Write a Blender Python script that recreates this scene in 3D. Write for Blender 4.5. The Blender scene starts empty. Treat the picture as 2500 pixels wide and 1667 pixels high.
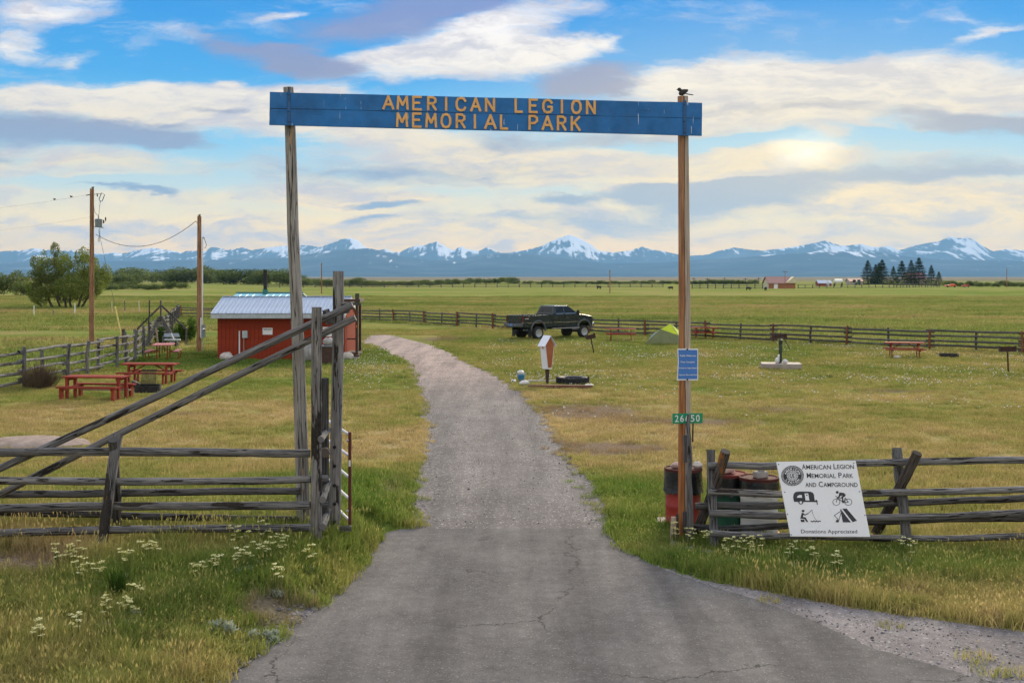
import bpy, math, random
import numpy as np
from mathutils import Vector, Matrix, noise as mnoise
R = math.radians
rng = random.Random(7)
nrng = np.random.default_rng(11)

# ------------------------------------------------------------------ camera
F, CX, HY, CH = 2900.0, 1250.0, 675.0, 4.1      # focal length and horizon in photo pixels, eye height in metres
scene = bpy.context.scene
col = scene.collection
cam_d = bpy.data.cameras.new('camera')
cam = bpy.data.objects.new('camera', cam_d)
col.objects.link(cam)
cam.location = (0, 0, CH)
cam.rotation_euler = (R(90), 0, 0)
cam_d.sensor_width = 36.0
cam_d.lens = F / 2500 * 36.0
cam_d.shift_y = -(833.5 - HY) / 2500
cam_d.clip_start = 0.1
cam_d.clip_end = 120000
scene.camera = cam
scene.render.resolution_x, scene.render.resolution_y = 1024, 682
scene.view_settings.view_transform = 'Standard'
scene.view_settings.look = 'None'
scene.view_settings.gamma = 1.0
scene.view_settings.exposure = 0.97
scene.cycles.use_denoising = True
scene.cycles.max_bounces = 5
scene.cycles.diffuse_bounces = 2
scene.cycles.glossy_bounces = 3
scene.cycles.transparent_max_bounces = 16
scene.cycles.volume_bounces = 0
scene.cycles.use_adaptive_sampling = True
scene.cycles.adaptive_threshold = 0.025

# ------------------------------------------------------------------ node helpers
def N(nt, typ, **kw):
    n = nt.nodes.new(typ)
    for k, v in kw.items():
        if hasattr(n, k) and not isinstance(n.bl_rna.properties.get(k), type(None)):
            setattr(n, k, v)
    return n
def L(nt, a, b): nt.links.new(a, b)
def setin(nt, sock, v):
    if hasattr(v, 'is_output') or isinstance(v, bpy.types.NodeSocket): nt.links.new(v, sock)
    else: sock.default_value = v
def math_(nt, op, a, b=0.0, c=None, clamp=False):
    n = nt.nodes.new('ShaderNodeMath'); n.operation = op; n.use_clamp = clamp
    setin(nt, n.inputs[0], a); setin(nt, n.inputs[1], b)
    if c is not None: setin(nt, n.inputs[2], c)
    return n.outputs[0]
def vmath(nt, op, a, b=(0, 0, 0)):
    n = nt.nodes.new('ShaderNodeVectorMath'); n.operation = op
    setin(nt, n.inputs[0], a); setin(nt, n.inputs[1], b)
    return n.outputs[0]
def vscale(nt, a, s):
    n = nt.nodes.new('ShaderNodeVectorMath'); n.operation = 'SCALE'
    setin(nt, n.inputs[0], a); setin(nt, n.inputs['Scale'], s)
    return n.outputs[0]
def mix(nt, f, a, b, blend='MIX'):
    n = nt.nodes.new('ShaderNodeMix'); n.data_type = 'RGBA'; n.blend_type = blend
    setin(nt, n.inputs[0], f)
    for s, v in ((n.inputs[6], a), (n.inputs[7], b)):
        if isinstance(v, tuple): v = v if len(v) == 4 else (*v, 1)
        setin(nt, s, v)
    return n.outputs[2]
def noise(nt, vec, scale, detail=4, rough=0.55, dist=0.0, lac=2.0):
    n = nt.nodes.new('ShaderNodeTexNoise')
    setin(nt, n.inputs['Vector'], vec)
    n.inputs['Scale'].default_value = scale; n.inputs['Detail'].default_value = detail
    n.inputs['Roughness'].default_value = rough; n.inputs['Distortion'].default_value = dist
    return n
def ramp(nt, f, stops, interp='LINEAR'):
    n = nt.nodes.new('ShaderNodeValToRGB'); e = n.color_ramp.elements
    n.color_ramp.interpolation = interp
    while len(e) < len(stops): e.new(0.5)
    for el, (p, c) in zip(e, stops):
        el.position = p
        el.color = (*c, 1) if isinstance(c, tuple) else (c, c, c, 1)
    setin(nt, n.inputs[0], f)
    return n.outputs[0]
def mrange(nt, v, a, b, c=0.0, d=1.0, smooth=True):
    n = nt.nodes.new('ShaderNodeMapRange')
    n.interpolation_type = 'SMOOTHSTEP' if smooth else 'LINEAR'
    setin(nt, n.inputs[0], v)
    for i, x in enumerate((a, b, c, d)): n.inputs[i + 1].default_value = x
    return n.outputs[0]
def mapping(nt, vec, loc=(0, 0, 0), rot=(0, 0, 0), scale=(1, 1, 1), typ='POINT'):
    n = nt.nodes.new('ShaderNodeMapping'); n.vector_type = typ
    setin(nt, n.inputs[0], vec)
    n.inputs[1].default_value = loc; n.inputs[2].default_value = rot; n.inputs[3].default_value = scale
    return n.outputs[0]
_rot = {}
def blob(nt, vec, cx, cy, sx, sy, rot=0.0):
    """soft elliptical falloff; turned coordinates are shared between blobs of one angle"""
    a = round(rot / 4) * 4; v = vec
    if a:
        key = (nt.name, vec.node.name, a)
        if key not in _rot: _rot[key] = mapping(nt, vec, (0, 0, 0), (0, 0, R(-a)), (1, 1, 1))
        v = _rot[key]; c, s = math.cos(R(-a)), math.sin(R(-a)); cx, cy = c * cx - s * cy, s * cx + c * cy
    n = nt.nodes.new('ShaderNodeVectorMath'); n.operation = 'MULTIPLY_ADD'
    nt.links.new(v, n.inputs[0]); n.inputs[1].default_value = (1 / sx, 1 / sy, 0); n.inputs[2].default_value = (-cx / sx, -cy / sy, 0)
    g = nt.nodes.new('ShaderNodeTexGradient'); g.gradient_type = 'SPHERICAL'
    nt.links.new(n.outputs[0], g.inputs[0])
    return g.outputs['Fac']
def blobsum(nt, vec, items):
    acc = None
    for it in items:
        cx, cy, sx, sy, w = it[:5]; rot = it[5] if len(it) > 5 else 0.0
        b = blob(nt, vec, cx, cy, sx, sy, rot)
        acc = math_(nt, 'MULTIPLY', b, w) if acc is None else math_(nt, 'MULTIPLY_ADD', b, w, acc)
    return acc

# ------------------------------------------------------------------ sky and sun
SUN_AZ, SUN_EL = 18.0, 22.0
SKY = 0.1
world = bpy.data.worlds.new('World'); scene.world = world; world.use_nodes = True
wt = world.node_tree; wt.nodes.clear()
tc = N(wt, 'ShaderNodeTexCoord')
d = vmath(wt, 'NORMALIZE', tc.outputs['Generated'])
sep = N(wt, 'ShaderNodeSeparateXYZ'); L(wt, d, sep.inputs[0])
dx, dy, dz = sep.outputs
el = math_(wt, 'MAXIMUM', dz, 0.0)
nish = N(wt, 'ShaderNodeTexSky'); nish.sky_type = 'NISHITA'; nish.sun_disc = False
nish.sun_elevation = R(SUN_EL); nish.sun_rotation = R(SUN_AZ); nish.altitude = 1800
nish.air_density = 1.0; nish.dust_density = 0.6; nish.ozone_density = 1.6
# clear sky: the Nishita sky, tinted to the evening's colours by height above the horizon
grad = ramp(wt, math_(wt, 'MULTIPLY', el, 2.2), [
    (0.0, (1.05, 0.56, 0.09)), (0.045, (0.97, 0.56, 0.11)), (0.10, (0.78, 0.56, 0.21)), (0.16, (0.38, 0.44, 0.40)), (0.25, (0.12, 0.34, 0.49)),
    (0.36, (0.020, 0.215, 0.455)), (0.5, (0.001, 0.160, 0.425)), (0.8, (0.05, 0.23, 0.54)), (1.0, (0.10, 0.30, 0.62))])
clear = mix(wt, 0.90, vscale(wt, nish.outputs[0], 0.04), grad)
# flattened cloud-deck coordinates: the clouds foreshorten towards the horizon all round
den = math_(wt, 'ADD', el, 0.10)
pl = N(wt, 'ShaderNodeCombineXYZ')
L(wt, math_(wt, 'DIVIDE', dx, den), pl.inputs[0]); L(wt, math_(wt, 'DIVIDE', dy, den), pl.inputs[1])
deck = pl.outputs[0]
# tangent coordinates of the western sky, in thousandths of a photo pixel, for the large cloud banks
yy = math_(wt, 'MAXIMUM', dy, 0.25)
pv = N(wt, 'ShaderNodeCombineXYZ')
L(wt, math_(wt, 'MULTIPLY_ADD', math_(wt, 'DIVIDE', dx, yy), F / 1000, CX / 1000), pv.inputs[0])
L(wt, math_(wt, 'MULTIPLY_ADD', math_(wt, 'DIVIDE', dz, yy), -F / 1000, HY / 1000), pv.inputs[1])
q = pv.outputs[0]
front = math_(wt, 'MULTIPLY', mrange(wt, dy, 0.35, 0.75), mrange(wt, dz, 0.30, 0.50, 1.0, 0.0))
wn = noise(wt, mapping(wt, q, scale=(2.2, 6.5, 1)), 1.0, 6, 0.62)
warp = vmath(wt, 'SUBTRACT', wn.outputs['Color'], (0.5, 0.5, 0.5))
warp = vmath(wt, 'MULTIPLY', warp, (0.30, 0.12, 0))
qw = vmath(wt, 'ADD', q, warp)
streak = noise(wt, mapping(wt, qw, rot=(0, 0, R(5)), scale=(1.9, 10.0, 1)), 1.0, 7, 0.6).outputs[0]
streak2 = noise(wt, mapping(wt, qw, loc=(3.1, 1.7, 0), rot=(0, 0, R(-7)), scale=(4.0, 17.0, 1)), 1.0, 6, 0.6).outputs[0]
deckn = noise(wt, deck, 0.42, 6, 0.58, 0.4).outputs[0]
white = blobsum(wt, qw, [
    (1.14, .145, .48, .060, 1.5, -4), (1.06, .110, .42, .050, .7, -12), (1.22, .060, .30, .075, 1.0, -16), (1.40, .112, .17, .030, 1.0, -4), (1.50, .104, .05, .020, .7),
    (.08, .030, .28, .060, 1.2, -8), (.02, .115, .12, .042, 1.0), (.19, .155, .06, .035, .45, -40),
    (2.06, .190, .62, .085, 1.3, 0), (2.40, .250, .70, .130, 1.3), (1.78, .250, .44, .10, 1.1), (1.75, .170, .3, .05, .6, -10), (1.62, .30, .5, .05, .8),
    (.40, .265, .72, .075, 1.6, 0), (.20, .235, .4, .04, .8), (.95, .33, .80, .09, .9, 3), (1.45, .39, .70, .085, .9), (.15, .40, .5, .06, .7), (.62, .235, .35, .04, .8),
    (1.93, .385, .26, .055, 1.3), (2.00, .342, .07, .020, 1.3), (2.085, .350, .09, .017, 1.2, 8),
    (.53, .194, .06, .018, 1.0), (2.44, .080, .13, .020, 1.0, -12), (2.05, .47, .7, .06, .8), (2.3, .50, .6, .08, 1.0),
    (.86, .485, .26, .06, .9, 4), (.35, .56, .7, .05, .7), (1.2, .58, .7, .05, .8), (.72, .035, .10, .014, .9, -12), (.47, .09, .5, .03, .35, 8),
    (2.15, .349, .70, .024, -1.7, 2), (1.75, .352, .22, .012, -.8, -4), (.28, .455, .50, .022, -.9), (.75, .515, .5, .016, -.6), (1.42, .478, .22, .010, -.5), (1.1, .155, .22, .012, -.5, -4)])
grey = blobsum(wt, qw, [
    (.12, .318, .38, .058, 1.6, 5), (.42, .345, .16, .020, .8, 6), (.32, .335, .28, .035, .8, 5), (.95, .050, .36, .070, 1.2, -10), (1.08, .000, .24, .05, 1.1),
    (.66, .135, .30, .050, 1.1, 14), (.80, .165, .20, .035, .7), (1.42, .195, .20, .060, 1.6, -8), (1.50, .215, .12, .03, .8), (1.66, .470, .30, .030, 1.7, -3), (1.75, .452, .24, .014, .9, -5),
    (1.38, .497, .12, .020, 1.5), (.915, .500, .12, .016, 1.4), (.89, .535, .09, .011, 1.0), (.34, .470, .12, .012, 1.6, 3), (.24, .458, .10, .006, .8),
    (2.42, .315, .36, .038, 1.4, 4), (2.02, .440, .50, .045, 1.0, -8), (1.66, .52, .46, .050, .9, -10), (1.19, .350, .14, .045, .8),
    (.95, .425, .66, .045, .8), (.0, .385, .14, .03, .8), (1.25, .54, .36, .03, .7), (1.95, .275, .6, .030, .7), (.50, .272, .16, .014, .7, 5), (.42, .31, .08, .010, .6, 5), (1.50, .33, .5, .03, .6), (2.4, .42, .4, .03, .7)])
stn = math_(wt, 'SUBTRACT', streak, 0.5)
st2 = math_(wt, 'SUBTRACT', streak2, 0.5)
st3 = math_(wt, 'SUBTRACT', noise(wt, mapping(wt, qw, loc=(7, 2, 0), rot=(0, 0, R(11)), scale=(7.5, 30.0, 1)), 1.0, 7, 0.68).outputs[0], 0.5)
lowv = mrange(wt, dz, 0.055, 0.13, 0.50, 0.0)
wv = math_(wt, 'MULTIPLY_ADD', stn, 2.1, white)
wv = math_(wt, 'MULTIPLY_ADD', st2, 1.1, wv)
wv = math_(wt, 'MULTIPLY_ADD', st3, 1.35, wv)
wv = math_(wt, 'ADD', wv, lowv)
wm_f = mrange(wt, wv, 0.0, 1.05)
gv = math_(wt, 'MULTIPLY_ADD', stn, -0.9, grey)
gv = math_(wt, 'MULTIPLY_ADD', st2, 0.8, gv)
gv = math_(wt, 'MULTIPLY_ADD', st3, 0.8, gv)
gm_f = mrange(wt, gv, 0.12, 0.95)
wm_b = mrange(wt, deckn, 0.32, 0.58)
gm_b = mrange(wt, noise(wt, deck, 0.8, 5, 0.6).outputs[0], 0.55, 0.78, 0, 0.45)
inv = math_(wt, 'SUBTRACT', 1.0, front)
wm = math_(wt, 'ADD', math_(wt, 'MULTIPLY', wm_f, front), math_(wt, 'MULTIPLY', wm_b, inv))
gm = math_(wt, 'ADD', math_(wt, 'MULTIPLY', gm_f, front), math_(wt, 'MULTIPLY', gm_b, inv))
wcol = ramp(wt, math_(wt, 'MULTIPLY', el, 2.2), [(0.0, (1.10, 0.58, 0.10)), (0.045, (1.02, 0.58, 0.13)), (0.10, (0.84, 0.57, 0.20)), (0.20, (0.58, 0.45, 0.26)),
                                                  (0.31, (0.53, 0.465, 0.37)), (0.5, (0.62, 0.585, 0.56)), (1.0, (0.80, 0.74, 0.67))])
shn = math_(wt, 'ADD', math_(wt, 'MULTIPLY', noise(wt, mapping(wt, qw, loc=(1, 5, 0), scale=(2.2, 11, 1)), 1.0, 6, 0.64).outputs[0], 0.7), math_(wt, 'MULTIPLY_ADD', st3, 0.75, 0.15))
shade = mrange(wt, shn, 0.38, 0.64)
wcol = mix(wt, math_(wt, 'MULTIPLY', shade, 0.78), wcol, (0.325, 0.312, 0.345))
gcol = ramp(wt, math_(wt, 'MULTIPLY', el, 2.2), [(0.0, (0.40, 0.36, 0.34)), (0.13, (0.17, 0.225, 0.295)), (0.22, (0.165, 0.21, 0.29)), (0.32, (0.175, 0.182, 0.245)), (0.5, (0.125, 0.165, 0.32)), (1.0, (0.3, 0.34, 0.46))])
skyc = mix(wt, math_(wt, 'MULTIPLY', wm, 0.95), clear, wcol)
skyc = mix(wt, math_(wt, 'MULTIPLY', gm, 0.94), skyc, gcol)
# thin bright veil of cloud round the hidden sun
glow = math_(wt, 'POWER', math_(wt, 'ADD', blob(wt, qw, 1.945, .385, .13, .050), math_(wt, 'MULTIPLY', st2, 0.6), clamp=True), 1.6)
glow2 = blob(wt, q, 1.95, .40, 1.1, .42)
skyc = mix(wt, math_(wt, 'MULTIPLY', math_(wt, 'MULTIPLY', glow, front), 0.75, clamp=True), skyc, (1.0, 0.88, 0.66))
skyc = mix(wt, math_(wt, 'MULTIPLY', math_(wt, 'MULTIPLY', glow2, front), 0.28, clamp=True), skyc, (0.82, 0.62, 0.28))
bg = N(wt, 'ShaderNodeBackground')
L(wt, vscale(wt, skyc, 1.0 / SKY), bg.inputs[0]); bg.inputs[1].default_value = SKY
wo = N(wt, 'ShaderNodeOutputWorld'); L(wt, bg.outputs[0], wo.inputs[0])

sun_d = bpy.data.lights.new('sun', 'SUN'); sun_d.energy = 2.9; sun_d.angle = R(18); sun_d.color = (1.0, 0.85, 0.62)
sun = bpy.data.objects.new('sun', sun_d); col.objects.link(sun)
sdir = Vector((math.sin(R(SUN_AZ)) * math.cos(R(SUN_EL)), math.cos(R(SUN_AZ)) * math.cos(R(SUN_EL)), math.sin(R(SUN_EL))))
sun.rotation_euler = sdir.to_track_quat('Z', 'Y').to_euler()
sun.location = (0, 0, 40)

# ------------------------------------------------------------------ the ground's form, and photo pixels to places
def sstep(a, b, x):
    t = min(1.0, max(0.0, (x - a) / (b - a))); return t * t * (3 - 2 * t)
def P(px, py, Y): return Vector(((px - CX) / F * Y, Y, CH + (HY - py) / F * Y))
def flat(px, py):
    Y = F * CH / (py - HY); return ((px - CX) / F * Y, Y)
D = 1.0629
def dpx(pts): return [flat(x * D, y * D) for x, y in pts]
ASPH_L = dpx([(975, 1214), (890, 1217), (872, 1245), (856, 1275), (846, 1297), (800, 1336), (740, 1393), (640, 1473), (520, 1568)]) + [(-4.2, 9.5), (-7.5, 6.0)]
ASPH_R = dpx([(1300, 1214), (1383, 1217), (1425, 1258), (1500, 1300), (1600, 1337), (1720, 1374), (1850, 1420), (2000, 1490), (2280, 1568)]) + [(8.5, 9.5), (13, 6.0)]
GRAV_L = dpx([(972, 1240), (960, 1190), (955, 1160), (962, 1100), (975, 1050), (981, 990), (966, 910), (948, 862), (935, 834), (900, 808), (862, 793), (830, 786)])
GRAV_R = dpx([(1392, 1240), (1392, 1200), (1372, 1135), (1308, 1065), (1292, 1022), (1247, 960), (1225, 930), (1190, 897), (1130, 857), (1080, 837), (1020, 808), (985, 793)])
def lerp_y(pts, Y):
    for (x0, y0), (x1, y1) in zip(pts, pts[1:]):
        if (y0 - Y) * (y1 - Y) <= 0 and y0 != y1: return x0 + (x1 - x0) * (Y - y0) / (y1 - y0)
    return pts[0][0] if abs(pts[0][1] - Y) < abs(pts[-1][1] - Y) else pts[-1][0]
def ground(x, y):
    if x > -1.2 or y > 28 or y < 11: return 0.0
    if y < 19.3: e = lerp_y(ASPH_L[1:], y)
    else: e = lerp_y(GRAV_L, y) - 0.25
    h = 0.34 * sstep(0.05, 0.85, e - x) * sstep(11.5, 15.8, y) * (1 - sstep(19.5, 27, y))
    return h + 0.03 * mnoise.noise((x * .7, y * .7, 2)) * sstep(0.3, 1.5, e - x) * sstep(11, 13, y) * (1 - sstep(24, 27, y))
def G(px, py):
    z = 0.0
    for _ in range(30):
        Y = F * (CH - z) / (py - HY); z = ground((px - CX) / F * Y, Y)
    return Vector(((px - CX) / F * Y, Y, z))
CAM = Vector((0, 0, CH))
class Plane:
    def __init__(s, p, n):
        s.p = Vector(p); s.n = Vector(n).normalized()
        if s.n.dot(CAM - s.p) < 0: s.n = -s.n
    def at(s, px, py, off=0.0):
        d = Vector(((px - CX) / F, 1, (HY - py) / F))
        return CAM + d * ((s.p - CAM).dot(s.n) / d.dot(s.n)) + s.n * off

# ------------------------------------------------------------------ mesh builder
WM = {}
class MB:
    def __init__(s): s.v = []; s.f = []; s.uv = []; s.sm = []
    def face(s, idx, uv=None, smooth=False):
        s.f.append(tuple(idx)); s.sm.append(smooth)
        s.uv.append(uv if uv else None)
    def quad(s, a, b, c, d_):
        n = len(s.v); s.v += [Vector(p) for p in (a, b, c, d_)]
        w = (Vector(b) - Vector(a)).length; h = (Vector(d_) - Vector(a)).length
        s.face((n, n + 1, n + 2, n + 3), [(0, 0), (w, 0), (w, h), (0, h)])
    def poly(s, pts):
        n = len(s.v); s.v += [Vector(p) for p in pts]; s.face(range(n, n + len(pts)))
    def hexa(s, c8):
        """8 corners: bottom ring 0-3, top ring 4-7"""
        n = len(s.v); c8 = [Vector(c) for c in c8]; s.v += c8
        for q in ((3, 2, 1, 0), (4, 5, 6, 7), (0, 1, 5, 4), (1, 2, 6, 5), (2, 3, 7, 6), (3, 0, 4, 7)):
            a, b, c, e = (c8[i] for i in q); w = (b - a).length; h = (e - a).length
            uv = [(0, 0), (w, 0), (w, h), (0, h)]
            if w > h: uv = [(0, 0), (0, w), (h, w), (h, 0)]
            s.face([n + i for i in q], uv)
    def box(s, c, d_, M=None):
        x, y, z = (k / 2 for k in d_); c = Vector(c)
        pts = [Vector(p) for p in ((-x, -y, -z), (x, -y, -z), (x, y, -z), (-x, y, -z), (-x, -y, z), (x, -y, z), (x, y, z), (-x, y, z))]
        if M is not None: pts = [M @ p for p in pts]
        s.hexa([p + c for p in pts])
    def beam(s, a, b, w, h, up=(0, 0, 1)):
        a, b = Vector(a), Vector(b); t = (b - a).normalized(); up = Vector(up)
        if abs(t.dot(up)) > 0.98: up = Vector((0, 1, 0))
        sd = t.cross(up).normalized(); u = sd.cross(t)
        r = [(-1, -1), (1, -1), (1, 1), (-1, 1)]
        s.hexa([a + sd * (i * w / 2) + u * (j * h / 2) for i, j in r] + [b + sd * (i * w / 2) + u * (j * h / 2) for i, j in r])
    def tube(s, pts, rad, n=10, jit=0.0, seed=0, caps=True, smooth=True, squash=1.0):
        pts = [Vector(p) for p in pts]
        if not hasattr(rad, '__len__'): rad = [rad] * len(pts)
        rr = random.Random(seed); base = len(s.v); acc = 0.0; prev = None; rows = []
        ph = rr.random() * 6
        lob = [1 + jit * (0.6 * math.sin(2 * k * 6.283 / n + ph) + 0.5 * rr.uniform(-1, 1)) for k in range(n)]
        for i, p in enumerate(pts):
            t = (pts[min(i + 1, len(pts) - 1)] - pts[max(i - 1, 0)]).normalized()
            if prev is None:
                up = Vector((0, 0, 1)) if abs(t.z) < 0.9 else Vector((0, 1, 0)); sd = t.cross(up).normalized()
            else: sd = (prev - t * prev.dot(t)).normalized()
            prev = sd; u = sd.cross(t)
            if i: acc += (p - pts[i - 1]).length
            jr = 1 + jit * 0.5 * rr.uniform(-1, 1)
            for k in range(n):
                a = 6.28318 * k / n
                s.v.append(p + (sd * math.cos(a) + u * math.sin(a) * squash) * rad[i] * jr * lob[k] * (1 + jit * .3 * rr.uniform(-1, 1)))
            rows.append(acc)
        c = 2 * math.pi * max(rad[0], 1e-4)
        for i in range(len(pts) - 1):
            for k in range(n):
                k2 = (k + 1) % n; a = base + i * n; b = a + n
                u0, u1 = k / n * c, (k + 1) / n * c
                s.face((a + k, a + k2, b + k2, b + k), [(u0, rows[i]), (u1, rows[i]), (u1, rows[i + 1]), (u0, rows[i + 1])], smooth)
        if caps:
            s.face([base + k for k in range(n)][::-1]); s.face([base + (len(pts) - 1) * n + k for k in range(n)])
    def lathe(s, prof, n=20, M=None, smooth=True, close=False):
        M = M or Matrix.Identity(4); base = len(s.v)
        for r, z in prof:
            for k in range(n):
                a = 6.28318 * k / n; s.v.append(M @ Vector((r * math.cos(a), r * math.sin(a), z)))
        m = len(prof)
        for i in range(m - 1 if not close else m):
            j = (i + 1) % m
            for k in range(n):
                k2 = (k + 1) % n
                s.face((base + i * n + k, base + i * n + k2, base + j * n + k2, base + j * n + k), None, smooth)
        if not close:
            if prof[0][0] > 1e-5: s.face([base + k for k in range(n)][::-1])
            if prof[-1][0] > 1e-5: s.face([base + (m - 1) * n + k for k in range(n)])
    def prism(s, front, back):
        n = len(s.v); m = len(front); s.v += [Vector(p) for p in front] + [Vector(p) for p in back]
        s.face(range(n, n + m)); s.face(range(n + 2 * m - 1, n + m - 1, -1))
        for i in range(m):
            j = (i + 1) % m; s.face((n + i, n + m + i, n + m + j, n + j))
    def ell(s, c, r, nu=10, nv=7, M=None, jit=0.0, seed=0):
        rr = random.Random(seed); c = Vector(c); base = len(s.v); rows = []
        for i in range(nv + 1):
            th = math.pi * i / nv
            row = []
            for k in range(nu if 0 < i < nv else 1):
                a = 6.28318 * k / nu; j = 1 + jit * rr.uniform(-1, 1)
                p = Vector((r[0] * math.sin(th) * math.cos(a), r[1] * math.sin(th) * math.sin(a), r[2] * math.cos(th))) * j
                if M is not None: p = M @ p
                row.append(len(s.v)); s.v.append(p + c)
            rows.append(row)
        for i in range(nv):
            a, b = rows[i], rows[i + 1]
            for k in range(nu):
                k2 = (k + 1) % nu
                if len(a) == 1: s.face((a[0], b[k], b[k2]), None, True)
                elif len(b) == 1: s.face((a[k], b[0], a[k2]), None, True)
                else: s.face((a[k], b[k], b[k2], a[k2]), None, True)
    def mesh(s, name, inv=None, sharp=40):
        vs = [inv @ p for p in s.v] if inv is not None else s.v
        me = bpy.data.meshes.new(name); me.from_pydata([tuple(p) for p in vs], [], s.f)
        ul = me.uv_layers.new(name='UVMap'); buf = []
        for f, u in zip(s.f, s.uv):
            buf += [c for p in (u or [(0.0, 0.0)] * len(f)) for c in p]
        ul.data.foreach_set('uv', buf)
        me.polygons.foreach_set('use_smooth', s.sm)
        if any(s.sm): me.set_sharp_from_angle(angle=R(sharp))
        me.update()
        return me
    def build(s, name, mat, parent=None, local=False, origin=None, bevel=0.0):
        inv = None
        if parent is not None and not local: inv = WM[parent.name].inverted()
        elif origin is not None: inv = Matrix.Translation(-Vector(origin))
        me = s.mesh(name, inv); me.materials.append(mat)
        o = bpy.data.objects.new(name, me); col.objects.link(o)
        if parent is not None: o.parent = parent; WM[o.name] = WM[parent.name]
        elif origin is not None: o.location = origin; WM[o.name] = Matrix.Translation(Vector(origin))
        else: WM[o.name] = Matrix.Identity(4)
        if bevel:
            b = o.modifiers.new('bevel', 'BEVEL'); b.width = bevel; b.segments = 2; b.limit_method = 'ANGLE'
        return o
def tag(o, label=None, cat=None, group=None, kind=None):
    if label: o['label'] = label
    if cat: o['category'] = cat
    if group: o['group'] = group
    if kind: o['kind'] = kind
    return o
def thing(name, label, cat, loc, rz=0.0, group=None, rot=None):
    o = bpy.data.objects.new(name, None); col.objects.link(o)
    o.empty_display_size = 0.2
    o.location = loc
    e = rot if rot else (0, 0, rz)
    o.rotation_euler = e
    M = Matrix.Translation(Vector(loc))
    if rot:
        from mathutils import Euler
        M = M @ Euler(rot).to_matrix().to_4x4()
    else: M = M @ Matrix.Rotation(rz, 4, 'Z')
    WM[o.name] = M
    return tag(o, label, cat, group)
def share(o, name, parent=None, loc=None, rz=None, scale=None):
    c = o.copy(); c.name = name; col.objects.link(c)
    for k in list(c.keys()):
        if parent is not None: del c[k]
    c.parent = parent
    if loc is not None: c.location = loc
    if rz is not None: c.rotation_euler = (0, 0, rz)
    if scale is not None: c.scale = scale if hasattr(scale, '__len__') else (scale,) * 3
    WM[c.name] = WM[parent.name] if parent is not None else Matrix.LocRotScale(c.location, c.rotation_euler, c.scale)
    return c

# ------------------------------------------------------------------ materials
def newmat(name):
    m = bpy.data.materials.new(name); m.use_nodes = True; nt = m.node_tree
    b = nt.nodes['Principled BSDF']
    return m, nt, b
def bumpit(nt, b, h, strength, dist=0.02):
    n = nt.nodes.new('ShaderNodeBump'); n.inputs['Strength'].default_value = strength; n.inputs['Distance'].default_value = dist
    setin(nt, n.inputs['Height'], h); nt.links.new(n.outputs[0], b.inputs['Normal'])
def coord(nt, kind):
    if kind == 'world':
        return nt.nodes.new('ShaderNodeNewGeometry').outputs['Position']
    t = nt.nodes.new('ShaderNodeTexCoord')
    return t.outputs['UV' if kind == 'uv' else 'Object']
def paint(name, c, rough=0.55, metal=0.0, var=0.22, scale=6.0, bump=0.0, kind='object', wear=None, spec=0.5, coat=0.0):
    """painted or plain surface with uneven tone; wear = (colour, amount) shows through in patches"""
    m, nt, b = newmat(name); v = coord(nt, kind)
    n = noise(nt, v, scale, 6, 0.6)
    lo = tuple(k * (1 - var) for k in c); hi = tuple(min(1, k * (1 + var)) for k in c)
    cc = ramp(nt, n.outputs[0], [(0.3, lo), (0.7, hi)])
    if wear:
        w = noise(nt, v, scale * 3.1, 8, 0.7, 0.3)
        f = mrange(nt, w.outputs[0], 0.72 - wear[1] * .3, 0.78 - wear[1] * .3)
        cc = mix(nt, f, cc, wear[0])
    L(nt, cc, b.inputs['Base Color'])
    r2 = ramp(nt, noise(nt, v, scale * 2.3, 4).outputs[0], [(0.3, max(0, rough - .12)), (0.7, min(1, rough + .12))])
    L(nt, r2, b.inputs['Roughness'])
    b.inputs['Metallic'].default_value = metal
    b.inputs['Specular IOR Level'].default_value = spec
    if coat: b.inputs['Coat Weight'].default_value = coat; b.inputs['Coat Roughness'].default_value = 0.06
    if bump: bumpit(nt, b, noise(nt, v, scale * 9, 5, 0.7).outputs[0], bump, 0.01)
    return m
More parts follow.
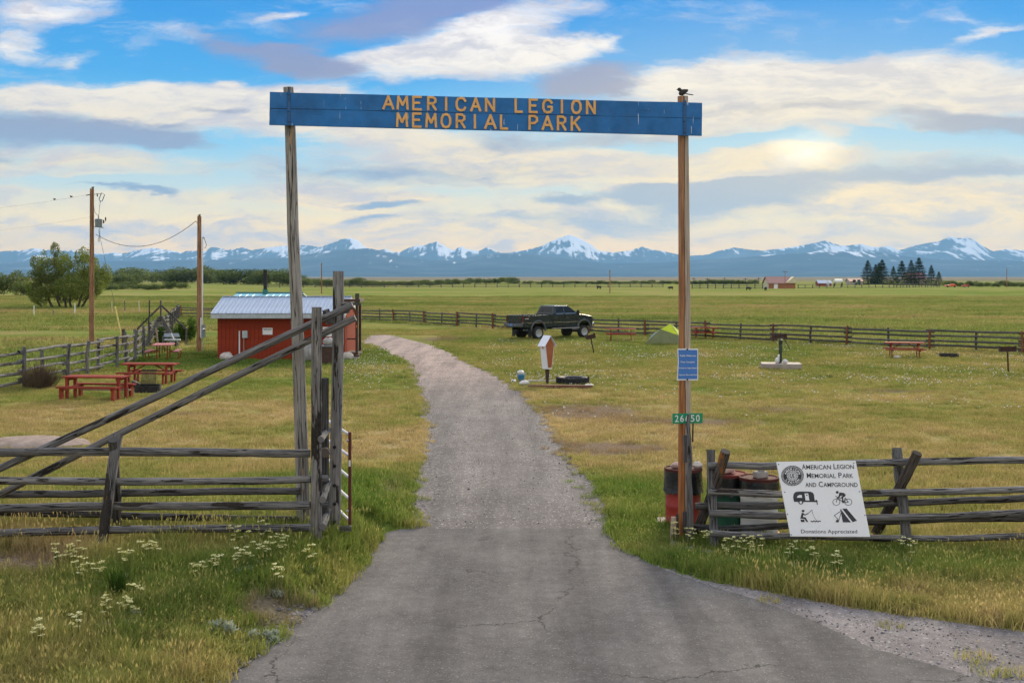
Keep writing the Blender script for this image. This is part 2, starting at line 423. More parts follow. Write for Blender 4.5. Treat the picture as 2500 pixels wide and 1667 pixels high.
def log_mat(name, lo, mid, hi, bark=None, barkamt=0.0, rough=0.9, crack=1.0, gx=34.0, gy=2.2, orange=None, oramt=0.0):
    """round timber: grain and drying cracks run along the UV's second axis"""
    m, nt, b = newmat(name)
    oi = nt.nodes.new('ShaderNodeObjectInfo')
    off = nt.nodes.new('ShaderNodeCombineXYZ')
    L(nt, math_(nt, 'MULTIPLY', oi.outputs['Random'], 37.0), off.inputs[0]); L(nt, math_(nt, 'MULTIPLY', oi.outputs['Random'], 91.0), off.inputs[1])
    uv = vmath(nt, 'ADD', coord(nt, 'uv'), off.outputs[0])
    g = noise(nt, mapping(nt, uv, scale=(gx, gy, 1)), 1.0, 9, 0.66, 0.25)
    g2 = noise(nt, mapping(nt, uv, scale=(7, 1.1, 1)), 1.0, 5, 0.6)
    t = math_(nt, 'ADD', math_(nt, 'MULTIPLY', g.outputs[0], 0.62), math_(nt, 'MULTIPLY', g2.outputs[0], 0.38))
    t = math_(nt, 'ADD', t, math_(nt, 'MULTIPLY', math_(nt, 'SUBTRACT', oi.outputs['Random'], 0.5), 0.10))
    c = ramp(nt, t, [(0.30, lo), (0.48, mid), (0.66, hi)])
    k = noise(nt, mapping(nt, uv, loc=(5, 3, 0), scale=(22, 0.55, 1)), 1.0, 4, 0.5, 0.5)
    ck = mrange(nt, math_(nt, 'ABSOLUTE', math_(nt, 'SUBTRACT', k.outputs[0], 0.5)), 0.004, 0.022, crack, 0.0)
    c = mix(nt, ck, c, tuple(x * 0.18 for x in lo))
    h = math_(nt, 'SUBTRACT', g.outputs[0], math_(nt, 'MULTIPLY', ck, 0.8))
    # knots
    vo = nt.nodes.new('ShaderNodeTexVoronoi'); L(nt, mapping(nt, uv, scale=(5.0, 2.4, 1)), vo.inputs['Vector']); vo.inputs['Scale'].default_value = 1.0
    kn = mrange(nt, vo.outputs['Distance'], 0.05, 0.13, 0.75, 0.0)
    c = mix(nt, kn, c, tuple(x * 0.5 for x in lo))
    if bark:
        bn = noise(nt, mapping(nt, uv, loc=(9, 1, 0), scale=(5, 0.9, 1)), 1.0, 5, 0.6)
        bf = mrange(nt, bn.outputs[0], 0.66 - barkamt * .3, 0.69 - barkamt * .3)
        bt = noise(nt, mapping(nt, uv, scale=(38, 14, 1)), 1.0, 6, 0.7)
        c = mix(nt, bf, c, ramp(nt, bt.outputs[0], [(0.35, tuple(x * .4 for x in bark)), (0.65, bark)]))
        h = math_(nt, 'ADD', h, math_(nt, 'MULTIPLY', bf, math_(nt, 'ADD', bt.outputs[0], 0.5)))
    if orange:
        on = noise(nt, mapping(nt, uv, loc=(2, 7, 0), scale=(6, 1.4, 1)), 1.0, 5, 0.6)
        c = mix(nt, mrange(nt, on.outputs[0], 0.68 - oramt * .3, 0.72 - oramt * .3), c, orange)
    L(nt, c, b.inputs['Base Color']); b.inputs['Roughness'].default_value = rough
    b.inputs['Specular IOR Level'].default_value = 0.2
    bumpit(nt, b, h, 0.7, 0.012)
    return m

M = {}
M['log'] = log_mat('weathered_log', (0.058, 0.055, 0.055), (0.163, 0.156, 0.151), (0.316, 0.297, 0.274), (0.05, 0.042, 0.035), 0.24)
M['log_dark'] = log_mat('dark_weathered_log', (0.032, 0.031, 0.030), (0.090, 0.086, 0.083), (0.200, 0.186, 0.170), (0.035, 0.03, 0.026), 0.25)
M['log_bark'] = log_mat('half_barked_log', (0.053, 0.048, 0.045), (0.158, 0.148, 0.137), (0.327, 0.302, 0.274), (0.05, 0.042, 0.035), 0.42, orange=(0.26, 0.085, 0.022), oramt=0.1)
M['log_orange'] = log_mat('orange_barked_log', (0.032, 0.026, 0.022), (0.074, 0.060, 0.049), (0.158, 0.131, 0.113), (0.03, 0.025, 0.02), 0.3, orange=(0.30, 0.12, 0.035), oramt=0.3)
M['log_tan'] = log_mat('peeled_tan_log', (0.176, 0.128, 0.092), (0.405, 0.304, 0.223), (0.594, 0.472, 0.365), None, 0, crack=1.0, gx=26, gy=1.6)
M['log_tan_dry'] = log_mat('dry_grey_tan_log', (0.12, 0.108, 0.095), (0.29, 0.265, 0.235), (0.46, 0.43, 0.39), None, 0, crack=1.0, gx=26, gy=1.4, orange=(0.40, 0.27, 0.16), oramt=0.24)
M['heap'] = paint('tan_gravel_soil', (0.33, 0.26, 0.215), 1.0, 0, 0.25, 5, 0.8, wear=((0.45, 0.38, 0.33), 0.3), spec=0.0)
M['log_far'] = log_mat('far_rail_log', (0.040, 0.038, 0.036), (0.095, 0.090, 0.084), (0.19, 0.18, 0.165), None, 0, crack=.5)
M['post_rust'] = log_mat('red_brown_post', (0.07, 0.03, 0.017), (0.20, 0.075, 0.034), (0.33, 0.145, 0.07), None, 0, crack=.8)
M['pole'] = log_mat('utility_pole_wood', (0.10, 0.050, 0.026), (0.30, 0.155, 0.08), (0.50, 0.31, 0.185), None, 0, crack=.8, gx=20, gy=.7)

# the right gate post: one side dressed in orange stain, the other bare wood, parted by a long drying crack
m, nt, b = newmat('two_tone_post')
uv = coord(nt, 'uv')
g = noise(nt, mapping(nt, uv, scale=(30, 1.3, 1)), 1.0, 9, 0.65, 0.2)
bare = ramp(nt, g.outputs[0], [(0.3, (0.22, 0.165, 0.12)), (0.5, (0.42, 0.33, 0.25)), (0.7, (0.55, 0.46, 0.37))])
stain = ramp(nt, g.outputs[0], [(0.3, (0.10, 0.034, 0.010)), (0.5, (0.34, 0.12, 0.030)), (0.7, (0.52, 0.22, 0.07))])
ox = nt.nodes.new('ShaderNodeSeparateXYZ'); L(nt, coord(nt, 'object'), ox.inputs[0])
wob = noise(nt, mapping(nt, coord(nt, 'object'), scale=(0.2, 0.2, 0.7)), 1.0, 3)
xx = math_(nt, 'ADD', ox.outputs[0], math_(nt, 'MULTIPLY', math_(nt, 'SUBTRACT', wob.outputs[0], 0.5), 0.09))
sf = mrange(nt, xx, -0.012, 0.004, 1.0, 0.0)
up = mrange(nt, ox.outputs[2], 1.0, 6.5, 1.0, 0.75)
c = mix(nt, math_(nt, 'MULTIPLY', sf, up), bare, stain)
ck = mrange(nt, math_(nt, 'ABSOLUTE', math_(nt, 'ADD', xx, 0.003)), 0.002, 0.009, 0.9, 0.0)
c = mix(nt, ck, c, (0.03, 0.018, 0.01))
L(nt, c, b.inputs['Base Color']); b.inputs['Roughness'].default_value = 0.8
bumpit(nt, b, math_(nt, 'SUBTRACT', g.outputs[0], ck), 0.6, 0.012)
M['two_tone'] = m

M['blue_board'] = paint('weathered_blue_paint', (0.016, 0.15, 0.42), 0.7, 0, 0.25, 3.0, 0.25, wear=((0.07, 0.12, 0.19), 0.22))
# long grain scuffs and white droppings down the blue boards
nt = M['blue_board'].node_tree; b = nt.nodes['Principled BSDF']; src = b.inputs['Base Color'].links[0].from_socket
v = coord(nt, 'object')
gr = noise(nt, mapping(nt, v, scale=(1.2, 1.2, 26)), 1.0, 8, 0.7)
cc = mix(nt, mrange(nt, gr.outputs[0], 0.60, 0.74, 0, 0.75), src, (0.018, 0.05, 0.11))
dr = noise(nt, mapping(nt, v, scale=(34, 34, 2.6)), 1.0, 3, 0.5)
cc = mix(nt, mrange(nt, dr.outputs[0], 0.70, 0.73), cc, (0.55, 0.58, 0.6))
L(nt, cc, b.inputs['Base Color'])
M['letter'] = paint('orange_letter_paint', (0.80, 0.43, 0.15), 0.75, 0, 0.16, 9, 0.2, wear=((0.30, 0.14, 0.05), 0.12))
M['strap'] = paint('blue_strap', (0.03, 0.10, 0.24), 0.6, 0.2, 0.25, 12)
M['bird'] = paint('bird_feather', (0.035, 0.032, 0.034), 0.8, 0, 0.4, 40)
M['white_sign'] = paint('white_sign_sheet', (0.80, 0.80, 0.80), 0.35, 0, 0.03, 2)
M['ink'] = paint('black_ink', (0.018, 0.019, 0.024), 0.5, 0, 0.1, 3)
M['white'] = paint('white_paint', (0.78, 0.78, 0.77), 0.5, 0, 0.08, 5)
M['green_sign'] = paint('green_sign_sheet', (0.005, 0.27, 0.12), 0.4, 0, 0.08, 5)
M['blue_sign'] = paint('blue_notice_sheet', (0.055, 0.20, 0.56), 0.4, 0, 0.06, 4)
M['red_wall'] = paint('red_barn_stain', (0.27, 0.043, 0.020), 0.9, 0, 0.2, 2.5, 0.15, spec=0.08)
M['red_table'] = paint('red_table_paint', (0.26, 0.045, 0.029), 0.85, 0, 0.2, 5, 0.1, wear=((0.20, 0.09, 0.07), 0.10), spec=0.12)
M['pink_table'] = paint('sun_faded_table_paint', (0.40, 0.14, 0.14), 0.75, 0, 0.15, 5, 0.1, wear=((0.24, 0.10, 0.08), 0.10), spec=0.2)
M['tin_roof'] = paint('pale_metal_roof', (0.40, 0.47, 0.58), 0.62, 0.0, 0.10, 1.6, spec=0.25)
M['teal_roof'] = paint('teal_metal_roof', (0.22, 0.50, 0.56), 0.4, 0.2, 0.25, 1.2, wear=((0.55, 0.72, 0.78), 0.3))
M['teal_trim'] = paint('dark_teal_trim', (0.02, 0.16, 0.14), 0.5)
M['grey_trim'] = paint('pale_grey_fascia', (0.42, 0.46, 0.48), 0.6)
M['iron'] = paint('black_iron', (0.022, 0.020, 0.020), 0.7, 0.3, 0.4, 9, 0.3)
M['rusty_iron'] = paint('rusty_iron', (0.055, 0.026, 0.020), 0.85, 0.2, 0.4, 9, 0.4, wear=((0.16, 0.06, 0.03), 0.2))
M['galv'] = paint('galvanised_steel', (0.46, 0.47, 0.48), 0.4, 0.75, 0.12, 7)
M['grey_box'] = paint('grey_enamel', (0.22, 0.25, 0.27), 0.5, 0.1, 0.15, 6)
M['red_pipe'] = paint('dark_red_pipe', (0.105, 0.016, 0.012), 0.5, 0.0, 0.25, 8, wear=((0.05, 0.02, 0.015), 0.15))
M['white_pipe'] = paint('white_gate_pipe', (0.62, 0.58, 0.57), 0.45, 0, 0.1, 8, wear=((0.2, 0.1, 0.07), 0.1))
M['brown'] = paint('brown_stain', (0.060, 0.030, 0.020), 0.75, 0, 0.3, 5, 0.2)
M['rock'] = paint('grey_boulder', (0.33, 0.31, 0.29), 0.9, 0, 0.35, 3.5, 0.6, wear=((0.14, 0.13, 0.12), 0.25))
M['pale_rock'] = paint('pale_rock', (0.50, 0.45, 0.40), 0.9, 0, 0.25, 6, 0.5)
M['pink_rock'] = paint('pink_rock', (0.46, 0.32, 0.27), 0.9, 0, 0.25, 8, 0.5)
M['concrete'] = paint('worn_concrete', (0.34, 0.29, 0.25), 0.9, 0, 0.22, 2.5, 0.4, wear=((0.27, 0.14, 0.09), 0.2))
M['drum_red'] = paint('red_drum_paint', (0.34, 0.030, 0.024), 0.5, 0, 0.2, 5, wear=((0.10, 0.03, 0.02), 0.1))
M['drum_green'] = paint('green_drum_paint', (0.018, 0.10, 0.055), 0.5, 0, 0.25, 5, wear=((0.10, 0.05, 0.03), 0.1))
M['drum_white'] = paint('white_drum_paint', (0.70, 0.69, 0.66), 0.5, 0, 0.1, 4, wear=((0.34, 0.12, 0.05), 0.12))
M['drum_lid'] = paint('rusty_drum_lid', (0.085, 0.030, 0.026), 0.9, 0.0, 0.35, 6, 0.2, spec=0.1)
M['drum_lid_red'] = paint('red_drum_lid', (0.15, 0.034, 0.03), 0.9, 0.0, 0.3, 6, 0.2, spec=0.1)
M['liner'] = paint('black_bin_liner', (0.008, 0.008, 0.009), 0.22, 0, 0.3, 5, 0.6)
M['orange_trim'] = paint('orange_rusty_rim', (0.42, 0.11, 0.03), 0.75, 0, 0.4, 9, 0.3)
M['tyre'] = paint('tyre_rubber', (0.018, 0.018, 0.019), 0.75, 0, 0.3, 12, 0.3)
M['truck'] = paint('dark_green_truck_paint', (0.006, 0.015, 0.014), 0.32, 0.0, 0.1, 2, coat=0.2)
M['truck_grey'] = paint('grey_flare_plastic', (0.075, 0.085, 0.085), 0.5)
M['glass'] = paint('dark_tinted_glass', (0.008, 0.014, 0.018), 0.2, 0.0, 0.1, 2, spec=0.25)
M['chrome'] = paint('chrome', (0.72, 0.73, 0.75), 0.15, 1.0, 0.05, 4)
M['red_lamp'] = paint('red_lamp_lens', (0.10, 0.006, 0.007), 0.3)
M['orange_lamp'] = paint('orange_lens', (0.75, 0.16, 0.01), 0.3)
M['plate'] = paint('blue_number_plate', (0.10, 0.20, 0.48), 0.4)
M['brown_board'] = paint('orange_brown_board', (0.33, 0.098, 0.032), 0.65, 0, 0.12, 4)
M['white_board'] = paint('white_board', (0.74, 0.76, 0.82), 0.5, 0, 0.05, 4)
M['bucket'] = paint('blue_plastic', (0.03, 0.18, 0.36), 0.4, 0, 0.15, 8)
M['cloth_white'] = paint('white_plastic_bag', (0.66, 0.64, 0.62), 0.5, 0, 0.15, 9, 0.4)
M['timber'] = paint('red_brown_timber', (0.19, 0.085, 0.055), 0.85, 0, 0.3, 4, 0.4)
M['tent_top'] = paint('lime_tent_fabric', (0.50, 0.58, 0.03), 0.7, 0, 0.10, 3, spec=0.2)
M['tent_side'] = paint('sage_tent_fabric', (0.19, 0.21, 0.10), 0.75, 0, 0.12, 3, spec=0.2)
M['tent_pale'] = paint('pale_tent_mesh', (0.22, 0.27, 0.20), 0.6, 0, 0.12, 3)
M['yellow'] = paint('yellow_guard', (0.72, 0.58, 0.16), 0.5, 0, 0.15, 5)
M['pump'] = paint('dark_green_pump_iron', (0.035, 0.055, 0.045), 0.55, 0.2, 0.3, 8, 0.2)
M['barn_roof'] = paint('maroon_barn_roof', (0.23, 0.085, 0.075), 0.6)
M['barn_roof2'] = paint('mauve_roof', (0.27, 0.13, 0.15), 0.6)
M['barn_wood'] = paint('orange_barn_boards', (0.32, 0.125, 0.05), 0.75)
M['cream'] = paint('cream_wall', (0.58, 0.52, 0.36), 0.75)
M['tan'] = paint('tan_wall', (0.40, 0.35, 0.29), 0.75)
M['far_red'] = paint('bright_red_wall', (0.33, 0.03, 0.025), 0.65)
M['far_orange'] = paint('orange_machinery', (0.70, 0.12, 0.03), 0.5)
M['far_green'] = paint('green_machinery', (0.02, 0.12, 0.06), 0.5)
M['cow'] = paint('black_cow_hide', (0.012, 0.011, 0.011), 0.8)
M['far_trunk'] = paint('bark', (0.085, 0.065, 0.05), 0.9, 0, 0.35, 7, 0.6)
M['wire'] = paint('grey_wire', (0.06, 0.06, 0.065), 0.6)

def leaf_mat(name, stops, scale=0.4, trans=0.35, rough=0.6, attr=True):
    m = bpy.data.materials.new(name); m.use_nodes = True; nt = m.node_tree; nt.nodes.clear()
    pos = nt.nodes.new('ShaderNodeNewGeometry').outputs['Position']
    n = noise(nt, pos, scale, 4, 0.6)
    f = n.outputs[0]
    if attr:
        a = nt.nodes.new('ShaderNodeAttribute'); a.attribute_name = 'rnd'
        f = math_(nt, 'ADD', math_(nt, 'MULTIPLY', f, 0.6), math_(nt, 'MULTIPLY', a.outputs['Fac'], 0.4))
    oi = nt.nodes.new('ShaderNodeObjectInfo')
    f = math_(nt, 'ADD', f, math_(nt, 'MULTIPLY', math_(nt, 'SUBTRACT', oi.outputs['Random'], 0.5), 0.22))
    c = ramp(nt, f, stops)
    di = nt.nodes.new('ShaderNodeBsdfDiffuse'); tr = nt.nodes.new('ShaderNodeBsdfTranslucent'); ms = nt.nodes.new('ShaderNodeMixShader')
    L(nt, c, di.inputs[0]); L(nt, c, tr.inputs[0]); ms.inputs[0].default_value = trans
    L(nt, di.outputs[0], ms.inputs[1]); L(nt, tr.outputs[0], ms.inputs[2])
    o = nt.nodes.new('ShaderNodeOutputMaterial'); L(nt, ms.outputs[0], o.inputs[0])
    return m
M['willow'] = leaf_mat('willow_leaf', [(0.25, (0.075, 0.11, 0.022)), (0.5, (0.165, 0.21, 0.045)), (0.75, (0.27, 0.31, 0.08))], 0.4, 0.45)
M['willow_grey'] = leaf_mat('sparse_willow_leaf', [(0.25, (0.10, 0.115, 0.055)), (0.5, (0.18, 0.20, 0.095)), (0.75, (0.27, 0.29, 0.15))], 0.4, 0.45)
M['bush'] = leaf_mat('bush_leaf', [(0.2, (0.06, 0.085, 0.028)), (0.5, (0.12, 0.155, 0.048)), (0.8, (0.21, 0.25, 0.085))], 0.05, 0.45)
M['spruce'] = leaf_mat('spruce_needle', [(0.2, (0.022, 0.038, 0.014)), (0.5, (0.042, 0.066, 0.024)), (0.8, (0.075, 0.105, 0.04))], 0.3, 0.3)
M['shrub'] = leaf_mat('green_shrub_leaf', [(0.2, (0.03, 0.065, 0.012)), (0.5, (0.07, 0.13, 0.022)), (0.8, (0.12, 0.19, 0.035))], 1.0)
M['sage'] = leaf_mat('silver_sage_leaf', [(0.2, (0.24, 0.29, 0.23)), (0.5, (0.38, 0.43, 0.35)), (0.8, (0.50, 0.55, 0.47))], 6.0, 0.3)
M['flower'] = leaf_mat('cream_petal', [(0.2, (0.66, 0.62, 0.24)), (0.5, (0.78, 0.74, 0.36)), (0.8, (0.84, 0.82, 0.54))], 9.0, 0.3)
M['clover'] = leaf_mat('white_clover_head', [(0.2, (0.55, 0.50, 0.42)), (0.5, (0.70, 0.66, 0.58)), (0.8, (0.80, 0.78, 0.72))], 9.0, 0.2)
M['stem'] = leaf_mat('green_stem', [(0.2, (0.09, 0.13, 0.03)), (0.6, (0.19, 0.22, 0.07))], 4.0, 0.2)
M['dead_twig'] = leaf_mat('brown_twig', [(0.2, (0.055, 0.040, 0.028)), (0.6, (0.15, 0.11, 0.075))], 3.0, 0.0)

# ------------------------------------------------------------------ ground colour, shared by the soil and the blades that grow on it
gg = bpy.data.node_groups.new('meadow_colour', 'ShaderNodeTree')
gg.interface.new_socket('Color', in_out='OUTPUT', socket_type='NodeSocketColor')
gg.interface.new_socket('Bare', in_out='OUTPUT', socket_type='NodeSocketFloat')
go = gg.nodes.new('NodeGroupOutput')
gp = gg.nodes.new('ShaderNodeNewGeometry')
gpos = vmath(gg, 'MULTIPLY', gp.outputs['Position'], (1, 1, 0))
n0 = noise(gg, gpos, 0.055, 4, 0.6); n1 = noise(gg, gpos, 0.23, 4, 0.6); n2 = noise(gg, gpos, 1.1, 4, 0.6); n3 = noise(gg, gpos, 5.0, 4, 0.65)
t = math_(gg, 'MULTIPLY', n0.outputs[0], 0.25)
t = math_(gg, 'MULTIPLY_ADD', n1.outputs[0], 0.30, t); t = math_(gg, 'MULTIPLY_ADD', n2.outputs[0], 0.25, t); t = math_(gg, 'MULTIPLY_ADD', n3.outputs[0], 0.20, t)
def W(px, py): return flat(px, py)
gblobs = []
def gb(px, py, sx, sy, w):
    x, y = flat(px, py); gblobs.append((x, y, sx, sy, w))
# dry stretches (+) and lush ones (-), where the photograph has them
gb(400, 1060, 9, 9, 0.161); gb(850, 1100, 3.5, 5, 0.149); gb(150, 1010, 8, 4, 0.136); gb(1500, 1020, 7, 9, 0.149); gb(2000, 1080, 11, 9, 0.149); gb(1450, 965, 5, 3, 0.136)
gb(600, 985, 8, 5, 0.124); gb(2200, 975, 9, 6, 0.105); gb(1900, 940, 12, 6, 0.037)
gb(820, 1190, 2.2, 2.2, -0.306); gb(900, 1260, 1.2, 2.6, -0.324); gb(1560, 1190, 2.4, 3, -0.288); gb(780, 930, 7, 4, -0.126); gb(600, 880, 12, 6, -0.198); gb(920, 860, 6, 10, -0.180)
gb(350, 880, 8, 12, -0.144); gb(1900, 1370, 5, 1.7, -0.234); gb(1600, 1290, 1.8, 1.6, -0.270); gb(480, 1480, 2.6, 1.7, -0.144); gb(760, 1370, 1.6, 1.6, -0.234)
gb(100, 1420, 1.7, 1.5, 0.161); gb(180, 1640, 3, 1.5, 0.02); gb(2350, 1480, 3.5, 1.6, 0.05); gb(2050, 1440, 2.2, 1.0, 0.074); gb(2450, 1400, 4, 1.4, -0.090)
gb(1450, 840, 16, 14, -0.045); gb(300, 800, 25, 22, -0.027)
t = math_(gg, 'MULTIPLY_ADD', t, 1.7, -0.36)
t = math_(gg, 'ADD', t, blobsum(gg, gpos, gblobs))
lawn = ramp(gg, t, [(0.22, (0.11, 0.185, 0.030)), (0.38, (0.185, 0.235, 0.050)), (0.48, (0.265, 0.265, 0.075)), (0.57, (0.35, 0.30, 0.105)), (0.70, (0.46, 0.35, 0.165))])
sy = gg.nodes.new('ShaderNodeSeparateXYZ'); L(gg, gpos, sy.inputs[0])
fn = noise(gg, mapping(gg, gpos, scale=(0.012, 0.05, 1)), 1.0, 6, 0.65)
fn2 = noise(gg, mapping(gg, gpos, scale=(0.10, 0.22, 1)), 1.0, 6, 0.68)
fnv = math_(gg, 'ADD', math_(gg, 'MULTIPLY', fn.outputs[0], 0.85), math_(gg, 'MULTIPLY_ADD', fn2.outputs[0], 0.65, -0.25))
field = ramp(gg, fnv, [(0.36, (0.135, 0.185, 0.042)), (0.46, (0.205, 0.25, 0.060)), (0.53, (0.26, 0.27, 0.080)), (0.63, (0.36, 0.285, 0.125))])
# distance to the far paddock: beyond the back fence
xs, ys = sy.outputs[0], sy.outputs[1]
fl = math_(gg, 'ADD', ys, math_(gg, 'MULTIPLY', xs, 1.067))
ff = mrange(gg, fl, 88, 95)
fl2 = mrange(gg, math_(gg, 'MULTIPLY', xs, -1.0), 18.5, 20.0)
ff = math_(gg, 'MAXIMUM', ff, fl2)
colr = mix(gg, ff, lawn, field)
vn = noise(gg, mapping(gg, gpos, scale=(0.0006, 0.0016, 1)), 1.0, 5, 0.6)
valley = ramp(gg, vn.outputs[0], [(0.35, (0.15, 0.15, 0.085)), (0.55, (0.28, 0.24, 0.17)), (0.7, (0.38, 0.32, 0.25))])
colr = mix(gg, mrange(gg, ys, 650, 1500), colr, valley)
bl = []
def gb2(px, py, sx, sy_, w):
    x, y = flat(px, py); bl.append((x, y, sx, sy_, w))
gb2(1430, 1005, 2.6, 3.4, .7); gb2(1480, 1095, 2.2, 1.6, .8); gb2(1700, 1030, 3.0, 1.6, .6); gb2(1900, 1000, 2.5, 1.5, .4); gb2(420, 1010, 3, 1.5, .35); gb2(10, 1440, 1.3, 0.8, .9); gb2(2180, 955, 2.6, 1.3, .42); gb2(1330, 1075, 0.9, 4, .4)
gb2(1080, 828, 3.0, 6, .5); gb2(690, 1510, .8, .7, .8); gb2(960, 1190, .45, 3, .3); gb2(1780, 985, 2.0, .8, .25)
bare = math_(gg, 'ADD', blobsum(gg, gpos, bl), math_(gg, 'MULTIPLY_ADD', n2.outputs[0], 0.5, math_(gg, 'MULTIPLY_ADD', n3.outputs[0], 0.8, -0.78)))
bare = mrange(gg, bare, 0.0, 0.3)
L(gg, colr, go.inputs[0]); L(gg, bare, go.inputs[1])

m, nt, b = newmat('meadow_ground')
gn = nt.nodes.new('ShaderNodeGroup'); gn.node_tree = gg
pos = coord(nt, 'world')
fine = noise(nt, pos, 14, 5, 0.7); med = noise(nt, pos, 2.2, 5, 0.65)
dist = nt.nodes.new('ShaderNodeSeparateXYZ'); L(nt, pos, dist.inputs[0])
amt = mrange(nt, dist.outputs[1], 30, 220, 0.9, 0.35)
c = mix(nt, amt, gn.outputs[0], mix(nt, 1.0, gn.outputs[0], ramp(nt, fine.outputs[0], [(0.25, 0.30), (0.5, 0.72), (0.75, 1.25)]), 'MULTIPLY'))
soil = ramp(nt, fine.outputs[0], [(0.3, (0.10, 0.065, 0.050)), (0.6, (0.22, 0.16, 0.125)), (0.75, (0.34, 0.28, 0.24))])
c = mix(nt, math_(nt, 'MULTIPLY', gn.outputs[1], 0.8), c, soil)
L(nt, c, b.inputs['Base Color']); b.inputs['Roughness'].default_value = 1.0; b.inputs['Specular IOR Level'].default_value = 0.0
bumpit(nt, b, math_(nt, 'ADD', fine.outputs[0], math_(nt, 'MULTIPLY', med.outputs[0], 1.5)), 0.8, 0.05)
M['ground'] = m

def blade_mat(name, tipdry=0.5, bright=1.0, brown=0.0):
    m = bpy.data.materials.new(name); m.use_nodes = True; nt = m.node_tree; nt.nodes.clear()
    gn = nt.nodes.new('ShaderNodeGroup'); gn.node_tree = gg
    a = nt.nodes.new('ShaderNodeAttribute'); a.attribute_name = 'rnd'
    hgt = nt.nodes.new('ShaderNodeAttribute'); hgt.attribute_name = 'tip'
    oi = nt.nodes.new('ShaderNodeObjectInfo')
    k = math_(nt, 'MULTIPLY', math_(nt, 'MULTIPLY_ADD', a.outputs['Fac'], 0.55, 0.70), bright)
    k = math_(nt, 'MULTIPLY', k, math_(nt, 'MULTIPLY_ADD', oi.outputs['Random'], 0.35, 0.82))
    c = vscale(nt, gn.outputs[0], k)
    dry = math_(nt, 'MULTIPLY', math_(nt, 'MULTIPLY', mrange(nt, a.outputs['Fac'], 0.62, 0.95), hgt.outputs['Fac']), tipdry)
    c = mix(nt, dry, c, (0.42, 0.31, 0.14))
    c = mix(nt, math_(nt, 'MULTIPLY', gn.outputs[1], 0.65), c, (0.25, 0.175, 0.12))
    if brown: c = mix(nt, brown, c, (0.16, 0.08, 0.055))
    di = nt.nodes.new('ShaderNodeBsdfDiffuse'); tr = nt.nodes.new('ShaderNodeBsdfTranslucent'); ms = nt.nodes.new('ShaderNodeMixShader')
    L(nt, c, di.inputs[0]); L(nt, c, tr.inputs[0]); ms.inputs[0].default_value = 0.35
    L(nt, di.outputs[0], ms.inputs[1]); L(nt, tr.outputs[0], ms.inputs[2])
    o = nt.nodes.new('ShaderNodeOutputMaterial'); L(nt, ms.outputs[0], o.inputs[0])
    return m
M['blade'] = blade_mat('lawn_blade', 0.5, 1.1)
M['blade_tall'] = blade_mat('verge_blade', 0.5, 1.2)

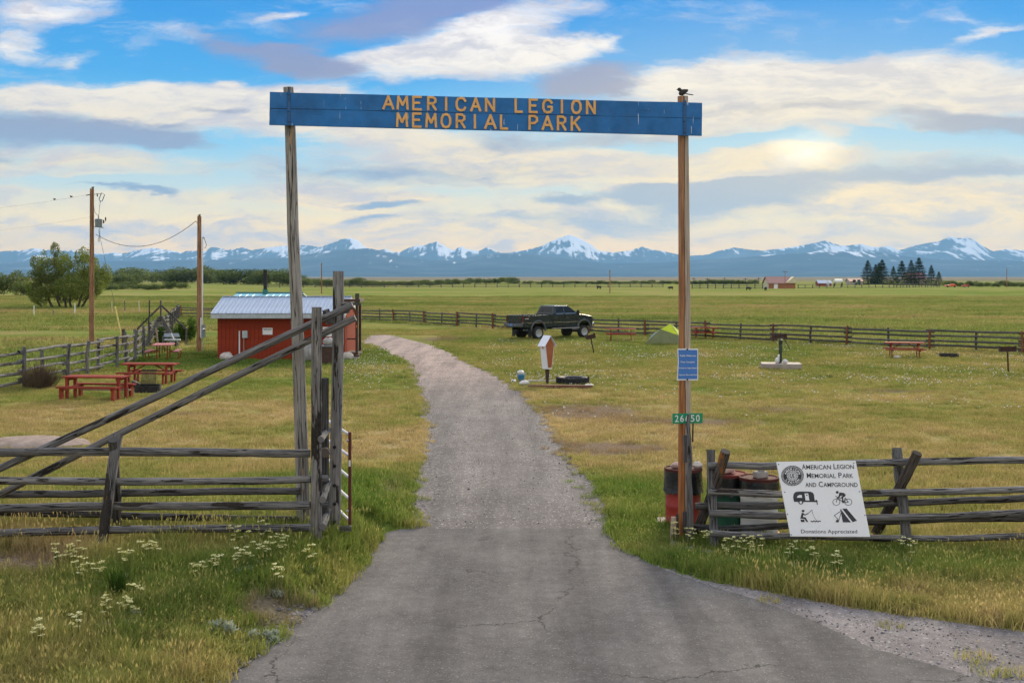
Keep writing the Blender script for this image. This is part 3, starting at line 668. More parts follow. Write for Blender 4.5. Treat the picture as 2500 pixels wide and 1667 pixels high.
def road_mat(name, stops, stone, edge=True, fine_scale=45.0, patch=0.25, cracks=False):
    m, nt, b = newmat(name); pos = coord(nt, 'world'); p2 = vmath(nt, 'MULTIPLY', pos, (1, 1, 0))
    f = noise(nt, p2, fine_scale, 4, 0.75); g_ = noise(nt, p2, 0.9, 5, 0.62); h_ = noise(nt, p2, 6.0, 5, 0.65)
    tt = math_(nt, 'ADD', math_(nt, 'MULTIPLY', f.outputs[0], 0.62 - patch * .6), math_(nt, 'ADD', math_(nt, 'MULTIPLY', g_.outputs[0], patch), math_(nt, 'MULTIPLY', h_.outputs[0], 0.38 - patch * .4)))
    c = ramp(nt, tt, stops)
    vo = nt.nodes.new('ShaderNodeTexVoronoi'); vo.feature = 'F1'; L(nt, p2, vo.inputs['Vector']); vo.inputs['Scale'].default_value = fine_scale * .7
    ws = nt.nodes.new('ShaderNodeSeparateColor'); L(nt, vo.outputs['Color'], ws.inputs[0])
    c = mix(nt, mrange(nt, ws.outputs[0], 0.94, 0.97, 0, stone[1]), c, stone[0])
    c = mix(nt, mrange(nt, ws.outputs[1], 0.88, 0.96, 0, 0.35), c, tuple(x * .45 for x in stops[0][1]))
    trk = noise(nt, mapping(nt, p2, scale=(1.35, 0.10, 1)), 1.0, 5, 0.6)          # worn wheel tracks along the drive
    c = mix(nt, 1.0, c, ramp(nt, trk.outputs[0], [(0.36, (0.74, 0.74, 0.75)), (0.5, (1.0, 1.0, 1.0)), (0.64, (1.24, 1.22, 1.20))]), 'MULTIPLY')
    if cracks:
        cv = nt.nodes.new('ShaderNodeTexVoronoi'); cv.feature = 'DISTANCE_TO_EDGE'; cv.inputs['Scale'].default_value = 0.42
        wob = vscale(nt, vmath(nt, 'SUBTRACT', noise(nt, p2, 1.3, 5, 0.7).outputs['Color'], (0.5, 0.5, 0.5)), 0.9)
        L(nt, vmath(nt, 'ADD', p2, wob), cv.inputs['Vector'])
        cm = math_(nt, 'MULTIPLY', mrange(nt, cv.outputs['Distance'], 0.002, 0.010, 1.0, 0.0), mrange(nt, noise(nt, p2, 0.45, 2).outputs[0], 0.47, 0.60, 0.0, 0.75))
        c = mix(nt, cm, c, (0.025, 0.024, 0.024))
        stn_ = noise(nt, p2, 1.7, 5, 0.65)
        c = mix(nt, mrange(nt, stn_.outputs[0], 0.60, 0.74, 0, 0.45), c, (0.045, 0.043, 0.043))
    L(nt, c, b.inputs['Base Color']); b.inputs['Roughness'].default_value = 0.95; b.inputs['Specular IOR Level'].default_value = 0.1
    bumpit(nt, b, f.outputs[0], 0.5, 0.012)
    if edge:
        a = nt.nodes.new('ShaderNodeAttribute'); a.attribute_name = 'inside'     # metres in from the road's edge
        en = math_(nt, 'ADD', math_(nt, 'MULTIPLY', g_.outputs[0], 0.5), math_(nt, 'MULTIPLY', h_.outputs[0], 0.9))
        en = math_(nt, 'ADD', en, math_(nt, 'MULTIPLY', f.outputs[0], 0.35))
        al = mrange(nt, math_(nt, 'SUBTRACT', math_(nt, 'MULTIPLY', a.outputs['Fac'], edge), math_(nt, 'SUBTRACT', en, 0.62)), -0.02, 0.04)
        L(nt, al, b.inputs['Alpha'])
    return m, nt, b
M['asphalt'], nt, b = road_mat('worn_asphalt', [(0.34, (0.066, 0.062, 0.060)), (0.5, (0.125, 0.116, 0.111)), (0.66, (0.195, 0.181, 0.172))], ((0.34, 0.32, 0.30), 0.4), edge=6.0, fine_scale=95, patch=.34, cracks=True)
M['gravel'], nt, b = road_mat('gravel_drive', [(0.32, (0.074, 0.067, 0.064)), (0.5, (0.146, 0.132, 0.125)), (0.68, (0.24, 0.218, 0.206))], ((0.58, 0.51, 0.47), 0.6), edge=1.6, fine_scale=60, patch=.30)
M['shoulder'], nt, b = road_mat('loose_gravel', [(0.34, (0.10, 0.088, 0.086)), (0.5, (0.20, 0.178, 0.172)), (0.66, (0.33, 0.30, 0.29))], ((0.50, 0.46, 0.44), 0.5), edge=2.2, fine_scale=58, patch=.22)
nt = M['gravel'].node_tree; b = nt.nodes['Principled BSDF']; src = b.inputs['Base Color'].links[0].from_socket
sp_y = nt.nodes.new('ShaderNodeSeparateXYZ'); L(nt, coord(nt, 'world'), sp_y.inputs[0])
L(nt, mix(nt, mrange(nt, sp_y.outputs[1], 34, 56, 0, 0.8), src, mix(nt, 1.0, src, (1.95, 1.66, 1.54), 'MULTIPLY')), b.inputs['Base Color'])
M['stone_bit'] = leaf_mat('loose_stone', [(0.2, (0.11, 0.10, 0.095)), (0.5, (0.21, 0.188, 0.18)), (0.8, (0.36, 0.33, 0.315))], 3.0, 0.0)

# ------------------------------------------------------------------ ground sheet
def growth(start, end, step, k):
    out = [start]
    while out[-1] < end: out.append(out[-1] + step); step *= k
    return out
xr = growth(10.0, 24000, 0.7, 1.16)
xs_ = [-x for x in reversed(xr)] + list(np.arange(-9.7, 9.9, 0.3)) + xr
ys_ = [-y for y in reversed(growth(3.0, 3000, 1.5, 1.35))] + list(np.arange(-2, 10, 1.0)) + list(np.arange(10, 28.2, 0.3)) + [y for y in growth(28.5, 26000, 0.6, 1.14) if y < 26000] + [27950.0]
V = [(x, y, ground(x, y)) for y in ys_ for x in xs_]
nx = len(xs_)
FQ = [(j * nx + i, j * nx + i + 1, (j + 1) * nx + i + 1, (j + 1) * nx + i) for j in range(len(ys_) - 1) for i in range(nx - 1)]
me = bpy.data.meshes.new('ground'); me.from_pydata(V, [], FQ); me.polygons.foreach_set('use_smooth', [True] * len(FQ)); me.materials.append(M['ground'])
o = bpy.data.objects.new('ground', me); col.objects.link(o); tag(o, kind='structure')

def resample(pts, n):
    pts = [Vector(p) for p in pts]; ls = [0]
    for a, c_ in zip(pts, pts[1:]): ls.append(ls[-1] + (c_ - a).length)
    out = []
    for i in range(n):
        t = ls[-1] * i / (n - 1); k = 0
        while k < len(ls) - 2 and ls[k + 1] < t: k += 1
        out.append(pts[k].lerp(pts[k + 1], (t - ls[k]) / max(1e-6, ls[k + 1] - ls[k])))
    return out
def strip(name, left, right, mat, zoff, n=120, across=12, label=None, endfade=None, shared=True, wid=None):
    Lp, Rp = resample(left, n), resample(right, n)
    vs, ins = [], []
    for i in range(n):
        w = (Lp[i] - Rp[i]).length
        for k in range(across + 1):
            p = Lp[i].lerp(Rp[i], k / across); vs.append((p.x, p.y, max(0, ground(p.x, p.y)) + zoff))
            dd = min(k, across - k) / across * w
            if endfade:
                if endfade[0]: dd = min(dd, (i / n) * endfade[0])
                if endfade[1]: dd = min(dd, ((n - 1 - i) / n) * endfade[1])
            ins.append(dd)
    fs = [(i * (across + 1) + k, i * (across + 1) + k + 1, (i + 1) * (across + 1) + k + 1, (i + 1) * (across + 1) + k) for i in range(n - 1) for k in range(across)]
    me = bpy.data.meshes.new(name); me.from_pydata(vs, [], fs); me.materials.append(mat)
    a = me.attributes.new('inside', 'FLOAT', 'POINT'); a.data.foreach_set('value', ins)
    o = bpy.data.objects.new(name, me); col.objects.link(o); tag(o, kind='structure')
    return o
def match_y(pl_, ys):
    return [(lerp_y(pl_, y), y) for y in ys]
ysg = [14 + i * .0 for i in range(0)]
gl = list(GRAV_L) + [(-15.0, 77.5), (-18.5, 78.5)]
gr_ = list(GRAV_R) + [(-11.5, 92.5), (-15, 90.5), (-18.5, 87.5)]
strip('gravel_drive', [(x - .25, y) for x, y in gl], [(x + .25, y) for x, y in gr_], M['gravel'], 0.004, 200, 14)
strip('asphalt_apron', [(x - .06, y) for x, y in ASPH_L], [(x + .06, y) for x, y in ASPH_R], M['asphalt'], 0.009, 160, 16, endfade=(14.0, None))
sh_out = dpx([(1500, 1290), (1640, 1333), (1787, 1360), (2013, 1402), (2209, 1428), (2352, 1446), (2600, 1485)]) + [(11, 11.5), (15, 9.0), (20, 6)]
sh_in = [(x - .2, y) for x, y in ASPH_R[3:]]
strip('gravel_shoulder', sh_in, sh_out, M['shoulder'], 0.005, 90, 8)
shl_in = dpx([(800, 1340), (760, 1375), (720, 1420), (660, 1470), (560, 1550)])
shl_out = dpx([(770, 1340), (700, 1365), (650, 1405), (620, 1470), (520, 1550)])
strip('gravel_shoulder', [(x, y) for x, y in shl_out], [(x + .2, y) for x, y in shl_in], M['shoulder'], 0.006, 40, 5)

def seg_in(x, y, left, right):
    ly = [p[1] for p in left]
    if y < min(ly) or y > max(ly): return False
    return lerp_y(left, y) < x < lerp_y(right, y)
def on_road(x, y, m=0.0):
    if y < 19.4 and lerp_y(ASPH_L[1:], y) - m < x < lerp_y(ASPH_R[1:], y) + m: return True
    if 18.5 < y < 83 and lerp_y(GRAV_L, y) - m < x < lerp_y(GRAV_R, y) + m: return True
    if 80 < y < 92 and x < -9: return x < -12 and 80 < y < 90
    return False
def on_shoulder(x, y):
    return 8 < y < 17 and x > 0 and x < lerp_y(sh_out, y) and x > lerp_y(ASPH_R[1:], y)

# ------------------------------------------------------------------ mountains
SKYL = [(x / 1.8816, 560 + y / 1.8816) for x, y in [(-300, 96), (0, 100), (60, 97), (110, 95), (160, 85), (200, 92), (310, 99), (330, 95), (400, 108), (480, 110), (520, 103), (560, 110), (640, 93), (705, 82), (740, 90), (800, 98), (830, 105), (870, 97), (905, 97), (945, 100), (970, 80), (1010, 85), (1050, 95), (1085, 88), (1115, 82), (1150, 95), (1200, 88), (1260, 78), (1330, 73), (1380, 72), (1430, 74), (1470, 80), (1530, 60), (1570, 45), (1612, 37), (1650, 55), (1680, 82), (1735, 97), (1770, 87), (1810, 105), (1845, 100), (1890, 78), (1950, 72), (2005, 55), (2050, 80), (2080, 95), (2115, 78), (2150, 90), (2200, 98), (2240, 80), (2280, 100), (2300, 108)]]
SKYL += [(1250 + x / 1.8816, 560 + y / 1.8816) for x, y in [(0, 105), (60, 95), (130, 78), (200, 45), (265, 23), (300, 35), (350, 60), (400, 98), (470, 105), (550, 95), (598, 78), (640, 92), (700, 100), (765, 115), (820, 120), (900, 115), (940, 100), (1020, 82), (1090, 92), (1150, 97), (1230, 88), (1350, 70), (1440, 50), (1480, 65), (1530, 75), (1600, 65), (1660, 80), (1740, 77), (1780, 95), (1830, 80), (1900, 63), (1960, 55), (1990, 40), (2025, 33), (2050, 40), (2100, 40), (2130, 50), (2170, 80), (2210, 100), (2270, 90), (2352, 95), (2700, 100)]]
FOOT = [(-200, 640), (0, 640), (300, 636), (500, 634), (700, 628), (790, 612), (830, 609), (900, 604), (940, 613), (985, 626), (1050, 634), (1120, 634), (1170, 622), (1240, 616), (1300, 618), (1400, 632), (1480, 642), (1620, 640), (1700, 634), (1800, 628), (1900, 618), (2050, 612), (2150, 615), (2200, 624), (2300, 632), (2500, 636), (2800, 640)]
us = np.linspace(-0.62, 0.62, 1100); px_ = CX + us * F
sk = np.interp(px_, [p[0] for p in SKYL], [p[1] for p in SKYL])
jag = np.array([mnoise.noise((p / 9.0, 0, 3)) * 2.2 + mnoise.noise((p / 3.6, 5, 3)) * 1.3 for p in px_])
sk = (HY - (sk + jag * np.where(px_ < 1250, 1.0, 0.6))) / F
fo = (HY - np.interp(px_, [p[0] for p in FOOT], [p[1] for p in FOOT])) / F
Yr = np.concatenate([np.linspace(14000, 21000, 34), np.linspace(21100, 27000, 100), np.linspace(27060, 27700, 8)])
YC = 27000.0; YF = 20500.0
def ridged(x, y, z, oc=5):
    s, a, f = 0.0, 1.0, 1.0
    for i in range(oc):
        s += a * (1 - abs(mnoise.noise((x * f, y * f, z + i * 3.7)))) ** 2; a *= 0.5; f *= 2.1
    return s / 1.94
H = np.zeros((len(Yr), len(us))); SN = np.zeros_like(H)
for j, Y in enumerate(Yr):
    tb = min(1.0, max(0.0, (Y - 20000) / (YC - 20000)))
    bk = max(0.0, (Y - YC) / 900)
    tf = (Y - 14000) / (YF - 14000)
    ff_ = max(0.0, tf) ** 1.7 if tf < 1 else max(0.0, 1 - (tf - 1) * 1.2)
    for i, u in enumerate(us):
        X = u * Y
        r1 = ridged(X / 2300, Y / 3600, 1.3)
        r2 = ridged(X / 700, Y / 1500, 7.1, 3)
        crest = sk[i] * Y
        env = tb ** 1.25
        h1 = crest * env * (1 - (1 - tb) * (0.50 * (1 - r1) + 0.16 * (1 - r2)) * 1.7) if Y <= YC else crest * (1 - bk * 0.8)
        if Y <= YC: h1 = h1 - 60 * (1 - r2) * (1 - tb) * tb * 4 * 0.8
        h2 = fo[i] * Y * ff_ * (0.86 + 0.14 * r1) if tf < 1 else fo[i] * YF * ff_
        H[j, i] = max(h1, h2, 0 if Y > 14001 else -1)
        SN[j, i] = 0.62 * r2 + 0.38 * r1
gx_ = np.gradient(H, axis=1) / np.maximum(1, np.gradient(us)[None, :] * Yr[:, None])
snow_line = np.interp(px_, [0, 600, 1250, 2000, 2500], [630, 628, 627, 625, 629])
snz = (HY - snow_line)[None, :] / F * Yr[:, None]
tt = (H - snz) / 300.0
snow = np.clip(tt, -3, 0.5) * 1.15 + (SN - 0.60) * 3.4 + 0.10 - gx_ * 0.9
forest = np.clip((snz - H) / 400 + 0.6, 0, 1)
vs = np.stack([us[None, :] * Yr[:, None], np.repeat(Yr[:, None], len(us), 1), H - 0.5], -1).reshape(-1, 3)
nj, ni = H.shape
idx = np.arange(nj * ni).reshape(nj, ni)
fs = np.stack([idx[:-1, :-1], idx[:-1, 1:], idx[1:, 1:], idx[1:, :-1]], -1).reshape(-1, 4)
me = bpy.data.meshes.new('mountains'); me.from_pydata(vs.tolist(), [], fs.tolist())
me.polygons.foreach_set('use_smooth', [True] * len(fs))
a = me.attributes.new('snow', 'FLOAT', 'POINT'); a.data.foreach_set('value', snow.reshape(-1).astype(np.float32))
m, nt, b = newmat('mountain_slope')
at = nt.nodes.new('ShaderNodeAttribute'); at.attribute_name = 'snow'
pos = coord(nt, 'world')
nn = noise(nt, mapping(nt, pos, scale=(1 / 170, 1 / 900, 1 / 420)), 1.0, 6, 0.7)
nb_ = noise(nt, mapping(nt, pos, rot=(0, 0, R(14)), scale=(1 / 85, 1 / 1500, 1 / 600)), 1.0, 4, 0.65)
nmx = math_(nt, 'ADD', math_(nt, 'MULTIPLY', nn.outputs[0], 0.5), math_(nt, 'MULTIPLY', nb_.outputs[0], 0.5))
sf = mrange(nt, math_(nt, 'ADD', at.outputs['Fac'], math_(nt, 'MULTIPLY', math_(nt, 'SUBTRACT', nmx, 0.5), 5.5)), 0.36, 0.90)
fr = noise(nt, pos, 1 / 900, 5, 0.6)
slope = ramp(nt, fr.outputs[0], [(0.35, (0.025, 0.037, 0.042)), (0.55, (0.05, 0.064, 0.066)), (0.7, (0.10, 0.105, 0.10))])
c = mix(nt, sf, slope, (0.86, 0.84, 0.84))
L(nt, c, b.inputs['Base Color']); b.inputs['Roughness'].default_value = 1.0; b.inputs['Specular IOR Level'].default_value = 0.0
me.materials.append(m)
o = bpy.data.objects.new('mountains', me); col.objects.link(o); tag(o, kind='structure')

# ------------------------------------------------------------------ evening haze over the valley
mb = MB(); mb.box((0, 11900, 495), (64000, 32600, 994))
m = bpy.data.materials.new('haze_air'); m.use_nodes = True; nt = m.node_tree; nt.nodes.clear()
pvn = nt.nodes.new('ShaderNodeVolumePrincipled'); pvn.inputs['Density'].default_value = 3.5e-5; pvn.inputs['Color'].default_value = (0.30, 0.62, 1.0, 1)
pvn.inputs['Anisotropy'].default_value = 0.1
ou = nt.nodes.new('ShaderNodeOutputMaterial'); L(nt, pvn.outputs[0], ou.inputs['Volume'])
haze = mb.build('haze', m); tag(haze, kind='stuff')

# ------------------------------------------------------------------ entrance arch
YL, YR = 17.35, 18.35
pL, pR = P(704, 214, YL), P(1667, 236, YR)
bn = Vector((pR.y - pL.y, -(pR.x - pL.x), 0)).normalized()
BP = Plane(Vector((pL.x, pL.y, 0)) + bn * 0.13, bn)          # front face of the boards
arch = thing('entrance_arch', 'tall timber entrance arch carrying a blue board with orange lettering', 'arch', (0, 17.85, 0))
lp = [(704, 214, YL), (709, 330, YL), (712.5, 440, YL), (715, 560, YL), (722, 700, YL), (728, 850, YL), (733, 1000, YL), (738, 1150, YL), (742, 1330, YL)]
mb = MB(); mb.tube([P(*k) for k in lp], [.074, .078, .082, .084, .088, .090, .094, .096, .098], 14, 0.035, 3)
mb.build('post', M['log_tan_dry'], arch)['label'] = 'dry grey and tan cracked gate post, leaning slightly'
base_r = P(1670, 1323, YR); base_r.z = -0.25
mb = MB(); mb.tube([base_r, P(1671, 1100, YR), P(1672, 900, YR), P(1670.5, 650, YR), P(1669, 430, YR), P(1667, 236, YR)], [.098, .096, .094, .090, .085, .082], 16, 0.02, 5)
po = mb.build('post', M['two_tone'], None, origin=(base_r.x, base_r.y, 0)); po.parent = arch; po.location = (base_r.x, base_r.y - 17.85, 0)
po['label'] = 'gate post, orange stained on one side and bare wood on the other'
def px_prism(mb, pts, plane, o0, o1):
    mb.prism([plane.at(x, y, o1) for x, y in pts], [plane.at(x, y, o0) for x, y in pts])
ups = [(658.7, 225), (1714.4, 251.7), (1714.1, 288.9), (658.2, 264.4)]
los = [(658.0, 265.5), (1714.0, 290.0), (1713.4, 331.3), (657.3, 305.5)]
def board(pts, nseg, seed):
    mb = MB(); rr = random.Random(seed); (x0, y0), (x1, y1), (x2, y2), (x3, y3) = pts; n = nseg
    top = [(x0 + (x1 - x0) * i / n, y0 + (y1 - y0) * i / n + rr.uniform(-.5, .5)) for i in range(n + 1)]
    bot = [(x2 + (x3 - x2) * i / n, y2 + (y3 - y2) * i / n + rr.uniform(-.4, .4)) for i in range(n + 1)]
    px_prism(mb, top + bot, BP, -0.045, 0.0)
    return mb.build('board', M['blue_board'], arch)
up_b = board(ups, 14, 1); lo_b = board(los, 14, 2)
mb = MB(); px_prism(mb, [(658.5, 263.8), (1714.2, 288.4), (1714.2, 290.6), (658.5, 266.2)], BP, -0.04, -0.012); mb.build('joint', M['ink'], arch)
for x, ytop, ybot in ((705, 221, 307), (1671, 246, 333)):
    mb = MB(); px_prism(mb, [(x - 3.6, ytop), (x + 3.6, ytop), (x + 3.6 + .4, ybot), (x - 3.6 + .4, ybot)], BP, 0.001, 0.014)
    st = mb.build('strap', M['strap'], arch)
    for yb in (ytop + 10, ytop + 50, ybot - 10):
        mb = MB(); c0 = BP.at(x, yb, 0.014); mb.ell(c0, (.014, .014, .014), 8, 5); mb.build('bolt', M['strap'], st)
# vertical battens' bolt ends along the edges
STROKES = {
    'A': [[(0, 0), (.5, 1), (1, 0)], [(.2, .34), (.8, .34)]], 'M': [[(0, 0), (.08, 1), (.5, .32), (.92, 1), (1, 0)]],
    'E': [[(1, 1), (.06, 1), (.06, 0), (1, 0)], [(.06, .52), (.82, .52)]], 'R': [[(.06, 0), (.06, 1), (.66, 1), (.95, .86), (.95, .64), (.66, .5), (.06, .5)], [(.5, .5), (1, 0)]],
    'I': [[(.5, 0), (.5, 1)]], 'C': [[(1, .76), (.82, .95), (.5, 1), (.18, .92), (.02, .68), (.02, .32), (.18, .08), (.5, 0), (.82, .05), (1, .24)]],
    'N': [[(.05, 0), (.05, 1), (.95, 0), (.95, 1)]], 'L': [[(.08, 1), (.08, 0), (1, 0)]],
    'G': [[(1, .76), (.82, .95), (.5, 1), (.18, .92), (.02, .68), (.02, .32), (.18, .08), (.5, 0), (.84, .05), (1, .2), (1, .45), (.56, .45)]],
    'O': [[(.5, 1), (.2, .93), (.02, .68), (.02, .32), (.2, .07), (.5, 0), (.8, .07), (.98, .32), (.98, .68), (.8, .93), (.5, 1)]],
    'P': [[(.06, 0), (.06, 1), (.66, 1), (.96, .86), (.96, .62), (.66, .46), (.06, .46)]], 'K': [[(.06, 0), (.06, 1)], [(.95, 1), (.1, .42)], [(.36, .6), (1, 0)]]}
def stroke_letters(mb, items, ytop, ybot, wpx, plane, off, th):
    """items: (letter, x0, x1); ytop/ybot: lines (x_a, y_a, x_b, y_b) the letters hang between"""
    def ln(l, x): return l[1] + (l[3] - l[1]) * (x - l[0]) / (l[2] - l[0])
    e = 0
    for ch, x0, x1 in items:
        for s in STROKES[ch]:
            pts = [(x0 + (x1 - x0) * a + 0, ln(ybot, x0 + (x1 - x0) * a) + (ln(ytop, x0 + (x1 - x0) * a) - ln(ybot, x0 + (x1 - x0) * a)) * c_) for a, c_ in s]
            for (ax, ay), (bx_, by) in zip(pts, pts[1:]):
                l_ = math.hypot(bx_ - ax, by - ay); tx, ty = (bx_ - ax) / l_, (by - ay) / l_; ex = wpx * .32
                ax2, ay2, bx2, by2 = ax - tx * ex, ay - ty * ex, bx_ + tx * ex, by + ty * ex
                nx_, ny_ = -ty * wpx / 2, tx * wpx / 2; e = (e + 1) % 7
                q_ = wpx * .22
                pp = [(ax2 + nx_, ay2 + ny_), (bx2 - tx * q_ + nx_, by2 - ty * q_ + ny_), (bx2 + nx_ * .5, by2 + ny_ * .5), (bx2 - nx_ * .5, by2 - ny_ * .5), (bx2 - tx * q_ - nx_, by2 - ty * q_ - ny_), (ax2 - nx_, ay2 - ny_)]
                px_prism(mb, pp, plane, off, off + th + e * 0.0004)
S8 = lambda x: 640 + x / 2.138
T8 = lambda y: 190 + y / 2.138
l1 = [('A', 633, 684), ('M', 707, 759), ('E', 786, 829), ('R', 864, 906), ('I', 954, 966), ('C', 1014, 1060), ('A', 1091, 1138), ('N', 1166, 1212), ('L', 1320, 1357), ('E', 1394, 1434), ('G', 1466, 1511), ('I', 1558, 1570), ('O', 1617, 1662), ('N', 1693, 1737)]
l2 = [('M', 704, 756), ('E', 785, 828), ('M', 857, 907), ('O', 936, 982), ('R', 1013, 1057), ('I', 1104, 1116), ('A', 1164, 1218), ('L', 1243, 1280), ('P', 1393, 1435), ('A', 1463, 1514), ('R', 1541, 1583), ('K', 1613, 1657)]
for its, yt, yb, par in ((l1, (630, 97, 1740, 123), (630, 162, 1740, 188), up_b), (l2, (700, 186, 1660, 206), (700, 254, 1660, 275), lo_b)):
    for c_, a, e_ in its:
        mb = MB(); stroke_letters(mb, [(c_, S8(a), S8(e_))], (S8(yt[0]), T8(yt[1]), S8(yt[2]), T8(yt[3])), (S8(yb[0]), T8(yb[1]), S8(yb[2]), T8(yb[3])), 5.7, BP, 0.002, 0.010)
        mb.build('letter', M['letter'], par)

# ------------------------------------------------------------------ birds
def bird(name, label, pos, s, rz, grp=None):
    t_ = thing(name, label, 'bird', pos, rz, grp)
    mb = MB(); Mx = Matrix.Rotation(R(-28), 3, 'Y')
    mb.ell((0, 0, .075 * s), (.085 * s, .048 * s, .052 * s), 14, 9, Mx)
    mb.ell((-.065 * s, 0, .125 * s), (.038 * s, .034 * s, .034 * s), 10, 7)
    mb.tube([(-.05 * s, 0, .11 * s), (-.02 * s, 0, .09 * s)], [.034 * s, .045 * s], 8)
    mb.build('body', M['bird'], t_, True)
    mb = MB(); mb.prism([(.06 * s, -.02 * s, .055 * s), (.19 * s, -.028 * s, .035 * s), (.19 * s, .028 * s, .035 * s), (.06 * s, .02 * s, .055 * s)], [(.06 * s, -.02 * s, .042 * s), (.19 * s, -.028 * s, .028 * s), (.19 * s, .028 * s, .028 * s), (.06 * s, .02 * s, .042 * s)]); mb.build('tail', M['bird'], t_, True)
    mb = MB(); mb.tube([(-.095 * s, 0, .122 * s), (-.125 * s, 0, .117 * s)], [.010 * s, .001], 6); mb.build('beak', M['rusty_iron'], t_, True)
    for k in (-1, 1):
        mb = MB(); mb.ell((.02 * s, k * .042 * s, .08 * s), (.08 * s, .012 * s, .034 * s), 10, 6, Mx); mb.build('wing', M['bird'], t_, True)
        mb = MB(); mb.tube([(.0, k * .018 * s, .035 * s), (-.005 * s, k * .018 * s, .0)], .004 * s, 5); mb.build('leg', M['rusty_iron'], t_, True)
    return t_
tp = P(1667, 236, YR)
bird('perched_bird', 'dark bird perched on the top of the orange and bare gate post', (tp.x, tp.y, tp.z), .85, R(8))

# ------------------------------------------------------------------ near rail fence, left of the drive
def rail(mb, a, b, r0, r1, seed, n=10, seg=9, wob=.02, jit=.05):
    rr = random.Random(seed); a, b = Vector(a), Vector(b); ph = rr.random() * 6
    pts, rad = [], []
    for i in range(seg + 1):
        t_ = i / seg; p = a.lerp(b, t_)
        p.z += wob * math.sin(t_ * 5 + ph) + rr.uniform(-1, 1) * wob * .25; p.y += wob * .8 * math.cos(t_ * 4 + ph)
        pts.append(p); rad.append((r0 + (r1 - r0) * t_) * (1 + rr.uniform(-1, 1) * .03))
    mb.tube(pts, rad, n, jit, seed)
z3 = lambda x, y: (x / 2.187, 950 + y / 2.187)
fl_ = thing('rail_fence', 'weathered grey pole fence with long slanting braces beside the open pipe gate', 'fence', (-5.0, 16.8, 0.3))
def lrail(x0, y0, x1, y1, Ya, Yb, th, seed, mat='log', name='rail', ext=0.0):
    (ax, ay), (bx_, by) = z3(x0, y0), z3(x1, y1)
    if ext: ay += (ay - by) / (ax - bx_) * (-ext); ax -= ext
    r_ = th / 2.187 / 2 / F * (Ya + Yb) / 2
    mb = MB(); rail(mb, P(ax, ay, Ya), P(bx_, by, Yb), r_ * 1.02, r_ * .95, seed, 12, 14, .018, .075)
    return mb.build(name, M[mat], fl_)
for i, (y0, y1, Y, th) in enumerate([(341, 336, 16.78, 46), (492, 480, 16.62, 45), (640, 611, 16.46, 45), (772, 731, 16.32, 43)]):
    lrail(0, y0, 1657, y1, Y, Y + .08, th, 20 + i, 'log', 'rail', 240)
for i, (x0, y0, x1, y1) in enumerate([(0, 553, 1600, 551), (0, 664, 1603, 688), (362, 802, 1603, 772)]):
    lrail(x0, y0, x1, y1, 17.20 + .1 * i, 17.22 + .1 * i, 40, 30 + i, 'log_dark', 'rail', 240 if x0 == 0 else 0)
def zlog(parent, name, mat, pts, r, seed, n=12, jit=.05):
    """pts: (zoom x, zoom y, distance)"""
    mb = MB(); pp = [P(*z3(x, y), Y) for x, y, Y in pts]
    q_ = []
    for a_, b_ in zip(pp, pp[1:]):
        for k in range(4): q_.append(a_.lerp(b_, k / 4))
    q_.append(pp[-1]); rr = random.Random(seed)
    rad = [r * (1 + rr.uniform(-.035, .035)) for _ in q_] if not hasattr(r, '__len__') else [r[0] + (r[1] - r[0]) * i / (len(q_) - 1) for i in range(len(q_))]
    mb.tube(q_, rad, n, jit, seed)
    return mb.build(name, M[mat], parent)
zlog(fl_, 'crossed_leg', 'log_bark', [(627, 250, 16.9), (600, 420, 16.66), (572, 640, 16.42), (530, 905, 16.15)], .074, 41)
zlog(fl_, 'crossed_leg', 'log_dark', [(603, 270, 16.72), (622, 560, 17.1), (630, 780, 17.4)], .070, 42)
zlog(fl_, 'crossed_leg', 'log_bark', [(-330, 250, 16.9), (-370, 640, 16.42), (-420, 905, 16.15)], .074, 43)
zlog(fl_, 'post', 'log_bark', [(1691, -438, 16.72), (1689, -200, 16.72), (1690, 200, 16.71), (1689, 500, 16.70), (1686, 830, 16.70)], (.071, .082), 44, 14, .05)
zlog(fl_, 'post', 'log_dark', [(1733, -60, 17.1), (1735, 300, 17.1), (1735, 780, 17.1)], .06, 45)
# stubs of logs stacked between the two posts
for i, (x0, y0, Y0, x1, y1, Y1, r_) in enumerate([(1712, 268, 16.6, 1752, 215, 17.3, .045), (1735, 340, 16.7, 1738, 330, 17.2, .07), (1722, 590, 16.6, 1752, 500, 17.2, .05), (1722, 735, 16.6, 1752, 650, 17.3, .05), (1655, 478, 16.8, 1745, 476, 17.0, .05), (1655, 615, 16.75, 1742, 612, 16.95, .045)]):
    zlog(fl_, 'stub_log', 'log' if i != 1 else 'log_orange', [(x0, y0, Y0), (x1, y1, Y1)], r_, 50 + i, 10)
def brace(p0, p1, Y0, Y1, th, seed):
    r_ = th / 2 / F * 17
    mb = MB(); a_, b_ = P(*p0, Y0), P(*p1, Y1); a_ = a_ + (a_ - b_) * 0.22
    rail(mb, a_, b_, r_, r_ * .98, seed, 12, 16, .015, .04)
    mb.build('brace', M['log'], fl_)
brace((0, 1141), (861, 747), 16.95, 17.0, 18.5, 61)
brace((0, 1207), (868, 773), 17.02, 17.06, 17, 62)
r2 = lambda x, y: (450 + x / 3.92, 600 + y / 3.92)
for i, (a_, b_, r_) in enumerate([((1352, 612), (1392, 745), .055), ((1535, 545), (1550, 640), .055)]):
    mb = MB(); mb.tube([P(*r2(*a_), 17.25), P(*r2(*b_), 17.28)], r_, 10, .05, 70 + i); mb.build('peg_log', M['log_dark'], fl_)
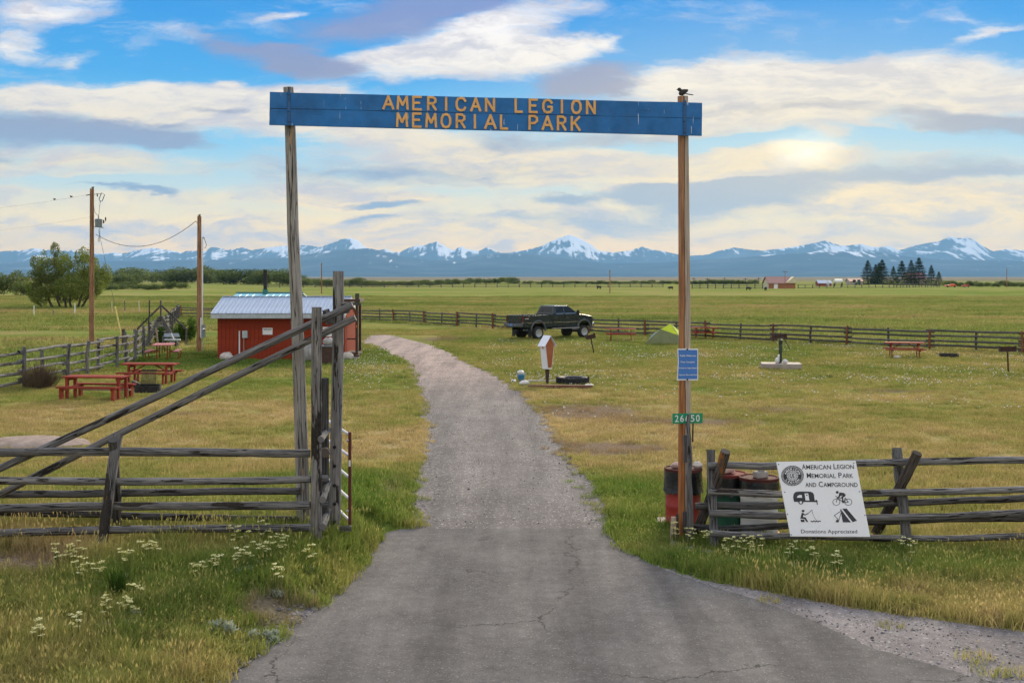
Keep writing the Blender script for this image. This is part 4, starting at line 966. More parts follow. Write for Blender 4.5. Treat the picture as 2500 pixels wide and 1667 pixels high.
# tall gate post with bolts, on its sill
gb_ = G(818, 1300)
gpst = thing('gate_post', 'tall round grey post with a column of bolts, holding the open pipe gate', 'post', (P(818, 1290, 17.4).x, 17.4, .3))
mb = MB(); pts = [P(826, 662, 17.4), P(826, 800, 17.4), P(823, 950, 17.4), P(820, 1100, 17.4), P(817, 1305, 17.4)]
mb.tube(pts, [.078, .082, .084, .085, .086], 16, .02, 80); mb.build('shaft', M['log'], gpst)
for y in (1089, 1135, 1182, 1227, 1271):
    mb = MB(); c0 = P(819, y, 17.4) + Vector((0, -.084, 0)); Mx = Matrix.Translation(c0) @ Matrix.Rotation(R(90), 4, 'X'); mb.lathe([(.0, .0), (.026, .0), (.026, .016), (0, .02)], 10, Mx); mb.build('bolt', M['iron'], gpst)
mb = MB(); mb.beam(P(795, 1291, 17.25), P(858, 1289, 17.3), .09, .07); mb.build('sill', M['log_dark'], gpst)
# pipe gate swung open along the drive
zg = lambda x, y, Y: P(x / 2.187, 950 + y / 2.187, Y)
Yn, Yf_ = 17.35, 20.0
gate_ = thing('pipe_gate', 'open pipe gate with pale rails and a dark red end upright', 'gate', (P(854, 1279, Yn).x, Yn, .3))
mb = MB(); mb.tube([zg(1868, 228, Yn), zg(1868, 722, Yn)], .024, 10); mb.build('upright', M['red_pipe'], gate_)['label'] = 'dark red upright pipe'
for yh in (1074, 1246):
    mb = MB(); mb.tube([P(846, yh + 1, Yn), P(856, yh, Yn)], .02, 8); mb.build('hinge', M['galv'], gate_)
mb = MB(); c0 = P(854.2, 1130, Yn) + Vector((0, -.028, 0)); mb.box(c0, (.03, .006, .09)); mb.build('sticker', M['white'], gate_)
near_t, near_b = zg(1866, 243, Yn), zg(1866, 700, Yn)
for k in range(5):
    a_ = near_t.lerp(near_b, k / 4)
    b_ = Vector((a_.x - .90, Yf_, a_.z))
    mb = MB(); mb.tube([a_, b_], .021, 8); mb.build('rail', M['white_pipe'], gate_)
mb = MB(); mb.tube([near_t + Vector((-.90, Yf_ - Yn, .03)), near_b + Vector((-.90, Yf_ - Yn, -.05))], .024, 8); mb.build('upright', M['red_pipe'], gate_)

# ------------------------------------------------------------------ near rail fence, right of the drive
zr = lambda x, y: (1600 + x / 2.541, 1050 + y / 2.541)
fr_ = thing('rail_fence', 'weathered grey crossed-leg pole fence carrying the white campground sign', 'fence', (5.0, 17.8, 0))
def rrail(pts, Y, th, seed, mat='log'):
    pp = [P(*zr(x, y), Y) for x, y in pts]; q_ = []
    for a_, b_ in zip(pp, pp[1:]):
        k_ = max(2, int((b_ - a_).length / .35))
        for k in range(k_): q_.append(a_.lerp(b_, k / k_))
    q_.append(pp[-1]); rr = random.Random(seed); r_ = th / 2.541 / 2 / F * Y
    q_ = [p + Vector((0, rr.uniform(-.008, .008), rr.uniform(-.008, .008))) for p in q_]
    mb = MB(); mb.tube(q_, [r_ * (1 + rr.uniform(-.05, .05)) for _ in q_], 12, .06, seed); mb.build('rail', M[mat], fr_)
rrail([(325, 218), (560, 220), (760, 222), (1250, 206), (1700, 192), (2287, 184), (2700, 178), (3500, 168)], 18.05, 46, 101)
rrail([(328, 380), (560, 388), (780, 397), (1290, 390), (1700, 383), (2287, 368), (2700, 360), (3500, 345)], 17.92, 44, 102)
rrail([(335, 515), (600, 522), (810, 532), (1310, 540), (1800, 535), (2287, 514), (2700, 505), (3500, 490)], 17.82, 46, 103)
rrail([(338, 640), (600, 652), (830, 657), (1310, 668), (1800, 672), (2287, 655), (2700, 650), (3500, 640)], 17.72, 42, 104)
rrail([(248, 471), (560, 470), (800, 465), (1300, 460), (1800, 440), (2287, 424), (2700, 412), (3500, 395)], 18.16, 44, 105, 'log_dark')
rrail([(228, 604), (420, 610), (600, 607), (700, 598), (830, 588), (1300, 568), (1800, 552), (2287, 545), (2700, 540), (3500, 530)], 18.20, 40, 106, 'log_dark')
def rlog(name, mat, pts, r, seed, par=None):
    mb = MB(); pp = [P(*zr(x, y), Y) for x, y, Y in pts]; q_ = []
    for a_, b_ in zip(pp, pp[1:]):
        for k in range(4): q_.append(a_.lerp(b_, k / 4))
    q_.append(pp[-1]); rr = random.Random(seed)
    mb.tube(q_, [r * (1 + rr.uniform(-.05, .05)) for _ in q_], 12, .06, seed); return mb.build(name, M[mat], par or fr_)
rlog('post', 'log', [(344, 122, 18.22), (350, 380, 18.08), (362, 600, 17.94), (370, 740, 17.82)], .070, 111)
rlog('crossed_leg', 'log_orange', [(436, 130, 17.85), (398, 260, 18.0), (318, 480, 18.28), (240, 672, 18.5)], .074, 112)
rlog('post', 'log', [(1497, 110, 18.25), (1512, 280, 18.15), (1540, 480, 18.02), (1560, 690, 17.9)], .078, 113)
rlog('crossed_leg', 'log_orange', [(1625, 140, 17.85), (1560, 270, 17.98), (1450, 480, 18.25), (1330, 712, 18.5)], .080, 114)
rlog('post', 'log', [(2640, 100, 18.25), (2690, 690, 17.9)], .075, 115)
rlog('crossed_leg', 'log_orange', [(2760, 130, 17.85), (2480, 705, 18.5)], .078, 116)
rlog('post', 'log', [(3440, 90, 18.25), (3500, 680, 17.9)], .075, 117)
# grey gnarled stick, blocks and stake at the foot of the arch's right post
r6 = lambda x, y: (1580 + x / 2.8, 820 + y / 2.8)
def r6log(name, mat, pts, Y, r, seed, label=None, cat=None):
    mb = MB(); pp = [P(*r6(x, y), Y) for x, y in pts]; q_ = []
    for a_, b_ in zip(pp, pp[1:]):
        for k in range(3): q_.append(a_.lerp(b_, k / 3))
    q_.append(pp[-1]); n_ = len(q_); rr = random.Random(seed)
    mb.tube(q_, [(r[0] + (r[1] - r[0]) * i / (n_ - 1)) * (1 + rr.uniform(-.06, .06)) for i in range(n_)], 10, .07, seed)
    b0 = pp[-1]
    return tag(mb.build(name, M[mat], None, origin=(b0.x, b0.y, 0)), label, cat)
r6log('leaning_stick', 'log', [(285, 535), (278, 600), (287, 700), (294, 850), (284, 960), (292, 1100), (296, 1250), (290, 1412)], 18.14, (.022, .052), 121, 'thin gnarled grey stick standing against the stained gate post', 'stick')
blk = thing('fence_spacer', 'short grey timber block fixed between gate post and gnarled stick, upper', 'block', (P(*r6(262, 860), 18.2).x, 18.2, 1.9))
mb = MB(); mb.beam(P(*r6(259, 678), 18.2), P(*r6(261, 862), 18.2), .055, .06); mb.build('block', M['log_dark'], blk)
blk = thing('fence_spacer', 'short grey timber block fixed low between gate post and gnarled stick', 'block', (P(*r6(262, 1335), 18.2).x, 18.2, .3))
mb = MB(); mb.beam(P(*r6(262, 1200), 18.2), P(*r6(262, 1338), 18.2), .075, .06); mb.build('block', M['log_dark'], blk)
r6log('stake', 'log_tan', [(184, 1236), (180, 1420)], 18.2, (.05, .055), 123, 'short tan split stake at the foot of the stained gate post', 'stake')
r6log('stake', 'log_orange', [(206, 1215), (206, 1420)], 18.18, (.02, .03), 124, 'thin rusty orange stake beside the short tan stake', 'stake')
mb = MB(); mb.tube([P(*r6(313, 596), 18.42), P(*r6(311, 724), 18.42)], .012, 8); tag(mb.build('iron_bracket', M['iron'], None, origin=P(*r6(311, 724), 18.42)), 'thin dark iron rod beside the gate post under the green number sign', 'rod')

# ------------------------------------------------------------------ signs on and by the right post
def text_polys(s, cache={}, bold=0.0):
    key = (s, bold)
    if key not in cache:
        cu = bpy.data.curves.new('t', 'FONT'); cu.body = s; cu.offset = bold; cu.resolution_u = 3
        ob = bpy.data.objects.new('t', cu); col.objects.link(ob)
        dg = bpy.context.evaluated_depsgraph_get(); ev = ob.evaluated_get(dg); me_ = ev.to_mesh()
        vs_ = [(v_.co.x, v_.co.y) for v_ in me_.vertices]; fs_ = [tuple(p.vertices) for p in me_.polygons]
        ev.to_mesh_clear(); bpy.data.objects.remove(ob); bpy.data.curves.remove(cu)
        cache[key] = (vs_, fs_)
    return cache[key]
CAPH = 0.729
def px_text(mb, s, x0, x1, ybase0, ybase1, h, plane, off, shear=0.0, bold=0.01, caph=None):
    """flat print fitted between x0 and x1; capital height h; shear = x shift per px of height"""
    vs_, fs_ = text_polys(s, bold=bold); a_ = min(v_[0] for v_ in vs_); b_ = max(v_[0] for v_ in vs_); n = len(mb.v)
    for x, y in vs_:
        t_ = (x - a_) / (b_ - a_); hy = y / (caph or CAPH) * h
        mb.v.append(plane.at(x0 + (x1 - x0) * t_ - shear * hy, ybase0 + (ybase1 - ybase0) * t_ - hy, off))
    for f in fs_: mb.face([n + i for i in f])
# blue notice
NP = Plane((2.6, 18.35 - .112, 0), (0, -1, 0))
nt_ = thing('notice_sign', 'blue paper notice with white lettering nailed to the stained gate post', 'sign', NP.at(1680, 928))
mb = MB(); px_prism(mb, [(1653.8, 851), (1704.6, 851), (1704.4, 928.3), (1652.8, 928.3), (1653.6, 900), (1655, 885), (1654.5, 868)], NP, -.004, 0.0); mb.build('border', M['white_sign'], nt_)
mb = MB(); px_prism(mb, [(1655.8, 854), (1702.4, 854), (1702.2, 925), (1655.2, 925), (1656.2, 900), (1657.4, 885), (1656.6, 868)], NP, .0015, .003); mb.build('panel', M['blue_sign'], nt_)
mb = MB()
r4 = lambda x, y: (1200 + x / 4.2, 720 + y / 4.2)
for s, a_, b_, yb, h in (('Public Welcome', 1932, 2097, 630, 17), ('Free Camping', 1940, 2083, 694, 17), ('Donations Appreciated', 1916, 2108, 754, 14), ('Veterans Memorial Park', 1917, 2107, 824, 14)):
    px_text(mb, s, r4(a_, 0)[0], r4(b_, 0)[0], r4(0, yb)[1], r4(0, yb)[1], h / 4.2, NP, .006, bold=.02)
tag(mb.build('lettering', M['white'], nt_), kind='stuff')
for y in (853, 926):
    mb = MB(); mb.ell(NP.at(1678, y, .004), (.014, .008, .014), 8, 6); mb.build('nail', M['iron'], nt_)
# green house number
HP = Plane((2.6, 18.35 - .105, 0), (0, -1, 0))
hs = thing('house_number_sign', 'green plate with white house number 26650 on the stained gate post', 'sign', HP.at(1678, 1034))
mb = MB(); px_prism(mb, [(1641.5, 1009.5), (1716, 1007.8), (1715.2, 1032.6), (1642, 1034.3)], HP, -.004, 0); mb.build('plate', M['green_sign'], hs, bevel=.004)
mb = MB()
for k, ch in enumerate('26650'):
    x0 = 1647.5 + k * 12.9; px_text(mb, ch, x0, x0 + 9.2, 1029.6 - k * .3, 1029.5 - k * .3, 17.0, HP, .004, bold=.012)
tag(mb.build('number', M['white'], hs), kind='stuff')
# white campground sign, leaning with the fence
c_tl, c_tr, c_br, c_bl = (1895, 1126.7), (2089, 1124), (2124.6, 1309.7), (1929.8, 1308.6)
top_m = P(1992, 1125, 17.93); bot_m = P(2027, 1309, 17.58)
up_v = (top_m - bot_m); nrm = Vector((1, 0, 0)).cross(up_v); SP = Plane(bot_m, nrm)
cs = thing('campground_sign', 'white campground sign with black lettering, emblem and pictograms on the fence', 'sign', SP.at(2027, 1309))
mb = MB(); px_prism(mb, [c_tl, c_tr, c_br, c_bl], SP, -.006, 0); mb.build('panel', M['white_sign'], cs)
z8 = lambda x, y: (1890 + x / 7.128, 1110 + y / 7.128)
SH = -35.2 / 183.0            # the sheet's slant
def st(mb, s, x0, x1, y0, y1, h, bold, caph=None):
    (a_, b_), (c_, d_) = z8(x0, y0), z8(x1, y1); px_text(mb, s, a_, c_, b_, d_, h / 7.128, SP, .003, 0.09, bold, caph)
mb = MB()
def small_caps(parts):
    for s, x0, x1, yb, h in parts: st(mb, s, x0, x1, yb, yb, h, .012)
small_caps([('A', 487, 552, 250, 92), ('MERiCAN', 560, 990, 248, 76), ('L', 1035, 1090, 245, 92), ('EGION', 1100, 1390, 243, 76),
            ('M', 570, 645, 400, 92), ('EMORIAL', 655, 1075, 400, 76), ('P', 1120, 1180, 398, 92), ('ARK', 1190, 1375, 398, 76),
            ('AND', 545, 735, 556, 76), ('C', 778, 850, 556, 94), ('AMPGROUND', 860, 1455, 556, 76)])
st(mb, 'Donations Appreciated', 470, 1447, 1360, 1362, 66, .004)
tag(mb.build('lettering', M['ink'], cs), kind='stuff')
# emblem: toothed ring, dark band with white words, monogram at the centre
def z8p(pts): return [z8(x, y) for x, y in pts]
em = MB(); ew = MB(); ecx, ecy, rx, ry = 318, 363, 196, 176
def er(r_, a_): return (ecx + rx * r_ * math.cos(a_) - SH * 0, ecy - ry * r_ * math.sin(a_))
def ering(mbx, r0, r1, off, n=56, a0=0, a1=2 * math.pi):
    for i in range(n):
        t0, t1 = a0 + (a1 - a0) * i / n, a0 + (a1 - a0) * (i + 1) / n
        q4 = [er(r0, t0), er(r1, t0), er(r1, t1), er(r0, t1)]
        nn_ = len(mbx.v); mbx.v += [SP.at(*z8(*p), off) for p in q4]; mbx.face((nn_, nn_ + 1, nn_ + 2, nn_ + 3))
for i in range(44):
    a0 = 2 * math.pi * i / 44
    ering(em, .80, 1.0, .003, 2, a0, a0 + 2 * math.pi / 44 * .60)
ering(em, .97, 1.0, .0034); ering(em, .52, .80, .003); ering(em, .50, .535, .0036); ering(em, .24, .27, .003)
for i in range(26):
    a0 = 2 * math.pi * i / 26; ering(em, .31 + .05 * (i % 2), .44 + .04 * (i % 3 == 0), .003, 2, a0, a0 + .13)
def arc_text(s, r_, a_start, a_end, hh, inward=False):
    for k, ch in enumerate(s):
        t_ = a_start + (a_end - a_start) * k / (len(s) - 1); vs_, fs_ = text_polys(ch, bold=.03); w_ = max(v_[0] for v_ in vs_); n = len(ew.v)
        cx_, cy_ = math.cos(t_), math.sin(t_)
        for x, y in vs_:
            u_, v_ = (x - w_ / 2) / CAPH * hh, (y / CAPH - .5) * hh
            if not inward: lx, ly = r_ * cx_ + v_ * cx_ + u_ * cy_, r_ * cy_ + v_ * cy_ - u_ * cx_
            else: lx, ly = r_ * cx_ - v_ * cx_ - u_ * cy_, r_ * cy_ - v_ * cy_ + u_ * cx_
            ew.v.append(SP.at(*z8(ecx + rx * lx, ecy - ry * ly), .006))
        for f in fs_: ew.face([n + i for i in f])
arc_text('AMERICAN', .66, R(158), R(22), .21); arc_text('LEGION', .66, R(220), R(320), .21, True)
emb = em.build('emblem', M['ink'], cs); tag(ew.build('emblem_lettering', M['white_sign'], emb), kind='stuff')
mb = MB(); st(mb, 'US', 282, 352, 392, 392, 62, .04); mb.build('monogram', M['ink'], emb)
# pictograms
def poly8(mb, pts, off=.003):
    n = len(mb.v); mb.v += [SP.at(*z8(x, y), off) for x, y in pts]; mb.face(range(n, n + len(pts)))
def line8(mb, pts, w, off=.003):
    for i, ((ax, ay), (bx_, by)) in enumerate(zip(pts, pts[1:])):
        l_ = math.hypot(bx_ - ax, by - ay); tx, ty = (bx_ - ax) / l_ * w * .4, (by - ay) / l_ * w * .4; nx_, ny_ = -(by - ay) / l_ * w / 2, (bx_ - ax) / l_ * w / 2
        poly8(mb, [(ax - tx + nx_, ay - ty + ny_), (bx_ + tx + nx_, by + ty + ny_), (bx_ + tx - nx_, by + ty - ny_), (ax - tx - nx_, ay - ty - ny_)], off + .0002 * (i % 5))
def disc8(mb, cx_, cy_, r_, off=.003, r0=0, n=22, ry_=None):
    ry_ = ry_ or r_ * .92
    if r0 == 0: poly8(mb, [(cx_ + r_ * math.cos(6.2832 * i / n), cy_ + ry_ * math.sin(6.2832 * i / n)) for i in range(n)], off)
    else:
        for i in range(n):
            a0, a1 = 6.2832 * i / n, 6.2832 * (i + 1) / n; k_ = r0 / r_
            poly8(mb, [(cx_ + r_ * math.cos(a0), cy_ + ry_ * math.sin(a0)), (cx_ + r_ * math.cos(a1), cy_ + ry_ * math.sin(a1)), (cx_ + r0 * math.cos(a1), cy_ + ry_ * k_ * math.sin(a1)), (cx_ + r0 * math.cos(a0), cy_ + ry_ * k_ * math.sin(a0))], off)
kb, kw = MB(), MB()
poly8(kb, [(345, 815), (328, 735), (340, 675), (375, 642), (430, 636), (630, 638), (670, 655), (692, 690), (705, 790), (750, 795), (762, 812), (740, 820)])
disc8(kb, 465, 820, 44, .0034); line8(kb, [(735, 785), (752, 860)], 16, .0038)
poly8(kw, [(392, 745), (405, 715), (440, 697), (478, 697), (486, 745)], .006); poly8(kw, [(527, 672), (590, 668), (612, 795), (545, 790)], .006); disc8(kw, 462, 826, 22, .006)
poly8(kb, [(550, 690), (578, 688), (580, 706), (553, 708)], .008)
pic = kb.build('caravan_pictogram', M['ink'], cs); kw.build('pictogram_cutout', M['white_sign'], pic)
kb = MB(); disc8(kb, 1097, 650, 25)
for wx in (1082, 1290): disc8(kb, wx, 820, 66, .003, 57, 26, 60)
poly8(kb, [(1135, 652), (1210, 660), (1243, 690), (1240, 715), (1200, 740), (1205, 830), (1185, 838), (1180, 760), (1165, 730), (1195, 705), (1150, 715), (1130, 750), (1085, 752), (1120, 720)], .0034)
line8(kb, [(1082, 820), (1100, 740), (1190, 760), (1212, 830), (1290, 820), (1235, 750), (1212, 830), (1110, 755)], 11, .0042); line8(kb, [(1068, 718), (1090, 728), (1098, 745)], 10, .005)
kb.build('cyclist_pictogram', M['ink'], cs)
kb = MB(); disc8(kb, 503, 975, 25)
poly8(kb, [(478, 1008), (505, 1008), (535, 1035), (590, 1008), (596, 1020), (540, 1052), (505, 1045), (500, 1080), (545, 1085), (590, 1160), (565, 1168), (525, 1112), (455, 1105)], .0034)
poly8(kb, [(458, 1125), (522, 1122), (530, 1166), (470, 1168)], .0038); line8(kb, [(575, 1030), (662, 955)], 9, .004); line8(kb, [(658, 965), (672, 1030), (700, 1090), (738, 1142)], 5, .004)
line8(kb, [(640, 1150), (665, 1162), (690, 1146), (715, 1162), (740, 1148), (765, 1162), (785, 1150), (805, 1152)], 16, .0034)
kb.build('angler_pictogram', M['ink'], cs)
kb = MB(); poly8(kb, [(1160, 945), (1335, 1172), (1195, 1172), (1165, 1020)], .003); poly8(kb, [(1185, 935), (1260, 932), (1440, 1142), (1365, 1168)], .003)
line8(kb, [(1160, 945), (1148, 985), (1045, 1052), (1112, 1120), (1075, 1165), (1118, 1165), (1165, 1000)], 10, .0034); poly8(kb, [(1080, 1130), (1118, 1125), (1118, 1168), (1072, 1168)], .003)
kb.build('tent_pictogram', M['ink'], cs)
for x, y in ((77, 165), (1386, 142), (184, 648), (1486, 638), (232, 1032), (1580, 1048), (296, 1388)):
    mb = MB(); mb.ell(SP.at(*z8(x, y), .002), (.009, .005, .009), 8, 5); mb.build('screw', M['iron'], cs)

# ------------------------------------------------------------------ drums on their slab
def drum(label, cx, ybase, mat, lidmat, liner, diam=.585, h=.88, tilt=0.0):
    g = flat(cx, ybase); r_ = diam / 2
    t_ = thing('oil_drum', label, 'drum', (g[0], g[1], .06), 0, None)
    prof = [(r_ * .97, 0), (r_, .015), (r_, .05), (r_ * .985, .06)]
    for k in (1, 2): zc = h * k / 3; prof += [(r_ * .985, zc - .03), (r_ * 1.02, zc), (r_ * .985, zc + .03)]
    prof += [(r_ * .985, h - .03), (r_ * 1.01, h - .02), (r_ * 1.01, h)]
    mb = MB(); mb.lathe(prof, 32); mb.build('body', M[mat], t_, True)
    if liner:
        mb = MB(); n = 40; rr = random.Random(liner)
        prof2 = [(1.035, h - .015), (1.05, h - .06), (1.06, h - .15), (1.07, h - liner * .8), (1.13, h - liner)]
        base = len(mb.v)
        for (k_, z) in prof2:
            for i in range(n):
                a_ = 6.2832 * i / n; w_ = 1 + .016 * math.sin(i * 2.3 + z * 9) + rr.uniform(-.010, .010)
                mb.v.append(Vector((r_ * k_ * w_ * math.cos(a_), r_ * k_ * w_ * math.sin(a_), z + (rr.uniform(-.03, .03) if z == h - liner else 0))))
        for j in range(len(prof2) - 1):
            for i in range(n):
                i2 = (i + 1) % n; mb.face((base + j * n + i, base + j * n + i2, base + (j + 1) * n + i2, base + (j + 1) * n + i), None, True)
        mb.build('bin_liner', M['liner'], t_, True)
    Mx = Matrix.Translation((0, 0, h + .006)) @ Matrix.Rotation(tilt, 4, 'Y')
    mb = MB(); mb.lathe([(r_ * 1.05, -.03), (r_ * 1.07, 0.0), (r_ * 1.06, .018), (r_ * .98, .018), (r_ * .95, .004), (.0, .004)], 32, Mx); mb.build('lid', M[lidmat], t_, True)
    return t_, Vector((g[0], g[1], .06 + h + .012))
slab_pts = [flat(1700, 1299), flat(1975, 1300), flat(1990, 1331), flat(1705, 1331)]
mb = MB(); mb.hexa([(x, y, -.05) for x, y in slab_pts] + [(x, y, .06) for x, y in slab_pts]); tag(mb.build('concrete_slab', M['concrete'], None, origin=(*slab_pts[0], 0)), 'low concrete slab under the oil drums', 'slab')
slab2 = [flat(1605, 1270), flat(1715, 1270), flat(1716, 1292), flat(1603, 1292)]
mb = MB(); mb.hexa([(x, y, -.05) for x, y in slab2] + [(x, y, .056) for x, y in slab2]); tag(mb.build('concrete_slab', M['concrete'], None, origin=(*slab2[0], 0)), 'small concrete slab under the red drum', 'slab')
d1, t1 = drum('red oil drum with black liner and two stones on its lid', 1668, 1284, 'drum_red', 'drum_lid', .36)
d2, t2 = drum('green oil drum with a flat stone on its red lid', 1776, 1300, 'drum_green', 'drum_lid_red', .30)
d3, t3 = drum('white oil drum with a broken block on its dark lid', 1853, 1313, 'drum_white', 'drum_lid', .22)
mb = MB(); g = flat(1853, 1313); Mx = Matrix.Translation((g[0], g[1], .06)); mb.lathe([(.31, .0), (.325, .02), (.32, .045), (.295, .05)], 30, Mx); mb.build('base_rim', M['orange_trim'], d3)
def rock(name, label, c, r_, mat, seed, cat='rock', jit=.13, nu=12, nv=8, rot=0.0):
    mb = MB(); mb.ell((0, 0, 0), r_, nu, nv, Matrix.Rotation(rot, 3, 'Z'), jit, seed)
    o_ = mb.build(name, M[mat], None, origin=(0, 0, 0)); o_.location = c
    return tag(o_, label, cat)
rock('stone', 'rounded pale stone on the lid of the red drum, nearer the fence', t1 + Vector((.23, -.03, .055)), (.085, .07, .065), 'pale_rock', 1)
rock('stone', 'pinkish stone on the lid of the red drum, behind the gate post', t1 + Vector((-.10, .02, .045)), (.10, .08, .055), 'pink_rock', 2)
rock('stone', 'flat pinkish stone on the lid of the green drum', t2 + Vector((-.05, -.02, .06)), (.17, .10, .075), 'pink_rock', 3, jit=.16)
bk_ = thing('broken_block', 'broken grey concrete block on the lid of the white drum', 'block', t3 + Vector((.02, -.03, 0)))
mb = MB(); mb.box((0, 0, .05), (.20, .15, .10), Matrix.Rotation(R(20), 3, 'Z')); mb.build('base', M['rock'], bk_, True, bevel=.015)
mb = MB(); mb.hexa([(-.03, -.05, .102), (.06, -.06, .102), (.05, .05, .102), (-.04, .05, .102), (-.06, -.03, .22), (.0, -.03, .24), (.0, .03, .22), (-.05, .04, .20)]); mb.build('shard', M['rock'], bk_, True, bevel=.01)

# ------------------------------------------------------------------ red cabin with metal roof
sc_ = 58.9 / F
def BX(px, Y=58.9): return (px - CX) / F * Y
def BZ(py, Y=58.9): return CH + (HY - py) / F * Y
xl, xr_, yf, yb, zt = BX(531), BX(841.6), 58.9, 63.1, 2.05
cab = thing('cabin', 'small red board cabin with pale metal roof and porch', 'cabin', ((xl + xr_) / 2, 61, 0))
mb = MB(); mb.box(((xl + xr_) / 2, (yf + yb) / 2 + .02, zt / 2 - .05), (xr_ - xl - .06, yb - yf - .06, zt + .1)); mb.build('wall', M['red_wall'], cab)
nb = 31; bw = (xr_ - xl) / nb; first = None
for i in range(nb):
    if first is None:
        mb = MB(); mb.box((0, 0, 0), (bw - .012, .03, zt + .1)); first = mb.build('wall_board', M['red_wall'], cab, True); ob = first
    else: ob = share(first, 'wall_board', cab)
    ob.location = (xl + bw * (i + .5) - (xl + xr_) / 2, yf - 61 - .0 + rng.uniform(-.003, .003), zt / 2 - .05)
fst = None; nb2 = 20; bd = (yb - yf) / nb2
for i in range(nb2):
    if fst is None:
        mb = MB(); mb.box((0, 0, 0), (.03, bd - .012, zt + .1)); fst = mb.build('wall_board', M['red_wall'], cab, True); ob = fst
    else: ob = share(fst, 'wall_board', cab)
    ob.location = (xr_ - (xl + xr_) / 2, yf + bd * (i + .5) - 61, zt / 2 - .05)
mb = MB(); mb.prism([(xr_ - .02, yf, zt), (xr_ - .02, yb, zt), (xr_ - .02, 61, 3.0)], [(xl + .02, yf, zt), (xl + .02, yb, zt), (xl + .02, 61, 3.0)]); mb.build('gable', M['red_wall'], cab)
rl, rr_ = BX(514, 58.5), BX(842, 58.5) ; e0 = Vector((0, 58.50, 2.27)); e1 = Vector((0, 61.0, 3.05)); e2 = Vector((0, 63.5, 2.27))
np_ = 17; pw = (rr_ - rl) / np_
nrm_f = Vector((0, -(e1.z - e0.z), e1.y - e0.y)).normalized(); nrm_b = Vector((0, (e1.z - e0.z), e1.y - e0.y)).normalized()
for side, (a_, b_, nn_) in enumerate(((e0, e1, nrm_f), (e2, e1, nrm_b))):
    proto_ = None
    for i in range(np_):
        if proto_ is None:
            mb = MB(); o_ = Vector((pw / 2, 0, 0))
            base_ = [a_ - o_, a_ + o_, b_ + o_, b_ - o_]
            mb.hexa([p for p in base_] + [p + nn_ * .012 for p in base_])
            for rx_ in (-pw / 2 + .02, 0.0):
                c_ = Vector((rx_, 0, 0)); w_ = Vector((.022, 0, 0)); h_ = .04 if rx_ < -.05 else .02
                rb = [a_ + c_ - w_, a_ + c_ + w_, b_ + c_ + w_ * 1.0, b_ + c_ - w_]
                mb.hexa([p + nn_ * .0125 for p in rb] + [p + nn_ * (.0125 + h_) for p in [a_ + c_ - w_ * .5, a_ + c_ + w_ * .5, b_ + c_ + w_ * .5, b_ + c_ - w_ * .5]])
            WM['tmp'] = Matrix.Identity(4)
            proto_ = mb.build('roof_panel', M['tin_roof'], cab, True); ob = proto_
        else: ob = share(proto_, 'roof_panel', cab)
        ob.location = (rl + pw * (i + .5) - (xl + xr_) / 2, -61.0, 0)
mb = MB(); mb.beam((rl, 61, 3.085), (rr_, 61, 3.085), .22, .03); mb.build('ridge_cap', M['tin_roof'], cab)
mb = MB(); mb.box(((rl + rr_) / 2, 58.53, 2.145), (rr_ - rl, .03, .22)); mb.build('fascia', M['grey_trim'], cab)
mb = MB(); mb.box(((rl + rr_) / 2, 58.74, 2.055), (rr_ - rl - .05, .38, .02)); mb.build('soffit', M['red_wall'], cab)
for X in (rl, rr_):
    s_ = 1 if X == rl else -1
    mb = MB(); mb.beam((X + .02 * s_, 58.52, 2.17), (X + .02 * s_, 61, 2.95), .03, .20); mb.beam((X + .02 * s_, 63.48, 2.17), (X + .02 * s_, 61.001, 2.95), .03, .20); tag(mb.build('barge_board', M['white'], cab), kind='stuff')
# porch on the cabin's end wall
px0, px1 = xr_, xr_ + .58
mb = MB(); mb.box(((px0 + px1) / 2 + .02, 60.1, .25), (.62, 1.6, .12)); mb.build('porch_deck', M['brown'], cab)
for k in range(2):
    mb = MB(); mb.box(((px0 + px1) / 2 + .05, 59.15 - .3 * k, .15 - .09 * k), (.75, .3, .09)); mb.build('porch_step', M['rock' if k else 'brown'], cab)
for Y_, zt_ in ((59.45, 2.62), (60.7, 2.62)):
    mb = MB(); mb.box((px1 - .05, Y_, zt_ / 2 + .1), (.13, .13, zt_)); mb.build('porch_post', M['brown'], cab)
mb = MB(); mb.box((px1 - .02, 59.36, 3.0), (.20, .05, .5)); mb.build('porch_finial', M['log_dark'], cab)
mb = MB(); mb.box(((px0 + px1) / 2 - .05, 60.1, 2.90), (.95, 1.7, .13)); mb.build('porch_roof', M['brown'], cab)
mb = MB(); mb.box(((px0 + px1) / 2, 59.30, 2.74), (.85, .10, .16)); mb.build('porch_beam', M['log_dark'], cab)
mb = MB(); mb.box(((px0 + px1) / 2, 59.45, .98), (.5, .05, .07)); mb.build('porch_rail', M['brown'], cab)
mb = MB(); mb.box((px1 - .05, 59.35, 1.62), (.05, .03, .11)); mb.build('reflector', M['orange_lamp'], cab)
rz2 = lambda x, y: (450 + x / 3.92, 600 + y / 3.92)
def wallrect(name, mat, x0, y0, x1, y1, th, par):
    a_, b_ = rz2(x0, y0), rz2(x1, y1); mb = MB(); X0, X1, Z0, Z1 = BX(a_[0]), BX(b_[0]), BZ(b_[1]), BZ(a_[1])
    mb.box(((X0 + X1) / 2, yf - .02 - th / 2, (Z0 + Z1) / 2), (X1 - X0, th, Z1 - Z0)); return mb.build(name, M[mat], par)
